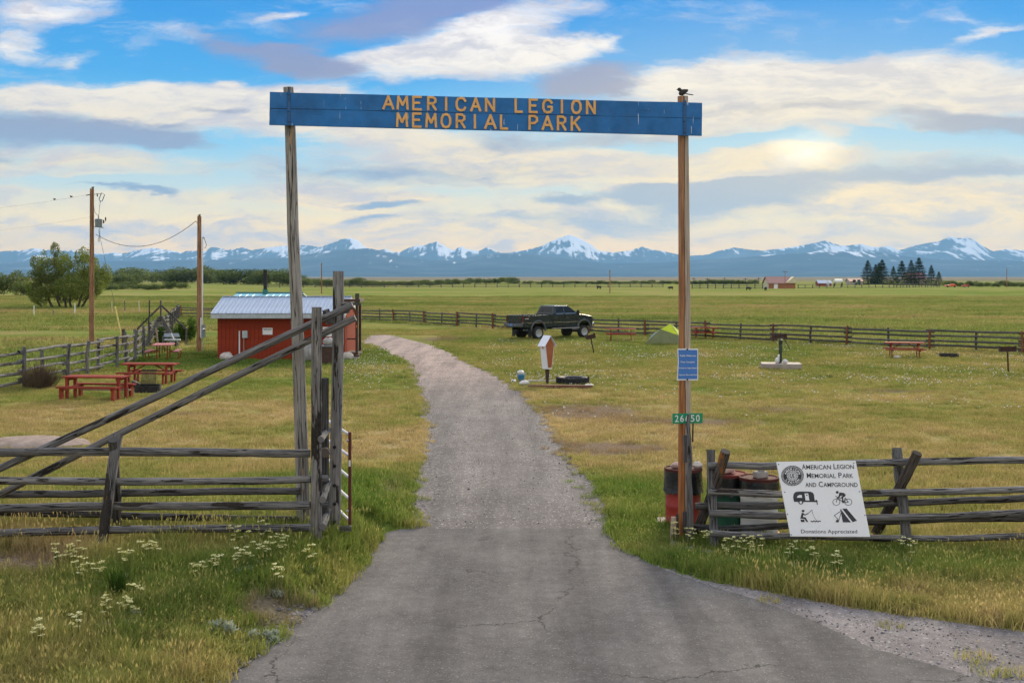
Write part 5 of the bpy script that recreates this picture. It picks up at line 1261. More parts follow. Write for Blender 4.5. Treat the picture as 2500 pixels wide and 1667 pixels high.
def wsign(label, x0, y0, x1, y1, lines):
    a_, b_ = rz2(x0, y0), rz2(x1, y1)
    s_ = thing('wall_sign', label, 'sign', (BX(a_[0]), yf - .03, BZ(b_[1]))); wallrect('panel', 'white_sign', x0, y0, x1, y1, .012, s_)
    WP = Plane((0, yf - .033, 0), (0, -1, 0)); mb = MB()
    for s, f0, f1, yy_, h in lines:
        A, B_ = rz2(f0, yy_), rz2(f1, yy_); px_text(mb, s, A[0], B_[0], A[1], A[1], h / 3.92, WP, .004, bold=.03)
    if lines: tag(mb.build('lettering', M['ink'], s_), kind='stuff')
wsign('white TENTS ONLY sign on the red cabin wall', 750, 785, 845, 850, [('TENTS ONLY', 756, 838, 807, 15)])
wsign('white sign on the red cabin wall beside the porch', 1325, 776, 1412, 868, [])
pv_ = thing('conduit_pipe', 'white plastic pipe standing against the red cabin wall', 'pipe', (BX(rz2(530, 0)[0]), yf - .06, 0))
mb = MB(); X = BX(rz2(530, 0)[0]); mb.tube([(X, yf - .06, -.05), (X, yf - .06, BZ(rz2(0, 815)[1]))], .035, 10); mb.build('pipe', M['white'], pv_)
mb = MB(); mb.tube([(X, yf - .06, BZ(rz2(0, 822)[1])), (X, yf - .06, BZ(rz2(0, 812)[1]))], .042, 10); mb.build('cap', M['cream'], pv_)
eb = thing('outlet_box', 'pale grey outlet box on a conduit at the red cabin wall', 'electric box', (BX(rz2(584, 0)[0]), yf - .06, 0))
wallrect('box', 'grey_trim', 560, 812, 609, 880, .12, eb)
mb = MB(); X = BX(rz2(572, 0)[0]); mb.tube([(X, yf - .05, -.05), (X, yf - .05, BZ(rz2(0, 880)[1]))], .016, 8); mb.build('conduit', M['galv'], eb)
rock('boulder', 'pale rounded rock at the corner of the red cabin', (BX(rz2(422, 0)[0]), 58.5, .12), (.34, .3, .26), 'pale_rock', 11)
g_ = flat(*rz2(1200, 1110)); rock('boulder', 'large grey boulder leaning on the red cabin wall', (g_[0], g_[1] + .4, .35), (.40, .35, .50), 'rock', 12)
g_ = flat(*rz2(1555, 1092)); rock('boulder', 'pale angular rock beside the porch steps', (g_[0], g_[1] + .2, .14), (.30, .25, .24), 'pale_rock', 13)
g_ = flat(*rz2(1368, 1140)); bin_ = thing('brown_bin', 'square dark brown bin standing near the porch', 'bin', (g_[0], g_[1] + .3, 0))
mb = MB(); mb.box((0, 0, .42), (.62, .55, .84)); mb.build('body', M['brown'], bin_, True, bevel=.02)
mb = MB(); mb.box((0, 0, .87), (.68, .61, .05)); mb.build('lid', M['grey_box'], bin_, True, bevel=.01)
rock('boulder', 'speckled grey stone on top of the brown bin', (g_[0], g_[1] + .3, 1.06), (.28, .22, .2), 'rock', 14)

# second shed behind, teal roof and stove pipe
Y2 = 66.5; shx0, shx1 = BX(566, Y2), BX(730, Y2)
shed = thing('shed', 'low shed with teal metal roof and black stove pipe behind the cabin', 'shed', ((shx0 + shx1) / 2, Y2 + 1, 0))
mb = MB(); mb.box(((shx0 + shx1) / 2, Y2 + 1.3, 1.25), (shx1 - shx0 - .4, 2.4, 2.5)); mb.build('wall', M['red_wall'], shed)
zr0, zr1 = BZ(727, Y2 - .2), BZ(716, Y2 + 1.3)
n_ = 10; w_ = (shx1 - shx0) / n_; pr = None
for sgn in (0, 1):
    pr = None
    for i in range(n_):
        if pr is None:
            mb = MB(); ya, yb_ = (Y2 - .2, Y2 + 1.3) if sgn == 0 else (Y2 + 2.8, Y2 + 1.3)
            mb.hexa([(-w_ / 2 + .004, ya, zr0), (w_ / 2 - .004, ya, zr0), (w_ / 2 - .004, yb_, zr1), (-w_ / 2 + .004, yb_, zr1), (-w_ / 2 + .02, ya, zr0 + .03), (w_ / 2 - .02, ya, zr0 + .03), (w_ / 2 - .02, yb_, zr1 + .03), (-w_ / 2 + .02, yb_, zr1 + .03)])
            pr = mb.build('roof_panel', M['teal_roof'], shed, True); ob = pr
        else: ob = share(pr, 'roof_panel', shed)
        ob.location = (shx0 + w_ * (i + .5) - (shx0 + shx1) / 2, -(Y2 + 1), 0)
mb = MB(); mb.beam((shx0 - .05, Y2 + 1.3, zr1 + .05), (shx1 + .05, Y2 + 1.3, zr1 + .05), .25, .05); mb.build('ridge_cap', M['teal_trim'], shed)
mb = MB(); X = BX(639.5, Y2); mb.tube([(X, Y2 + .9, 2.9), (X, Y2 + .9, BZ(659, Y2))], .105, 14); sp_ = mb.build('stove_pipe', M['iron'], shed)
mb = MB(); mb.tube([(X, Y2 + .9, BZ(661, Y2)), (X, Y2 + .9, BZ(658.4, Y2))], .12, 14); mb.build('pipe_rim', M['iron'], sp_)
mb = MB(); mb.tube([(X, Y2 + .9, zr1 - .2), (X, Y2 + .9, zr1 + .22)], .16, 14); mb.build('pipe_collar', M['teal_trim'], shed)

# ------------------------------------------------------------------ utility poles and wires
Yp = F * CH / (846 - HY)
r1 = lambda x, y: (x / 2.614, 400 + y / 2.614)
pa = thing('utility_pole', 'tall brown utility pole carrying a grey transformer', 'utility pole', (BX(224, Yp), Yp, 0))
mb = MB(); mb.tube([P(223.5, 846, Yp) + Vector((0, 0, -.2)), P(224, 700, Yp), P(224.3, 580, Yp), P(224.5, 461, Yp)], [.145, .135, .125, .115], 14, .015, 5); mb.build('shaft', M['pole'], pa)
def r1p(x, y, dY=0.0): return P(*r1(x, y), Yp + dY)
c_ = r1p(633, 406); mb = MB(); Mx = Matrix.Translation(c_ + Vector((0, -.1, 0))); mb.lathe([(.19, 0), (.20, .02), (.20, .42), (.22, .43), (.22, .47), (.12, .50), (0, .51)], 18, Mx); tk = mb.build('transformer', M['grey_box'], pa)
mb = MB(); Mx = Matrix.Translation(c_ + Vector((0, -.1, .5))); mb.lathe([(.03, 0), (.055, .04), (.03, .08), (.055, .12), (.03, .16), (.05, .2), (.015, .26)], 10, Mx); mb.build('bushing', M['grey_trim'], tk)
mb = MB(); mb.beam(r1p(590, 400), r1p(662, 408), .05, .05); mb.build('bracket', M['galv'], pa)
mb = MB(); mb.beam(r1p(590, 368), r1p(618, 368), .05, .05); mb.build('bracket', M['galv'], pa)
for (x, y) in ((674, 350), (660, 368)):
    mb = MB(); Mx = Matrix.Translation(r1p(x, y + 12)); mb.lathe([(.03, 0), (.05, .05), (.03, .1), (.05, .15), (.02, .2)], 8, Mx); mb.build('insulator', M['iron'], pa)
mb = MB(); mb.tube([r1p(660, 380), r1p(674, 362)], .02, 6); mb.build('arrester_arm', M['galv'], pa)
mb = MB(); mb.tube([r1p(640, 240), r1p(632, 226), r1p(648, 186), r1p(668, 198), r1p(652, 238), r1p(640, 240)], .022, 6); cu_ = mb.build('fuse_cutout', M['iron'], pa)
mb = MB(); mb.beam(r1p(598, 196), r1p(645, 190), .04, .04); mb.build('cutout_arm', M['galv'], pa)
mb = MB(); mb.tube([r1p(640, 240), r1p(633, 300), r1p(631, 340)], .012, 5); mb.build('lead', M['wire'], pa)
mb = MB(); mb.tube([r1p(598, 270), r1p(606, 310), r1p(628, 335)], .012, 5); mb.build('lead', M['wire'], pa)
mb = MB(); mb.tube([r1p(637, 410), r1p(636, 450), r1p(625, 490), r1p(632, 500), r1p(640, 455)], .014, 5); mb.build('lead', M['wire'], pa)
mb = MB(); mb.tube([r1p(622, 210), r1p(620, 190)], .03, 6); mb.build('insulator', M['iron'], pa)
mb = MB(); mb.beam(r1p(550, 202), r1p(580, 196), .04, .05); mb.build('insulator_arm', M['iron'], pa)
bird('perched_bird', 'tiny dark bird on the top of the transformer pole', P(226.5, 461.3, Yp), .85, R(190))
Yq = F * CH / (859 - HY)
pb = thing('utility_pole', 'shorter brown utility pole with white conduit and meter box', 'utility pole', (BX(486.5, Yq), Yq, 0))
mb = MB(); mb.tube([P(485.8, 859, Yq) + Vector((0, 0, -.2)), P(486.6, 700, Yq), P(486.8, 528, Yq)], [.135, .125, .11], 14, .015, 6); mb.build('shaft', M['pole'], pb)
def qp(x, y, dY=-.02): return P(x, y, Yq + dY)
mb = MB(); mb.tube([qp(494, 792), qp(494.3, 600), qp(494.5, 582)], .035, 8); mb.build('conduit', M['white'], pb)
mb = MB(); mb.tube([qp(494.5, 582), qp(497, 579), qp(499, 583)], .03, 8); mb.tube([qp(499, 583), qp(504, 598), qp(501, 606), qp(498, 604)], .014, 6); tag(mb.build('weatherhead', M['iron'], pb), kind='stuff')
mb = MB(); mb.box(qp(496.5, 808, -.1), (.19, .14, .68)); mbx = mb.build('meter_box', M['grey_box'], pb)
mb = MB(); Mx = Matrix.Translation(qp(498.5, 804, -.18)) @ Matrix.Rotation(R(90), 4, 'X'); mb.lathe([(.07, 0), (.07, .05), (.04, .08), (0, .085)], 12, Mx); mb.build('meter_glass', M['chrome'], mbx)
mb = MB(); mb.tube([qp(496, 823, -.1), qp(496.4, 858, -.1)], .02, 6); mb.build('conduit', M['galv'], pb)
mb = MB(); mb.box(qp(490.6, 800, -.12), (.07, .03, 1.1)); mb.build('backing_board', M['white'], pb)
bird('perched_bird', 'tiny dark bird on the top of the shorter utility pole', P(487, 528.4, Yq), .75, R(170))
def wire(label, pts, r_=.012):
    q_ = []
    for i in range(len(pts) - 1): q_.append(Vector(pts[i]))
    q_.append(Vector(pts[-1])); mb = MB(); mb.tube(q_, r_, 5); return tag(mb.build('power_wire', M['wire'], None, origin=q_[0]), label, 'wire')
def sag(a_, b_, s, n=16):
    a_, b_ = Vector(a_), Vector(b_); return [a_.lerp(b_, i / n) - Vector((0, 0, s * 4 * (i / n) * (1 - i / n))) for i in range(n + 1)]
A0 = P(*r1(612, 450), Yp - .1); B0 = P(478, 540, Yq)
wire('slack service wire hung between the two utility poles', sag(A0, B0, 1.02), .016)
wire('short service drop curving down the shorter utility pole', [P(478, 540, Yq), P(482, 545, Yq), P(485, 556, Yq - .12)], .016)
w1a, w1b = P(214, 476, Yp), Vector((-62, 92, 9.7))
sagp = sag(w1a, w1b, 1.1, 24)
wire('upper power wire with two birds, running off from the transformer pole', sagp, .004)
wire('lower power wire running off from the transformer pole', sag(P(219, 530, Yp), Vector((-62, 92, 7.6)), 1.0, 24), .003)
for (px, lab) in ((174, 'tiny bird on the upper power wire, nearer the transformer pole'), (133.5, 'tiny bird on the upper power wire, farther from the transformer pole')):
    best = min(sagp, key=lambda p: abs(CX + p.x / p.y * F - px))
    k_ = sagp.index(best); nb_ = sagp[min(k_ + 1, len(sagp) - 1)]
    # place exactly on the wire
    for i_ in range(len(sagp) - 1):
        u0, u1 = CX + sagp[i_].x / sagp[i_].y * F, CX + sagp[i_ + 1].x / sagp[i_ + 1].y * F
        if (u0 - px) * (u1 - px) <= 0: best = sagp[i_].lerp(sagp[i_ + 1], (px - u0) / (u1 - u0))
    bird('perched_bird', lab, best, .8, R(20))
gy = thing('guy_wire', 'slanting guy wire with yellow guard beside the transformer pole', 'guy wire', P(304, 850, Yp - 1))
mb = MB(); mb.tube([P(240, 560, Yp - .1), P(281, 748, Yp - .7)], .010, 5); mb.build('wire', M['wire'], gy)
mb = MB(); mb.tube([P(281, 748, Yp - .7), P(304, 851, Yp - 1)], .045, 8); mb.build('guard', M['yellow'], gy)

# ------------------------------------------------------------------ back fences
def fence_run(name, label, pts, spacing, h, nr, seed, postmat, railmat, pr_=.066, rr_=.062, alt=None, rail_span=2, origin=None):
    rr = random.Random(seed); t_ = thing(name, label, 'fence', (pts[0][0], pts[0][1], 0))
    pts = [Vector((*p, 0)) for p in pts]; ls = [0]
    for a_, b_ in zip(pts, pts[1:]): ls.append(ls[-1] + (b_ - a_).length)
    n = int(ls[-1] / spacing); pos_ = []
    for i in range(n + 1):
        s_ = min(ls[-1], spacing * i); k = 0
        while k < len(ls) - 2 and ls[k + 1] < s_: k += 1
        d_ = (pts[k + 1] - pts[k]).normalized(); pos_.append((pts[k].lerp(pts[k + 1], (s_ - ls[k]) / (ls[k + 1] - ls[k])), d_))
    for i, (p, d_) in enumerate(pos_):
        n_ = Vector((d_.y, -d_.x, 0));
        if n_.y > 0: n_ = -n_
        odd = i % 2
        q_ = p + n_ * (.10 if not odd else -.10); hh = h * rr.uniform(1.0, 1.12) + (.04 if odd else .08)
        mb = MB(); mb.tube([q_ + Vector((0, 0, -.1)), q_ + Vector((rr.uniform(-.03, .03), rr.uniform(-.03, .03), hh * .5)), q_ + Vector((rr.uniform(-.06, .06), 0, hh))], [pr_ * 1.05, pr_, pr_ * .95], 8, .06, seed * 100 + i)
        mb.build('post', M[postmat[odd]], t_)
    for r_ in range(nr):
        z = h * (.16 + .80 * r_ / (nr - 1)); i = 0
        while i < len(pos_) - 1:
            j = min(len(pos_) - 1, i + rail_span); a_, b_ = pos_[i][0], pos_[j][0]; d_ = (b_ - a_).normalized()
            off = Vector((0, 0, z + rr.uniform(-.035, .035)))
            up2 = Vector((0, 0, .085 if (i // rail_span) % 2 else 0))
            mb = MB(); rail(mb, a_ - d_ * .25 + off + up2, b_ + d_ * .25 + off + up2 + Vector((0, 0, rr.uniform(-.04, .04))), rr_ * rr.uniform(.9, 1.1), rr_ * rr.uniform(.8, 1.0), seed * 977 + r_ * 61 + i, 7, 5, .015, .06)
            mb.build('rail', M[railmat], t_); i = j
    return t_
fence_run('rail_fence', 'long grey rail fence with rust-coloured posts behind truck and tent', [(30.8, 59.4), (27.2, 63.2), (-1.3, 93.6), (-12.0, 108.6), (-24, 114.5), (-33.5, 119.5)], 2.62, 1.02, 4, 5, ('post_rust', 'log_far'), 'log_far')
fence_run('rail_fence', 'grey rail fence running back past the red picnic tables', [(-18.6, 40.2), (-18.2, 43.0), (-17.85, 49.5), (-17.9, 55.5), (-19.4, 62.8)], 1.9, 1.32, 4, 8, ('log', 'log'), 'log', .075, .062)
fence_run('rail_fence', 'grey rail fence of close posts beyond the stile', [(-21.2, 68.5), (-26.5, 92), (-33.5, 119.5)], 2.6, 1.15, 4, 9, ('log', 'log_far'), 'log_far', .08, .055)
# stile over the fence
Ys = 66.0
rs = lambda x, y: (340 + x / 6.03, 640 + y / 6.03)
def sp(x, y, dY=0): return P(*rs(x, y), Ys + dY)
stl = thing('fence_stile', 'grey timber A-frame stile with handrails over the fence', 'stile', (BX(391, Ys), Ys, 0))
for k, dY in enumerate((0, 1.1)):
    for (x0, y0), (x1, y1) in (((95, 1230), (312, 805)), ((560, 1230), (312, 805))):
        mb = MB(); mb.beam(sp(x0, y0, dY), sp(x1, y1, dY), .06, .24); mb.build('stringer', M['log'], stl)
for k in range(5):
    for s_ in (-1, 1):
        t_ = .12 + .19 * k; x = 312 + s_ * (1 - t_) * 215; y = 1230 - t_ * 425
        mb = MB(); mb.box(sp(x, y, .55), (.28, 1.2, .05)); mb.build('step', M['log'], stl)
for (x0, y0), (x1, y1) in (((-30, 985), (318, 640)), ((705, 1003), (330, 640))):
    mb = MB(); mb.beam(sp(x0, y0, -.05), sp(x1, y1, -.05), .06, .09); mb.build('handrail', M['log_dark'], stl)
for x, y0, y1 in ((318, 560, 860), (140, 800, 1160), (690, 985, 1200), (-20, 980, 1200), (490, 735, 1020)):
    mb = MB(); mb.beam(sp(x, y1, -.02), sp(x, y0, -.02), .08, .08); mb.build('rail_post', M['log_dark'], stl)
mb = MB(); mb.tube([sp(278, 1225, -1.2), sp(248, 960, -1.2)], .05, 8, .05); tag(mb.build('leaning_pole', M['log_tan'], None, origin=sp(278, 1225, -1.2)), 'pale bare pole leaning in front of the stile', 'pole')
mb = MB(); mb.tube([sp(352, 1215, -1.0), sp(345, 1075, -1.0)], .05, 8, .05); tag(mb.build('leaning_pole', M['log'], None, origin=sp(352, 1215, -1)), 'short grey stake in front of the stile', 'stake')
bb = thing('metal_bench', 'grey metal bench with pale arm beside the stile', 'bench', sp(540, 1225, -1.5))
mb = MB(); mb.hexa([sp(360, 1100, -1.0), sp(600, 1100, -1.0), sp(600, 1100, -.95), sp(360, 1100, -.95), sp(365, 1045, -.85), sp(580, 1045, -.85), sp(580, 1045, -.8), sp(365, 1045, -.8)]); mb.build('backrest', M['grey_box'], bb)
for k in range(3):
    mb = MB(); mb.beam(sp(375, 1145 - 6 * k, -1.6 + .2 * k), sp(605, 1145 - 6 * k, -1.6 + .2 * k), .12, .05); mb.build('seat_slat', M['grey_trim'], bb)
mb = MB(); mb.tube([sp(472, 1045, -1.6), sp(490, 1090, -1.6), sp(520, 1150, -1.6), sp(606, 1145, -1.6)], .04, 8); mb.build('arm', M['white'], bb)
for x in (390, 535):
    mb = MB(); mb.beam(sp(x, 1225, -1.5), sp(x, 1150, -1.5), .07, .07); mb.build('leg', M['iron'], bb)
# marker posts in the rough pasture
for i, (x, y0, y1, mt) in enumerate([(218, 905, 972, 'white'), (478, 890, 962, 'white'), (717, 880, 950, 'cream'), (890, 872, 950, 'cream'), (797, 876, 948, 'log_dark'), (952, 870, 1030, 'log_dark'), (340, 935, 975, 'log')]):
    a_ = G(*r1(x, y1)); mb = MB(); tz = P(*r1(x + rng.uniform(-4, 4), y0), a_.y); mb.tube([a_ - Vector((0, 0, .1)), tz], .055, 6, .04, i)
    o_ = mb.build('marker_post', M[mt], None, origin=(a_.x, a_.y, 0))
    tag(o_, ['white marker post in the pasture, farther from the transformer pole', 'white marker post in the pasture, next to the transformer pole', 'cream leaning marker post just behind the yellow guy guard', 'cream marker post standing between two dark stakes', 'dark stake standing between the two cream marker posts', 'tall dark stake rising beside the stile handrail', 'short grey stake in the pasture between the white posts'][i], 'post', 'marker posts in the pasture')
a_ = G(302, 849); mb = MB(); mb.tube([a_ - Vector((0, 0, .1)), P(301, 803, a_.y)], .11, 8, .06, 77); tag(mb.build('old_post', M['log_orange'], None, origin=(a_.x, a_.y, 0)), 'dark charred stump post behind the yellow guy guard', 'post')
# gravel heap
a_ = flat(50, 1098); mb = MB(); mb.ell((0, 0, 0), (1.45, .9, .19), 30, 12, None, .03, 4); o_ = mb.build('gravel_heap', M['heap'], None, origin=(0, 0, 0)); o_.location = (a_[0] - .1, a_[1] + .9, 0); tag(o_, 'low heap of pale pinkish gravel on the dry grass', 'gravel heap')

# ------------------------------------------------------------------ picnic tables
def table(label, px, py, rz, kind, Lg=1.9, topmat='red_table', grp=None, W_=.74, yoff=0.0):
    x, y = flat(px, py); t_ = thing('picnic_table', label, 'picnic table', (x, y + yoff, 0), R(rz))
    fm = 'red_table'
    def plank(name, c, d_, mt):
        mb = MB(); mb.box(c, d_); return mb.build(name, M[mt], t_, True, bevel=.006)
    npk = 5; w_ = W_ / npk
    for k in range(npk): plank('tabletop_plank', (rng.uniform(-.01, .01), -W_ / 2 + w_ * (k + .5), .755), (Lg, w_ - .012, .052), topmat)
    for s_ in (-1, 1):
        for k in range(2): plank('seat_plank', (rng.uniform(-.01, .01), s_ * (.60 + .135 * k), .445), (Lg, .123, .052), topmat)
    for e_ in (-1, 1):
        ex = e_ * (Lg / 2 - .32)
        def bm(name, a_, b_, w2=.045, h2=.10):
            mb = MB(); mb.beam(a_, b_, w2, h2, (1, 0, 0) if abs(Vector(b_)[2] - Vector(a_)[2]) > .05 else (0, 0, 1)); return mb.build(name, M[fm], t_, True)
        if kind == 'aframe':
            for s_ in (-1, 1): bm('leg', (ex, s_ * .62, 0), (ex, s_ * .22, .735), .10, .045)
            bm('seat_support', (ex + .047, -.74, .40), (ex + .047, .74, .40)); bm('top_cleat', (ex + .047, -.35, .69), (ex + .047, .35, .69))
            bm('brace', (ex, 0, .42), (ex * .25, 0, .73), .07, .045)
        elif kind == 'box':
            for s_ in (-1, 1):
                mb = MB(); mb.box((e_ * (Lg / 2 - .14), s_ * .28, .367), (.09, .10, .735)); mb.build('leg', M[fm], t_, True)
                mb = MB(); mb.box((e_ * (Lg / 2 - .14), s_ * .66, .21), (.09, .16, .42)); mb.build('bench_leg', M[fm], t_, True)
            bm('seat_support', (e_ * (Lg / 2 - .19), -.74, .39), (e_ * (Lg / 2 - .19), .74, .39)); bm('top_cleat', (e_ * (Lg / 2 - .19), -.33, .69), (e_ * (Lg / 2 - .19), .33, .69))
        elif kind == 'vpost':
            for s_ in (-1, 1): bm('leg', (ex, s_ * .30, 0), (ex, s_ * .30, .735), .09, .07)
            bm('seat_support', (ex + .05, -.74, .40), (ex + .05, .74, .40)); bm('top_cleat', (ex + .05, -.35, .69), (ex + .05, .35, .69))
            for s_ in (-1, 1): bm('bench_leg', (ex, s_ * .64, 0), (ex, s_ * .64, .42), .07, .06)
            bm('brace', (ex, 0, .42), (ex * .22, 0, .73), .06, .04)
        else:
            for s_ in (-1, 1):
                mb = MB(); mb.tube([(ex, s_ * .25, .73), (ex, s_ * .25, 0.02)], .025, 8); mb.build('leg', M[fm], t_, True)
                mb = MB(); mb.tube([(ex, s_ * .25, .40), (ex, s_ * .72, .41), (ex, s_ * .80, .33), (ex, s_ * .76, .12), (ex, s_ * .68, .02)], .025, 8); mb.build('bench_frame', M[fm], t_, True)
            mb = MB(); mb.tube([(ex, 0, .35), (ex * .3, 0, .73)], .018, 6); mb.build('brace', M[fm], t_, True)
    return t_
tb1 = table('heavy red picnic table with boxed bench legs before the fire grate', 236, 974, -7, 'box', 2.08)
mb = MB(); mb.box((.1, .45, .28), (1.7, .22, .05)); mb.build('lower_shelf', M['log_tan'], tb1, True)
table('red picnic table with braced upright legs behind the fire grate', 367, 936, -4, 'vpost', 2.1)
table('pink-faded picnic table standing end-on beside the back fence', 399, 878, 100, 'pipe', 1.8, 'pink_table', W_=.95)
table('red pipe-framed picnic table beside the pickup truck', 1516, 832, -6, 'pipe', 1.92)
table('red picnic table standing behind the green tent', 1720, 828, -14, 'aframe', 1.75)
table('red picnic table alone by the back fence near a fire ring', 2208, 873, -12, 'aframe', 1.95)
rock('boulder', 'small pale stone under the lone red picnic table', (*flat(2190, 876), .08), (.17, .12, .1), 'pale_rock', 31)
# ------------------------------------------------------------------ fire rings and grills
def fire_ring(label, px, py, w_, h_, grate):
    x, y = flat(px, py); t_ = thing('fire_ring', label, 'fire ring', (x, y, 0), R(6))
    mb = MB(); r_ = w_ / 2; mb.lathe([(r_, 0), (r_, h_), (r_ - .02, h_), (r_ - .02, .02)], 28); mb.build('ring', M['iron'], t_, True)
    if grate == 'up':
        for k in range(13):
            mb = MB(); xx_ = -.24 + .04 * k; mb.tube([(xx_, .1, h_ + .02), (xx_, .22, h_ + .52)], .011, 5); mb.build('grate_bar', M['iron'], t_, True)
        for z in (.02, .52):
            mb = MB(); mb.tube([(-.27, .1 + .12 * (z > .1), h_ + z), (.27, .1 + .12 * (z > .1), h_ + z)], .012, 5); mb.build('grate_frame', M['iron'], t_, True)
        mb = MB(); mb.tube([(-.3, .1, h_ * .5), (-.34, .12, h_ + .1), (-.42, .14, h_ + .16), (-.44, .14, h_ + .3)], .012, 5); mb.build('handle', M['iron'], t_, True)
        mb = MB(); mb.box((-.42, -.05, h_ + .02), (.26, .2, .2), Matrix.Rotation(R(25), 3, 'Y')); mb.build('char_log', M['iron'], t_, True)
    else:
        for k in range(9):
            mb = MB(); yy_ = -r_ * .8 + r_ * 1.6 * k / 8; l_ = math.sqrt(max(.01, r_ * r_ - yy_ * yy_)); mb.tube([(-l_, yy_, h_ + .02), (l_, yy_, h_ + .02)], .010, 5); mb.build('grate_bar', M['iron'], t_, True)
        mb = MB(); mb.tube([(-r_, 0, h_ + .02), (-r_ - .25, 0, h_ + .05)], .014, 5); mb.build('handle', M['iron'], t_, True)
    return t_
fire_ring('black iron fire ring with its grate tipped upright between picnic tables', 361, 956, .92, .24, 'up')
fire_ring('low black fire ring with grate beside the lone picnic table', 2317, 872, .95, .16, 'flat')
rock('boulder', 'small orange stone beside the fire ring', (*flat(323, 953), .09), (.10, .1, .13), 'orange_trim', 33)
def grill(label, px, py, ptop, w_, tilt=0.0, rz=0.0, dep=.38):
    x, y = flat(px, py); h_ = (py - ptop) / F * y; t_ = thing('park_grill', label, 'grill', (x, y, 0), R(rz))
    tx = -math.tan(R(tilt)) * h_
    mb = MB(); mb.tube([(0, 0, -.1), (tx, 0, h_ - .1)], .035, 8); mb.build('post', M['rusty_iron'], t_, True)
    M3 = Matrix.Rotation(R(-tilt), 3, 'Y')
    def pt(a_, b_, c__): return M3 @ Vector((a_, b_, c__)) + Vector((tx, 0, h_ - .1))
    w2 = w_ / 2
    for nm, c__, d_ in (('floor_plate', (0, 0, .01), (w_, dep, .012)), ('side_plate', (-w2, 0, .14), (.012, dep, .25)), ('side_plate', (w2, 0, .14), (.012, dep, .25)), ('back_plate', (0, -dep / 2, .13), (w_ - .02, .012, .22))):
        mb = MB(); mb.box((0, 0, 0), d_, M3); mb.v = [v_ + pt(*c__) for v_ in mb.v]; mb.build(nm, M['rusty_iron'], t_, True)
    for k in range(8):
        mb = MB(); xx_ = -w2 + w_ * (k + .5) / 8; mb.tube([pt(xx_, -dep / 2, .20), pt(xx_, dep / 2 + .05, .20)], .009, 5); mb.build('grate_bar', M['iron'], t_, True)
    return t_
grill('brown park grill on a tilted post between truck and white-roofed box', 1451, 862, 822, .46, 12, 10)
grill('rusty park grill on a post behind the hand pump', 1903, 867, 822, .66, 0, 12)
grill('black park grill on a post, standing past the low fire ring', 2462, 909, 853, .66, 2, -14)
# ------------------------------------------------------------------ hand pump
pq = [flat(1866, 898), flat(1958, 905), flat(1963, 899), flat(1880, 892)]
cx0, cy0 = flat(1914, 903); pmp = thing('hand_pump', 'dark green hand pump with long handle on a concrete block', 'pump', (cx0, cy0 + .6, .26))
blk2 = thing('pump_slab', 'square concrete block under the hand pump', 'slab', (cx0, cy0 + .6, 0), R(-8)); mb = MB(); mb.box((0, 0, .13), (1.72, 1.15, .26)); mb.build('slab', M['concrete'], blk2, True, bevel=.02)
s_ = (cy0 + .6) / F
mb = MB(); mb.lathe([(.13, 0), (.13, .03), (.055, .05), (.05, .45), (.065, .47), (.065, .80), (.05, .82), (.075, .86), (.075, 1.02), (.03, 1.05)], 14); mb.build('column', M['pump'], pmp, True)
mb = MB(); mb.tube([(0, -.04, .78), (0, -.16, .80), (0, -.2, .72)], [.04, .035, .03], 8); mb.build('spout', M['pump'], pmp, True)
mb = MB(); mb.tube([(-.06, 0, 1.08), (.1, .02, 1.14), (.3, .05, .82), (.42, .06, .60)], .018, 7); mb.build('handle', M['pump'], pmp, True)
mb = MB(); mb.tube([(0, 0, 1.0), (0, 0, 1.45)], .010, 6); mb.build('rod', M['iron'], pmp, True)
def bagm(name, label, c, r_, mat, seed, cat, grp=None):
    mb = MB(); mb.ell((0, 0, 0), r_, 12, 8, None, .10, seed); o_ = mb.build(name, M[mat], None, origin=(0, 0, 0)); o_.location = c; return tag(o_, label, cat, grp)
bagm('plastic_bag', 'crumpled white bag at the foot of the hand pump, below the bucket handle side', (cx0 - .20, cy0 + .45, .26 + .12), (.10, .09, .13), 'cloth_white', 41, 'bag')
bagm('plastic_bag', 'crumpled white bag at the foot of the hand pump, under the spout', (cx0 + .14, cy0 + .38, .26 + .09), (.12, .09, .10), 'cloth_white', 42, 'bag')
mb = MB(); mb.lathe([(.05, 0), (.055, .34), (.03, .36), (0, .37)], 12); o_ = mb.build('white_jug', M['white'], None, origin=(0, 0, 0)); o_.location = (cx0 - .08, cy0 + .66, .26); tag(o_, 'tall white jug beside the hand pump', 'jug')

# ------------------------------------------------------------------ donation box and planter corner
z5 = lambda x, y: (1230 + x / 9.408, 800 + y / 9.408)
bx0, by0 = flat(1336, 938)
dbx = thing('donation_box', 'white and brown house-shaped donation box on a brown post', 'donation box', (bx0, by0, 0), R(38))
s_ = by0 / F
H0, H1, H2 = (938 - z5(0, 945)[1]) * s_, (938 - z5(0, 385)[1]) * s_, (938 - z5(0, 205)[1]) * s_
mb = MB(); mb.hexa([(-.035, -.035, -.05), (.035, -.035, -.05), (.035, .035, -.05), (-.035, .035, -.05), (-.06, -.06, H0), (.06, -.06, H0), (.06, .06, H0), (-.06, .06, H0)]); mb.build('post', M['brown'], dbx, True)
def pent(wt_, wb_, z0, z1, z2, y): return [(-wb_, y, z0), (wb_, y, z0), (wt_, y, z1), (0, y, z2), (-wt_, y, z1)]
mb = MB(); mb.prism(pent(.225, .105, H0, H1, H2, -.15), pent(.225, .105, H0, H1, H2, .17)); mb.build('cabinet', M['white_board'], dbx, True)
mb = MB(); mb.prism(pent(.198, .085, H0 + .06, H1, H2 - .03, -.162), pent(.198, .085, H0 + .06, H1, H2 - .03, -.152)); mb.build('front_panel', M['brown_board'], dbx, True)
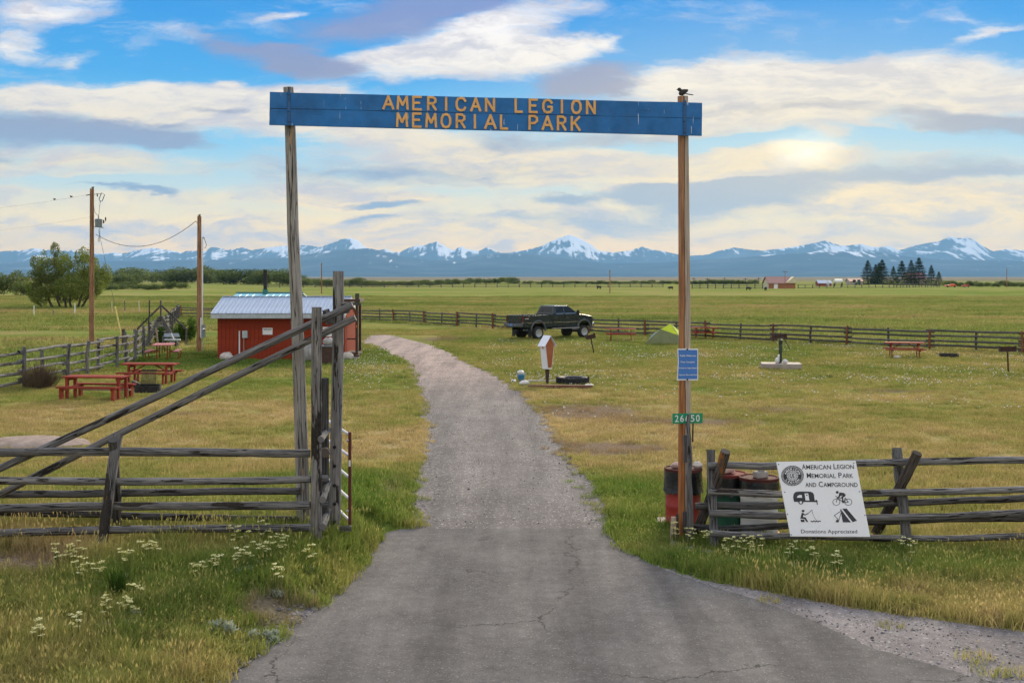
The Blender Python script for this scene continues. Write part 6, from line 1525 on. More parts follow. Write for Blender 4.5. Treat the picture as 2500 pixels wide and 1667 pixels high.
for s2 in (-1, 1):
    mb = MB(); u_ = Vector((s2 * .225, 0, H1 - H2)).normalized()
    a_ = Vector((0, 0, H2 + .03)); b_ = Vector((s2 * .30, 0, H2 + .03 + (H1 - H2) / .225 * .30))
    mb.hexa([a_ + Vector((0, -.22, 0)), b_ + Vector((0, -.22, 0)), b_ + Vector((0, .22, 0)), a_ + Vector((0, .22, 0)), a_ + Vector((0, -.22, .022)), b_ + Vector((0, -.22, .022)), b_ + Vector((0, .22, .022)), a_ + Vector((0, .22, .022))]); mb.build('roof_board', M['white_board'], dbx, True)
mb = MB(); mb.box((-.223, .0, H1 + .01), (.012, .13, .035)); mb.build('red_label', M['drum_red'], dbx, True)
mb = MB(); mb.ell((-.215, .0, H1 - .10), (.014, .035, .065), 12, 8); mb.build('orange_mark', M['orange_lamp'], dbx, True)
a_, b_ = flat(*z5(560, 1382)), flat(*z5(2040, 1392)); tm = thing('edging_timber', 'long reddish-brown timber laid as edging on the grass', 'timber', (a_[0], a_[1], 0))
mb = MB(); mb.beam((a_[0], a_[1], .05), (b_[0], b_[1], .05), .14, .14); mb.build('beam', M['timber'], tm, bevel=.01)
mb = MB(); mb.box((b_[0] - .12, b_[1], .135), (.30, .13, .025)); mb.build('end_cap', M['white'], tm)
a_, b_ = flat(*z5(570, 1252)), flat(*z5(1240, 1250)); mb = MB(); mb.tube([(a_[0], a_[1], .06), (b_[0], b_[1], .06)], .025, 8); tag(mb.build('iron_bar', M['galv'], None, origin=(a_[0], a_[1], 0)), 'thin grey bar lying behind the donation box post', 'bar')
tx_, ty_ = flat(1400, 940); tyr = thing('tyre_planter', 'large black tractor tyre lying flat as a planter', 'tyre', (tx_, ty_ + .6, 0))
mb = MB(); mb.lathe([(.36, .02), (.54, .0), (.60, .05), (.605, .22), (.55, .27), (.38, .25), (.33, .20), (.33, .08)], 40, None, True, True); mb.build('carcass', M['tyre'], tyr, True)
lug0 = None
for k in range(22):
    a2 = 2 * math.pi * k / 22
    if lug0 is None:
        mb = MB(); mb.beam((.615, -.02, .04), (.61, .09, .25), .05, .05, (1, 0, 0)); lug0 = mb.build('tread_lug', M['tyre'], tyr, True); ob = lug0
    else: ob = share(lug0, 'tread_lug', tyr)
    ob.rotation_euler = (0, 0, a2)
mb = MB(); mb.lathe([(.0, .2), (.34, .18)], 24); mb.build('soil', M['ground'], tyr, True)
ux, uy = flat(1272, 931); bkt = thing('bucket', 'blue and grey bucket heaped with crumpled white plastic', 'bucket', (ux, uy + .15, 0))
mb = MB(); mb.lathe([(.10, 0), (.115, .08), (.118, .08)], 20); mb.build('base', M['grey_box'], bkt, True)
mb = MB(); mb.lathe([(.118, .08), (.145, .24), (.15, .24), (.138, .26), (.10, .26)], 20); mb.build('pail', M['bucket'], bkt, True)
mb = MB(); mb.ell((-.01, 0, .33), (.14, .13, .10), 14, 9, None, .10, 8); mb.build('plastic_heap', M['cloth_white'], bkt, True)
mb = MB(); mb.tube([(.15, 0, .24), (.20, 0, .34), (.17, -.02, .12), (.16, -.03, .02)], .012, 6); mb.build('handle', M['grey_trim'], bkt, True)
bx1, by1 = flat(1254, 936); st1 = thing('painted_stone', 'small white stone with black patches at the drive edge', 'stone', (bx1, by1 + .1, 0))
mb = MB(); mb.ell((0, 0, .075), (.10, .08, .085), 12, 8, None, .08, 3); mb.build('stone', M['white'], st1, True)
for (x, y, z, r_) in ((-.04, -.07, .09, .035), (.05, -.06, .05, .03), (.0, -.03, .15, .03)):
    mb = MB(); mb.ell((x, y, z), (r_, .02, r_ * .8), 9, 6); mb.build('patch', M['ink'], st1, True)
dxx, dyy = flat(1280, 941); dk = thing('white_duck_ornament', 'white duck-shaped garden ornament beside the blue bucket', 'ornament', (dxx, dyy + .1, 0))
mb = MB(); mb.ell((0, 0, .09), (.20, .12, .10), 16, 9, Matrix.Rotation(R(-8), 3, 'Y'), .03, 5); mb.build('body', M['cloth_white'], dk, True)
mb = MB(); mb.tube([(.13, 0, .12), (.17, 0, .18), (.165, 0, .22)], [.04, .026, .02], 8); mb.build('neck', M['cloth_white'], dk, True)

# ------------------------------------------------------------------ pickup truck
a_ = Vector((*flat(1312, 828.5), 0)); b_ = Vector((*flat(1423, 824), 0)); hd = math.atan2((b_ - a_).y, (b_ - a_).x)
Wb = 3.9; RT = .42
org = a_ - Matrix.Rotation(hd, 3, 'Z') @ Vector((1.35, -.86, 0))
tr = thing('pickup_truck', 'lifted dark green crew-cab pickup truck parked on the grass', 'truck', org, hd)
RA, FA = 1.35, 1.35 + Wb
def arch_pts(cx_, r_, z0, n=10):
    a0 = math.asin(max(-1, min(1, (z0 - .62) / r_))); out = []
    for i in range(n + 1):
        t_ = math.pi - a0 - (math.pi - 2 * a0) * i / n; out.append((cx_ + r_ * math.cos(t_), .62 + r_ * math.sin(t_)))
    return out
zb = .78
bot = [(.18, zb)] + arch_pts(RA, .55, zb) + arch_pts(FA, .55, zb) + [(6.0, .80)]
top_ = [(6.05, 1.0), (6.03, 1.30), (5.93, 1.44), (5.3, 1.55), (4.75, 1.60), (2.62, 1.58), (2.6, 1.10), (.18, 1.10)]
outl = bot + top_
mb = MB(); mb.prism([(x, -.94, z) for x, z in outl], [(x, .94, z) for x, z in outl]); mb.build('body', M['truck'], tr, True, bevel=.03)
for s2 in (-1, 1):
    mb = MB(); mb.box((1.39, s2 * .905, 1.33), (2.40, .10, .50)); mb.build('bed_side', M['truck'], tr, True, bevel=.025)
    mb = MB(); mb.box((1.39, s2 * .945, .985 + .10), (2.36, .012, .03)); mb.build('trim_strip', M['chrome'], tr, True)
    mb = MB(); mb.box((3.72, s2 * .946, 1.09), (2.15, .012, .03)); mb.build('trim_strip', M['chrome'], tr, True)
    # flares
    for cx_ in (RA, FA):
        mb = MB(); pts_ = [(cx_ + .58 * math.cos(t_), s2 * .96, .62 + .58 * math.sin(t_)) for t_ in np.linspace(R(-8), R(188), 16)]; mb.tube(pts_, .065, 8, squash=1.0); mb.build('wheel_flare', M['truck_grey'], tr, True)
    # door seams and handles
    for x in (2.66, 3.62, 4.68):
        mb = MB(); mb.box((x, s2 * .941, 1.2), (.014, .008, .72)); mb.build('door_seam', M['ink'], tr, True)
    for x in (2.85, 3.82):
        mb = MB(); mb.box((x, s2 * .955, 1.38), (.20, .03, .05)); mb.build('door_handle', M['truck_grey'], tr, True)
    mb = MB(); mb.box((3.65, s2 * .98, .70), (2.3, .16, .05)); mb.build('running_board', M['galv'], tr, True)
    mb = MB(); mb.box((.72, s2 * .86, .44), (.03, .34, .56)); mb.build('mud_flap', M['tyre'], tr, True)
    mb = MB(); mb.box((.165, s2 * .86, 1.32), (.05, .15, .38)); mb.build('tail_lamp', M['red_lamp'], tr, True)
    mb = MB(); mb.box((6.03, s2 * .72, 1.18), (.06, .34, .20)); mb.build('head_lamp', M['chrome'], tr, True)
    mb = MB(); mb.beam((4.62, s2 * .92, 1.66), (4.55, s2 * 1.10, 1.68), .05, .05); mb.build('mirror_arm', M['truck_grey'], tr, True)
    mb = MB(); mb.box((4.55, s2 * 1.17, 1.72), (.12, .20, .30)); mb.build('wing_mirror', M['tyre'], tr, True, bevel=.03)
# red and white badge on the near bed side
TP = MB(); TP.box((.42, -.961, 1.43), (.26, .006, .07)); TP.build('badge', M['red_lamp'], tr, True)
TP = MB(); TP.box((.42, -.961, 1.365), (.30, .006, .03)); TP.build('badge', M['white'], tr, True)
mb = MB(); mb.box((.16, 0, 1.34), (.07, 1.52, .48)); tg = mb.build('tailgate', M['truck'], tr, True, bevel=.02)
mb = MB(); mb.box((.115, 0, 1.40), (.02, 1.0, .04)); mb.build('tailgate_handle', M['ink'], tg, True)
mb = MB(); mb.box((.05, 0, .93), (.22, 1.82, .20)); bp_ = mb.build('rear_bumper', M['truck_grey'], tr, True, bevel=.03)
mb = MB(); mb.box((-.07, .10, .94), (.012, .32, .17)); mb.build('number_plate', M['plate'], bp_, True)
for y in (.42, -.28):
    mb = MB(); mb.ell((-.065, y, .93), (.02, .04, .04), 8, 6); mb.build('bumper_lamp', M['chrome'], bp_, True)
mb = MB(); mb.box((6.08, 0, .86), (.20, 1.9, .26)); mb.build('front_bumper', M['chrome'], tr, True, bevel=.04)
mb = MB(); mb.box((6.05, 0, 1.18), (.05, 1.05, .26)); mb.build('grille', M['chrome'], tr, True)
mb = MB(); mb.hexa([(2.60, -.9, 1.585), (4.90, -.9, 1.60), (4.90, .9, 1.60), (2.60, .9, 1.585), (2.86, -.72, 2.17), (4.02, -.72, 2.17), (4.02, .72, 2.17), (2.86, .72, 2.17)]); mb.build('cab', M['truck'], tr, True, bevel=.05)
def cabpt(x, s2, z):     # point on the cab's side
    t_ = (z - 1.585) / (2.17 - 1.585); return Vector((x, s2 * (.9 - .18 * t_ + .008), z))
for s2 in (-1, 1):
    for q4 in ([(2.90, 1.66), (3.56, 1.66), (3.56, 2.06), (3.02, 2.06)], [(3.66, 1.66), (4.62, 1.66), (4.16, 2.06), (3.66, 2.06)]):
        mb = MB(); mb.poly([cabpt(x, s2, z) for x, z in (q4 if s2 < 0 else q4[::-1])]); w_ = mb.build('side_window', M['glass'], tr, True)
        mb = MB(); mb.tube([cabpt(q4[0][0], s2 * 1.01, 1.645), cabpt(q4[1][0], s2 * 1.01, 1.645)], .016, 6); mb.build('window_trim', M['chrome'], w_, True)
def rearpt(y, z): t_ = (z - 1.585) / .585; return Vector((2.60 + .26 * t_ - .008, y * (1 - .18 * t_ / .9), z))
for y0, y1 in ((-.76, -.28), (-.26, .26), (.28, .76)):
    mb = MB(); mb.poly([rearpt(y1, 1.70), rearpt(y0, 1.70), rearpt(y0, 2.07), rearpt(y1, 2.07)]); mb.build('rear_window', M['glass'], tr, True)
mb = MB(); wp = lambda y, z: Vector((4.90 - .88 * (z - 1.6) / .57 + .01, y * (1 - .2 * (z - 1.6) / .57), z)); mb.poly([wp(-.80, 1.66), wp(.80, 1.66), wp(.80, 2.08), wp(-.80, 2.08)]); mb.build('windscreen', M['glass'], tr, True)
whl = None
for cx_ in (RA, FA):
    for s2 in (-1, 1):
        w_ = None; Mx = Matrix.Translation((cx_, s2 * .86, RT)) @ Matrix.Rotation(R(90 * s2), 4, 'X')
        mb = MB(); mb.lathe([(.25, -.15), (.36, -.16), (.41, -.12), (.42, -.05), (.42, .05), (.41, .12), (.36, .16), (.25, .15)], 28, Mx); w_ = mb.build('wheel', M['tyre'], tr, True)
        mb = MB(); mb.lathe([(.25, -.16), (.262, -.165), (.25, -.13), (.20, -.10), (.08, -.11), (0, -.12)], 24, Mx); mb.build('rim', M['iron'], w_, True)
        mb = MB()
        mb.lathe([(.250, -.168), (.262, -.172), (.268, -.16)], 24, Mx); mb.build('rim_lip', M['galv'], w_, True)
        for k in range(8):
            a2 = 2 * math.pi * k / 8; c2, s3 = math.cos(a2), math.sin(a2)
            mb = MB(); mb.beam(Mx @ Vector((.08 * c2, .08 * s3, -.135)), Mx @ Vector((.235 * c2, .235 * s3, -.15)), .035, .02); mb.build('spoke', M['galv'] if k % 2 else M['iron'], w_, True)
for cx_ in (RA, FA):
    mb = MB(); mb.tube([(cx_, -.8, RT), (cx_, .8, RT)], .06, 8); mb.build('axle', M['iron'], tr, True)
mb = MB(); mb.ell((RA, .1, RT), (.17, .2, .17), 12, 8); mb.build('differential', M['pump'], tr, True)
for y in (-.45, .45):
    mb = MB(); mb.box((3.1, y, .70), (5.6, .10, .16)); mb.build('chassis_rail', M['iron'], tr, True)
mb = MB(); mb.tube([(2.0, -.55, .6), (.4, -.6, .62)], .05, 8); mb.build('exhaust', M['galv'], tr, True)

# ------------------------------------------------------------------ tent
tx_, ty_ = flat(1636, 842); tnt = thing('tent', 'small dome tent with lime top and sage sides', 'tent', (tx_, ty_ + 1.0, 0), R(-24))
base_ = [(-1.25, -.75), (.85, -.95), (1.40, .0), (.85, .90), (-.80, .90), (-1.40, .15)]
mid_ = [(-.30, -.52, .92), (.86, -.72, .58), (1.20, .0, .46), (.7, .66, .52), (-.62, .66, .60), (-1.10, .10, .52)]
top_p = Vector((.15, .05, 1.24))
def bulge(p, k=.04): return p + Vector((p.x, p.y, 0)).normalized() * k
def tent_face(nm, A, B_, C_, D_, mt, n=5, k=.05):
    mb = MB()
    for j in range(n + 1):
        for i in range(n + 1):
            u_, v_ = i / n, j / n; p = (A.lerp(B_, u_)).lerp(D_.lerp(C_, u_), v_); mb.v.append(bulge(p, k * (math.sin(u_ * math.pi) * .3 - .0) * math.sin(v_ * math.pi) - (.05 * math.sin(u_ * math.pi) if mt == 'tent_side' else 0) * (1 - v_) * .6))
    for j in range(n):
        for i in range(n): mb.face((j * (n + 1) + i, j * (n + 1) + i + 1, (j + 1) * (n + 1) + i + 1, (j + 1) * (n + 1) + i), None, True)
    mb.build(nm, M[mt], tnt, True)
for i in range(6):
    j = (i + 1) % 6; A, B_ = Vector((*base_[i], .0)), Vector((*base_[j], .0)); C_, D_ = Vector(mid_[j]), Vector(mid_[i])
    tent_face('lower_panel', A, B_, C_, D_, 'tent_pale' if i == 5 else 'tent_side'); tent_face('fly', D_ , C_, top_p, top_p, 'tent_top')
    mb = MB(); mb.tube([A * 1.005, D_ * 1.008, top_p * 1.006], .012, 5); mb.build('pole_seam', M['tent_pale'], tnt, True)
    mb = MB(); mb.tube([A, A * 1.12], .012, 5); mb.build('peg', M['galv'], tnt, True)

# ------------------------------------------------------------------ foliage meshes
def add_attr(me, name, vals):
    a2 = me.attributes.new(name, 'FLOAT', 'POINT'); a2.data.foreach_set('value', np.asarray(vals, dtype=np.float32))
def quads_mesh(name, C, U, Vv, mat, rnd):
    """leaf quads: centres C, half-axes U and Vv (n,3 arrays)"""
    n = len(C); vs_ = np.stack([C - U, C + Vv * .6 - U * .1, C + U, C - Vv * .6 - U * .1], 1).reshape(-1, 3)
    fs_ = np.arange(n * 4).reshape(n, 4)
    me = bpy.data.meshes.new(name); me.from_pydata(vs_.tolist(), [], fs_.tolist()); me.materials.append(mat)
    add_attr(me, 'rnd', np.repeat(rnd, 4)); return me
def leaf_cloud(name, blobs, n, size, mat, seed, up=0.0):
    g_ = np.random.default_rng(seed); bl_ = np.array(blobs, float); vol = bl_[:, 3] * bl_[:, 4] * bl_[:, 5]; pr_ = vol ** .75 / (vol ** .75).sum()
    k = g_.choice(len(bl_), n, p=pr_); d_ = g_.normal(size=(n, 3)); d_ /= np.linalg.norm(d_, axis=1)[:, None]
    r_ = g_.uniform(.35, 1.04, n) ** .6; C = bl_[k, :3] + d_ * r_[:, None] * bl_[k, 3:6]
    U = g_.normal(size=(n, 3)); U[:, 2] += up; U /= np.linalg.norm(U, axis=1)[:, None]
    T = g_.normal(size=(n, 3)); Vv = np.cross(U, T); Vv /= np.linalg.norm(Vv, axis=1)[:, None]
    s2 = size * g_.uniform(.6, 1.5, n)[:, None]
    return quads_mesh(name, C, U * s2, Vv * s2 * .8, mat, g_.uniform(0, 1, n))
def obj_from(me, name, parent=None, loc=(0, 0, 0), rz=0.0, sc=(1, 1, 1)):
    o_ = bpy.data.objects.new(name, me); col.objects.link(o_); o_.location = loc; o_.rotation_euler = (0, 0, rz); o_.scale = sc
    if parent: o_.parent = parent
    return o_
# large willow with several trunks
wx, wy = flat(160, 752); k_ = wy / F
wil = thing('willow_tree', 'large many-stemmed willow standing alone in the pasture', 'tree', (wx, wy, 0))
def wpx(px, py): return ((px - 160) * k_, (752 - py) * k_)
g_ = random.Random(5); blobs = []; limbs = []
for (px, py, rx_, ry_) in [(120, 660, 34, 34), (150, 690, 40, 34), (110, 700, 36, 28), (200, 650, 34, 30), (225, 680, 36, 34), (250, 672, 16, 30), (180, 700, 40, 28), (80, 690, 20, 34), (78, 640, 16, 18), (150, 640, 26, 26), (185, 625, 14, 18), (215, 630, 14, 16), (135, 610, 12, 18), (240, 700, 22, 20), (85, 720, 18, 18), (130, 600, 6, 12), (240, 640, 12, 14), (100, 670, 18, 18), (105, 722, 26, 24), (150, 722, 30, 20), (195, 715, 32, 22), (232, 712, 20, 20), (72, 705, 14, 22), (115, 628, 8, 20), (200, 612, 7, 12), (222, 618, 6, 14), (170, 650, 20, 22)]:
    x, z = wpx(px, py); blobs.append((x, g_.uniform(-1.6, 1.6), z, rx_ * k_, rx_ * k_ * .9, ry_ * k_)); limbs.append((x, z))
me = leaf_cloud('crown', blobs[:15] + blobs[16:], 30000, .10, M['willow'], 3); obj_from(me, 'crown', wil)
me = leaf_cloud('crown', [blobs[0], blobs[8], blobs[12], blobs[15], blobs[17], blobs[2]], 3800, .085, M['willow_grey'], 4); obj_from(me, 'crown', wil)['label'] = 'sparse grey-green upper crown'
for i, px in enumerate([84, 118, 135, 150, 168, 186, 196]):
    x, z = wpx(px, 752); tx2, tz2 = limbs[[7, 2, 1, 6, 6, 4, 13][i]]
    mb = MB(); mb.tube([(x * .8 + .3, g_.uniform(-.5, .5), -.1), (x + (tx2 - x) * .3, g_.uniform(-.4, .4), tz2 * .4), (tx2, 0, tz2)], [.17, .12, .05], 8, .08, i); mb.build('trunk', M['far_trunk'], wil, True)
for i, (tx2, tz2) in enumerate(limbs[8:16]):
    x = tx2 * .5; mb = MB(); mb.tube([(x, 0, 1.0), ((x + tx2) / 2, g_.uniform(-.5, .5), tz2 * .6), (tx2, 0, tz2 + .5)], [.07, .05, .02], 6, .06, 40 + i); mb.build('limb', M['far_trunk'], wil, True)
# bush masters
def bush_blobs(seed, w_, h_, n=9):
    g_ = random.Random(seed); return [(g_.uniform(-.5, .5) * w_ * .8, g_.uniform(-.4, .4) * w_, h_ * g_.uniform(.25, .62), w_ * g_.uniform(.18, .30), w_ * g_.uniform(.18, .30), h_ * g_.uniform(.22, .38)) for _ in range(n)]
bmesh_ = [leaf_cloud('bush_foliage', bush_blobs(s2, 1.0, 1.0, 12), 4200, .028, M['bush'], s2 + 50) for s2 in range(5)]
def bush(name, label, x, y, w_, h_, k, grp, cat='bush'):
    o_ = obj_from(bmesh_[k % 5], name, None, (x, y, -.02 * h_), rng.uniform(0, 6.28), (w_, w_, h_)); return tag(o_, label, cat, grp)
# tall bushes at the frame's edge, then the willow belt along the field's end
for px, py, w_, h_ in ((12, 722, 84, 68), (-40, 722, 70, 66), (62, 724, 50, 40), (95, 728, 40, 30), (-90, 722, 70, 60)):
    x, y = flat(px, py); bush('willow_bush', 'tall rounded bush at the pasture edge beyond the large willow', x, y, w_ * y / F, h_ * y / F, int(abs(px)), 'tall bushes beyond the willow')
for i in range(9):
    px = 268 + i * 22 + rng.uniform(-6, 6); x, y = flat(px, 706 + rng.uniform(-2, 3)); bush('willow_bush', 'low light-green bush in front of the far willow belt', x, y, rng.uniform(34, 52) * y / F, rng.uniform(15, 24) * y / F, i, 'low bushes before the willow belt')
px = 225.0; i = 0
while px < 1250:
    yb2 = 696 + 4 * math.cos(px / 140) - (px - 225) / 1000 * 2 + rng.uniform(-1, 1); x, y = flat(px, yb2)
    hh = (37 if px < 720 else 19 if px < 900 else 13) * rng.uniform(.75, 1.3); ww = hh * rng.uniform(1.7, 2.6)
    if abs(px - 515) < 14: hh, ww = 40, 44
    bush('willow_bush', 'willow bush in the dark green belt along the far end of the field', x, y, ww * y / F, hh * y / F, i, 'willow belt along the far field'); i += 1
    px += ww * .42
for px, yb2, hh, ww in [(1250 + k * 17 + rng.uniform(-5, 5), 693 + rng.uniform(-1, 1), rng.uniform(7, 11), rng.uniform(22, 34)) for k in range(26)] + [(1690 + k * 15, 694, rng.uniform(10, 16), 26) for k in range(11)]:
    x, y = flat(px, yb2); bush('willow_bush', 'small distant bush along the far edge of the hay field', x, y, ww * y / F, hh * y / F, int(px), 'distant bushes across the field')
for px in list(range(2310, 2560, 15)):
    x, y = flat(px + rng.uniform(-4, 4), 700 + rng.uniform(-1, 1)); hh = rng.uniform(12, 18); bush('willow_bush', 'rounded bush in the hedge past the spruces and orange machinery', x, y, hh * 1.9 * y / F, hh * y / F, px, 'hedge past the spruces')
# spruces
def spruce_mesh(seed):
    g_ = np.random.default_rng(seed); n = 9000; z = g_.uniform(.05, 1.0, n) ** 1.05
    lay = np.floor(z * 17) / 17 + .03 + g_.uniform(-.018, .018, n); z = np.clip(.5 * z + .5 * lay, .03, 1.0)
    rmax = .40 * (1 - z) ** .78 * (1 + .22 * np.sin(z * 60 + g_.uniform(0, .5, n))) + .008; a2 = g_.uniform(0, 6.283, n); rr = rmax * g_.uniform(.25, 1.0, n) ** .6 * (1 + .18 * np.sin(a2 * 3 + z * 20 + seed))
    C = np.stack([rr * np.cos(a2), rr * np.sin(a2), z - rr * .30], 1)
    U = np.stack([np.cos(a2), np.sin(a2), g_.uniform(-.7, .1, n)], 1) * g_.uniform(.014, .032, n)[:, None]
    T = np.stack([-np.sin(a2), np.cos(a2), g_.uniform(-.4, .4, n)], 1) * .012
    return quads_mesh('crown', C, U, T, M['spruce'], g_.uniform(0, 1, n))
sm = [spruce_mesh(s2) for s2 in (1, 2, 3)]
z7 = lambda x, y: (1650 + x / 2.767, 560 + y / 2.767)
for i, (x, yt, yb2, wf) in enumerate([(1297, 209, 372, 1.05), (1350, 236, 372, 1.15), (1393, 203, 372, 1.15), (1372, 226, 370, 1.0), (1470, 248, 374, .95), (1527, 210, 376, 1.1), (1590, 208, 374, .95), (1642, 190, 377, 1.1), (1726, 240, 378, .9), (1777, 283, 379, 1.05)]):
    gx_2, gy_2 = flat(*z7(x, yb2)); gy_2 += rng.uniform(-15, 15); gx_2 = (z7(x, 0)[0] - CX) / F * gy_2; hh = (yb2 - yt) / 2.767 * gy_2 / F
    t_ = thing('spruce_tree', ['first spruce of the farm row, next to the tan bungalow', 'second spruce from the tan bungalow, broad and half hidden', 'fourth spruce from the tan bungalow, tall with a broad crown', 'third spruce from the tan bungalow, squeezed between taller ones', 'fifth spruce from the tan bungalow, short and dark', 'sixth spruce from the tan bungalow, tall and even', 'seventh spruce from the tan bungalow, behind the mauve roof', 'tallest spruce of the farm row, before the mauve-roofed house', 'pointed dark spruce just past the mauve-roofed house', 'lowest spruce of the farm row, at its end past the house'][i], 'tree', (gx_2, gy_2, 0), rng.uniform(0, 6), ['spruces round the farmhouse', 'spruces past the farmhouse'][i >= 8])
    obj_from(sm[i % 3], 'crown', t_, (0, 0, 0), 0, (hh * wf, hh * wf, hh)); mb = MB(); mb.tube([(0, 0, -.2), (0, 0, hh * .9)], [hh * .018, .03], 6); mb.build('trunk', M['far_trunk'], t_, True)
gx_2, gy_2 = flat(441, 692); t_ = thing('spruce_tree', 'single small dark conifer in the willow belt', 'tree', (gx_2, gy_2, 0)); hh = 30 * gy_2 / F
obj_from(sm[1], 'crown', t_, (0, 0, 0), 0, (hh * 1.5, hh * 1.5, hh)); mb = MB(); mb.tube([(0, 0, -.2), (0, 0, hh * .9)], [hh * .018, .03], 6); mb.build('trunk', M['far_trunk'], t_, True)
# shrubs by the stile, brown bush, sage
def shrub(name, label, c, blobs, n, size, mat, seed, cat='shrub', up=.3):
    t_ = thing(name, label, cat, c); obj_from(leaf_cloud('foliage', blobs, n, size, M[mat], seed, up), 'foliage', t_)
    for k in range(5):
        g_ = random.Random(seed * 9 + k); b2 = g_.choice(blobs); mb = MB(); mb.tube([(b2[0] * .3, b2[1] * .3, -.05), (b2[0], b2[1], b2[2])], [.02, .006], 5); mb.build('stem', M['dead_twig'], t_, True)
    return t_
shrub('green_shrub', 'dark green shrub under the steps of the stile', (*flat(399, 842), 0), bush_blobs(61, 1.5, 1.5), 2600, .06, 'shrub', 61)
shrub('green_shrub', 'bright green shrub at the foot of the stile handrail', (*flat(452, 838), 0), bush_blobs(62, 1.2, 1.7), 2600, .06, 'shrub', 62)
cx_, cy_ = flat(98, 948); t_ = thing('brown_bush', 'bare brown twiggy bush growing against the back fence', 'bush', (cx_, cy_, 0)); g_ = np.random.default_rng(4); n = 1500
aa = g_.uniform(0, 6.283, n); r0 = g_.uniform(0, .35, n); ln = g_.uniform(.35, .95, n); C0 = np.stack([r0 * np.cos(aa) * 1.5, r0 * np.sin(aa), np.zeros(n)], 1); dd = np.stack([np.cos(aa) * .45 * r0 / .35, np.sin(aa) * .35 * r0 / .35, np.ones(n)], 1) + g_.normal(size=(n, 3)) * .22
Cc = C0 + dd * ln[:, None] * .5; Uu = dd * ln[:, None] * .5; Tt = np.stack([np.sin(aa), np.cos(aa), np.zeros(n)], 1) * .011
obj_from(quads_mesh('twigs', Cc, Uu, Tt, M['dead_twig'], g_.uniform(0, 1, n)), 'twigs', t_); mb = MB(); mb.tube([(0, 0, -.05), (0, 0, .3)], [.06, .03], 6); mb.build('stump', M['dead_twig'], t_, True)

# ------------------------------------------------------------------ far farm
def house(name, label, cat, x0, x1, ytop, yeave, ybase, wall, roof, dep, parts=(), ridge_in=.0, gable=None):
    """front wall between zoom x0..x1; ridge runs left to right"""
    gx2, Y = flat(*z7(x0, ybase)); X0, X1 = BX(z7(x0, 0)[0], Y), BX(z7(x1, 0)[0], Y); ze, zr2 = BZ(z7(0, yeave)[1], Y), BZ(z7(0, ytop)[1], Y + dep / 2)
    t_ = thing(name, label, cat, ((X0 + X1) / 2, Y, 0)); mb = MB(); mb.box(((X0 + X1) / 2, Y + dep / 2, ze / 2 - .05), (X1 - X0, dep, ze + .1)); mb.build('wall', M[wall], t_)
    ov = .35
    for ya, nm in ((Y - ov, 'roof'), (Y + dep + ov, 'roof')):
        mb = MB(); mb.hexa([(X0 - ov, ya, ze - .1), (X1 + ov, ya, ze - .1), (X1 + ov - ridge_in, Y + dep / 2, zr2), (X0 - ov, Y + dep / 2, zr2), (X0 - ov, ya, ze + .05), (X1 + ov, ya, ze + .05), (X1 + ov - ridge_in, Y + dep / 2, zr2 + .15), (X0 - ov, Y + dep / 2, zr2 + .15)]); mb.build(nm, M[roof], t_)
    for X in (X0 + .02, X1 - .02):
        if ridge_in and X > (X0 + X1) / 2: continue
        mb = MB(); mb.prism([(X, Y, ze), (X, Y + dep, ze), (X, Y + dep / 2, zr2 - .05)], [(X + .05, Y, ze), (X + .05, Y + dep, ze), (X + .05, Y + dep / 2, zr2 - .05)]); mb.build('gable', M[gable or wall], t_)
    return t_, X0, X1, Y, ze, zr2
t_, X0, X1, Y, ze, zr2 = house('barn', 'cream and orange barn with maroon roof across the field', 'barn', 627, 806, 322, 365, 400, 'cream', 'barn_roof', 9, gable='cream')
mb = MB(); mb.box(((X0 + X1) / 2, Y - .06, ze - 1.15), (X1 - X0 + .1, .1, 1.9)); mb.build('board_band', M['barn_wood'], t_)
mb = MB(); xr2 = X0 + (X1 - X0) * .64; mb.prism([(xr2, Y - .4, ze + .1), (X1 + .4, Y - .4, ze + .1), ((xr2 + X1) / 2 + 1.2, Y - .4, zr2 + .1)], [(xr2, Y + 4, ze + .1), (X1 + .4, Y + 4, ze + .1), ((xr2 + X1) / 2 + 1.2, Y + 4, zr2 + .1)]); mb.build('hip_gable', M['cream'], t_)
mb = MB(); mb.box((X0 + (X1 - X0) * .27, Y - .08, .9), (1.3, .1, 1.8)); mb.build('door', M['white'], t_)
t_, X0, X1, Y, ze, zr2 = house('barn', 'small bright red barn with pale roof across the field', 'barn', 965, 1052, 345, 364, 383, 'far_red', 'tin_roof', 5)
mb = MB(); mb.box((X1 - 1.6, Y - .08, 1.2), (1.2, .1, 2.2)); mb.build('door', M['white'], t_)
t_, X0, X1, Y, ze, zr2 = house('farmhouse', 'tan bungalow beside the red barn and the spruces', 'house', 1175, 1262, 334, 352, 375, 'tan', 'barn_roof', 7)
for f_ in (.35, .7):
    mb = MB(); mb.box((X0 + (X1 - X0) * f_, Y - .07, 1.9), (1.6, .1, 1.3)); mb.build('window', M['glass'], t_)
t_, X0, X1, Y, ze, zr2 = house('farmhouse', 'tall pale farmhouse with mauve roof among the spruces', 'house', 1566, 1690, 292, 332, 371, 'tan', 'barn_roof2', 8)
mb = MB(); mb.box((X0 + (X1 - X0) * .12, Y - .07, 3.0), (1.3, .1, 1.5)); mb.build('window', M['glass'], t_)
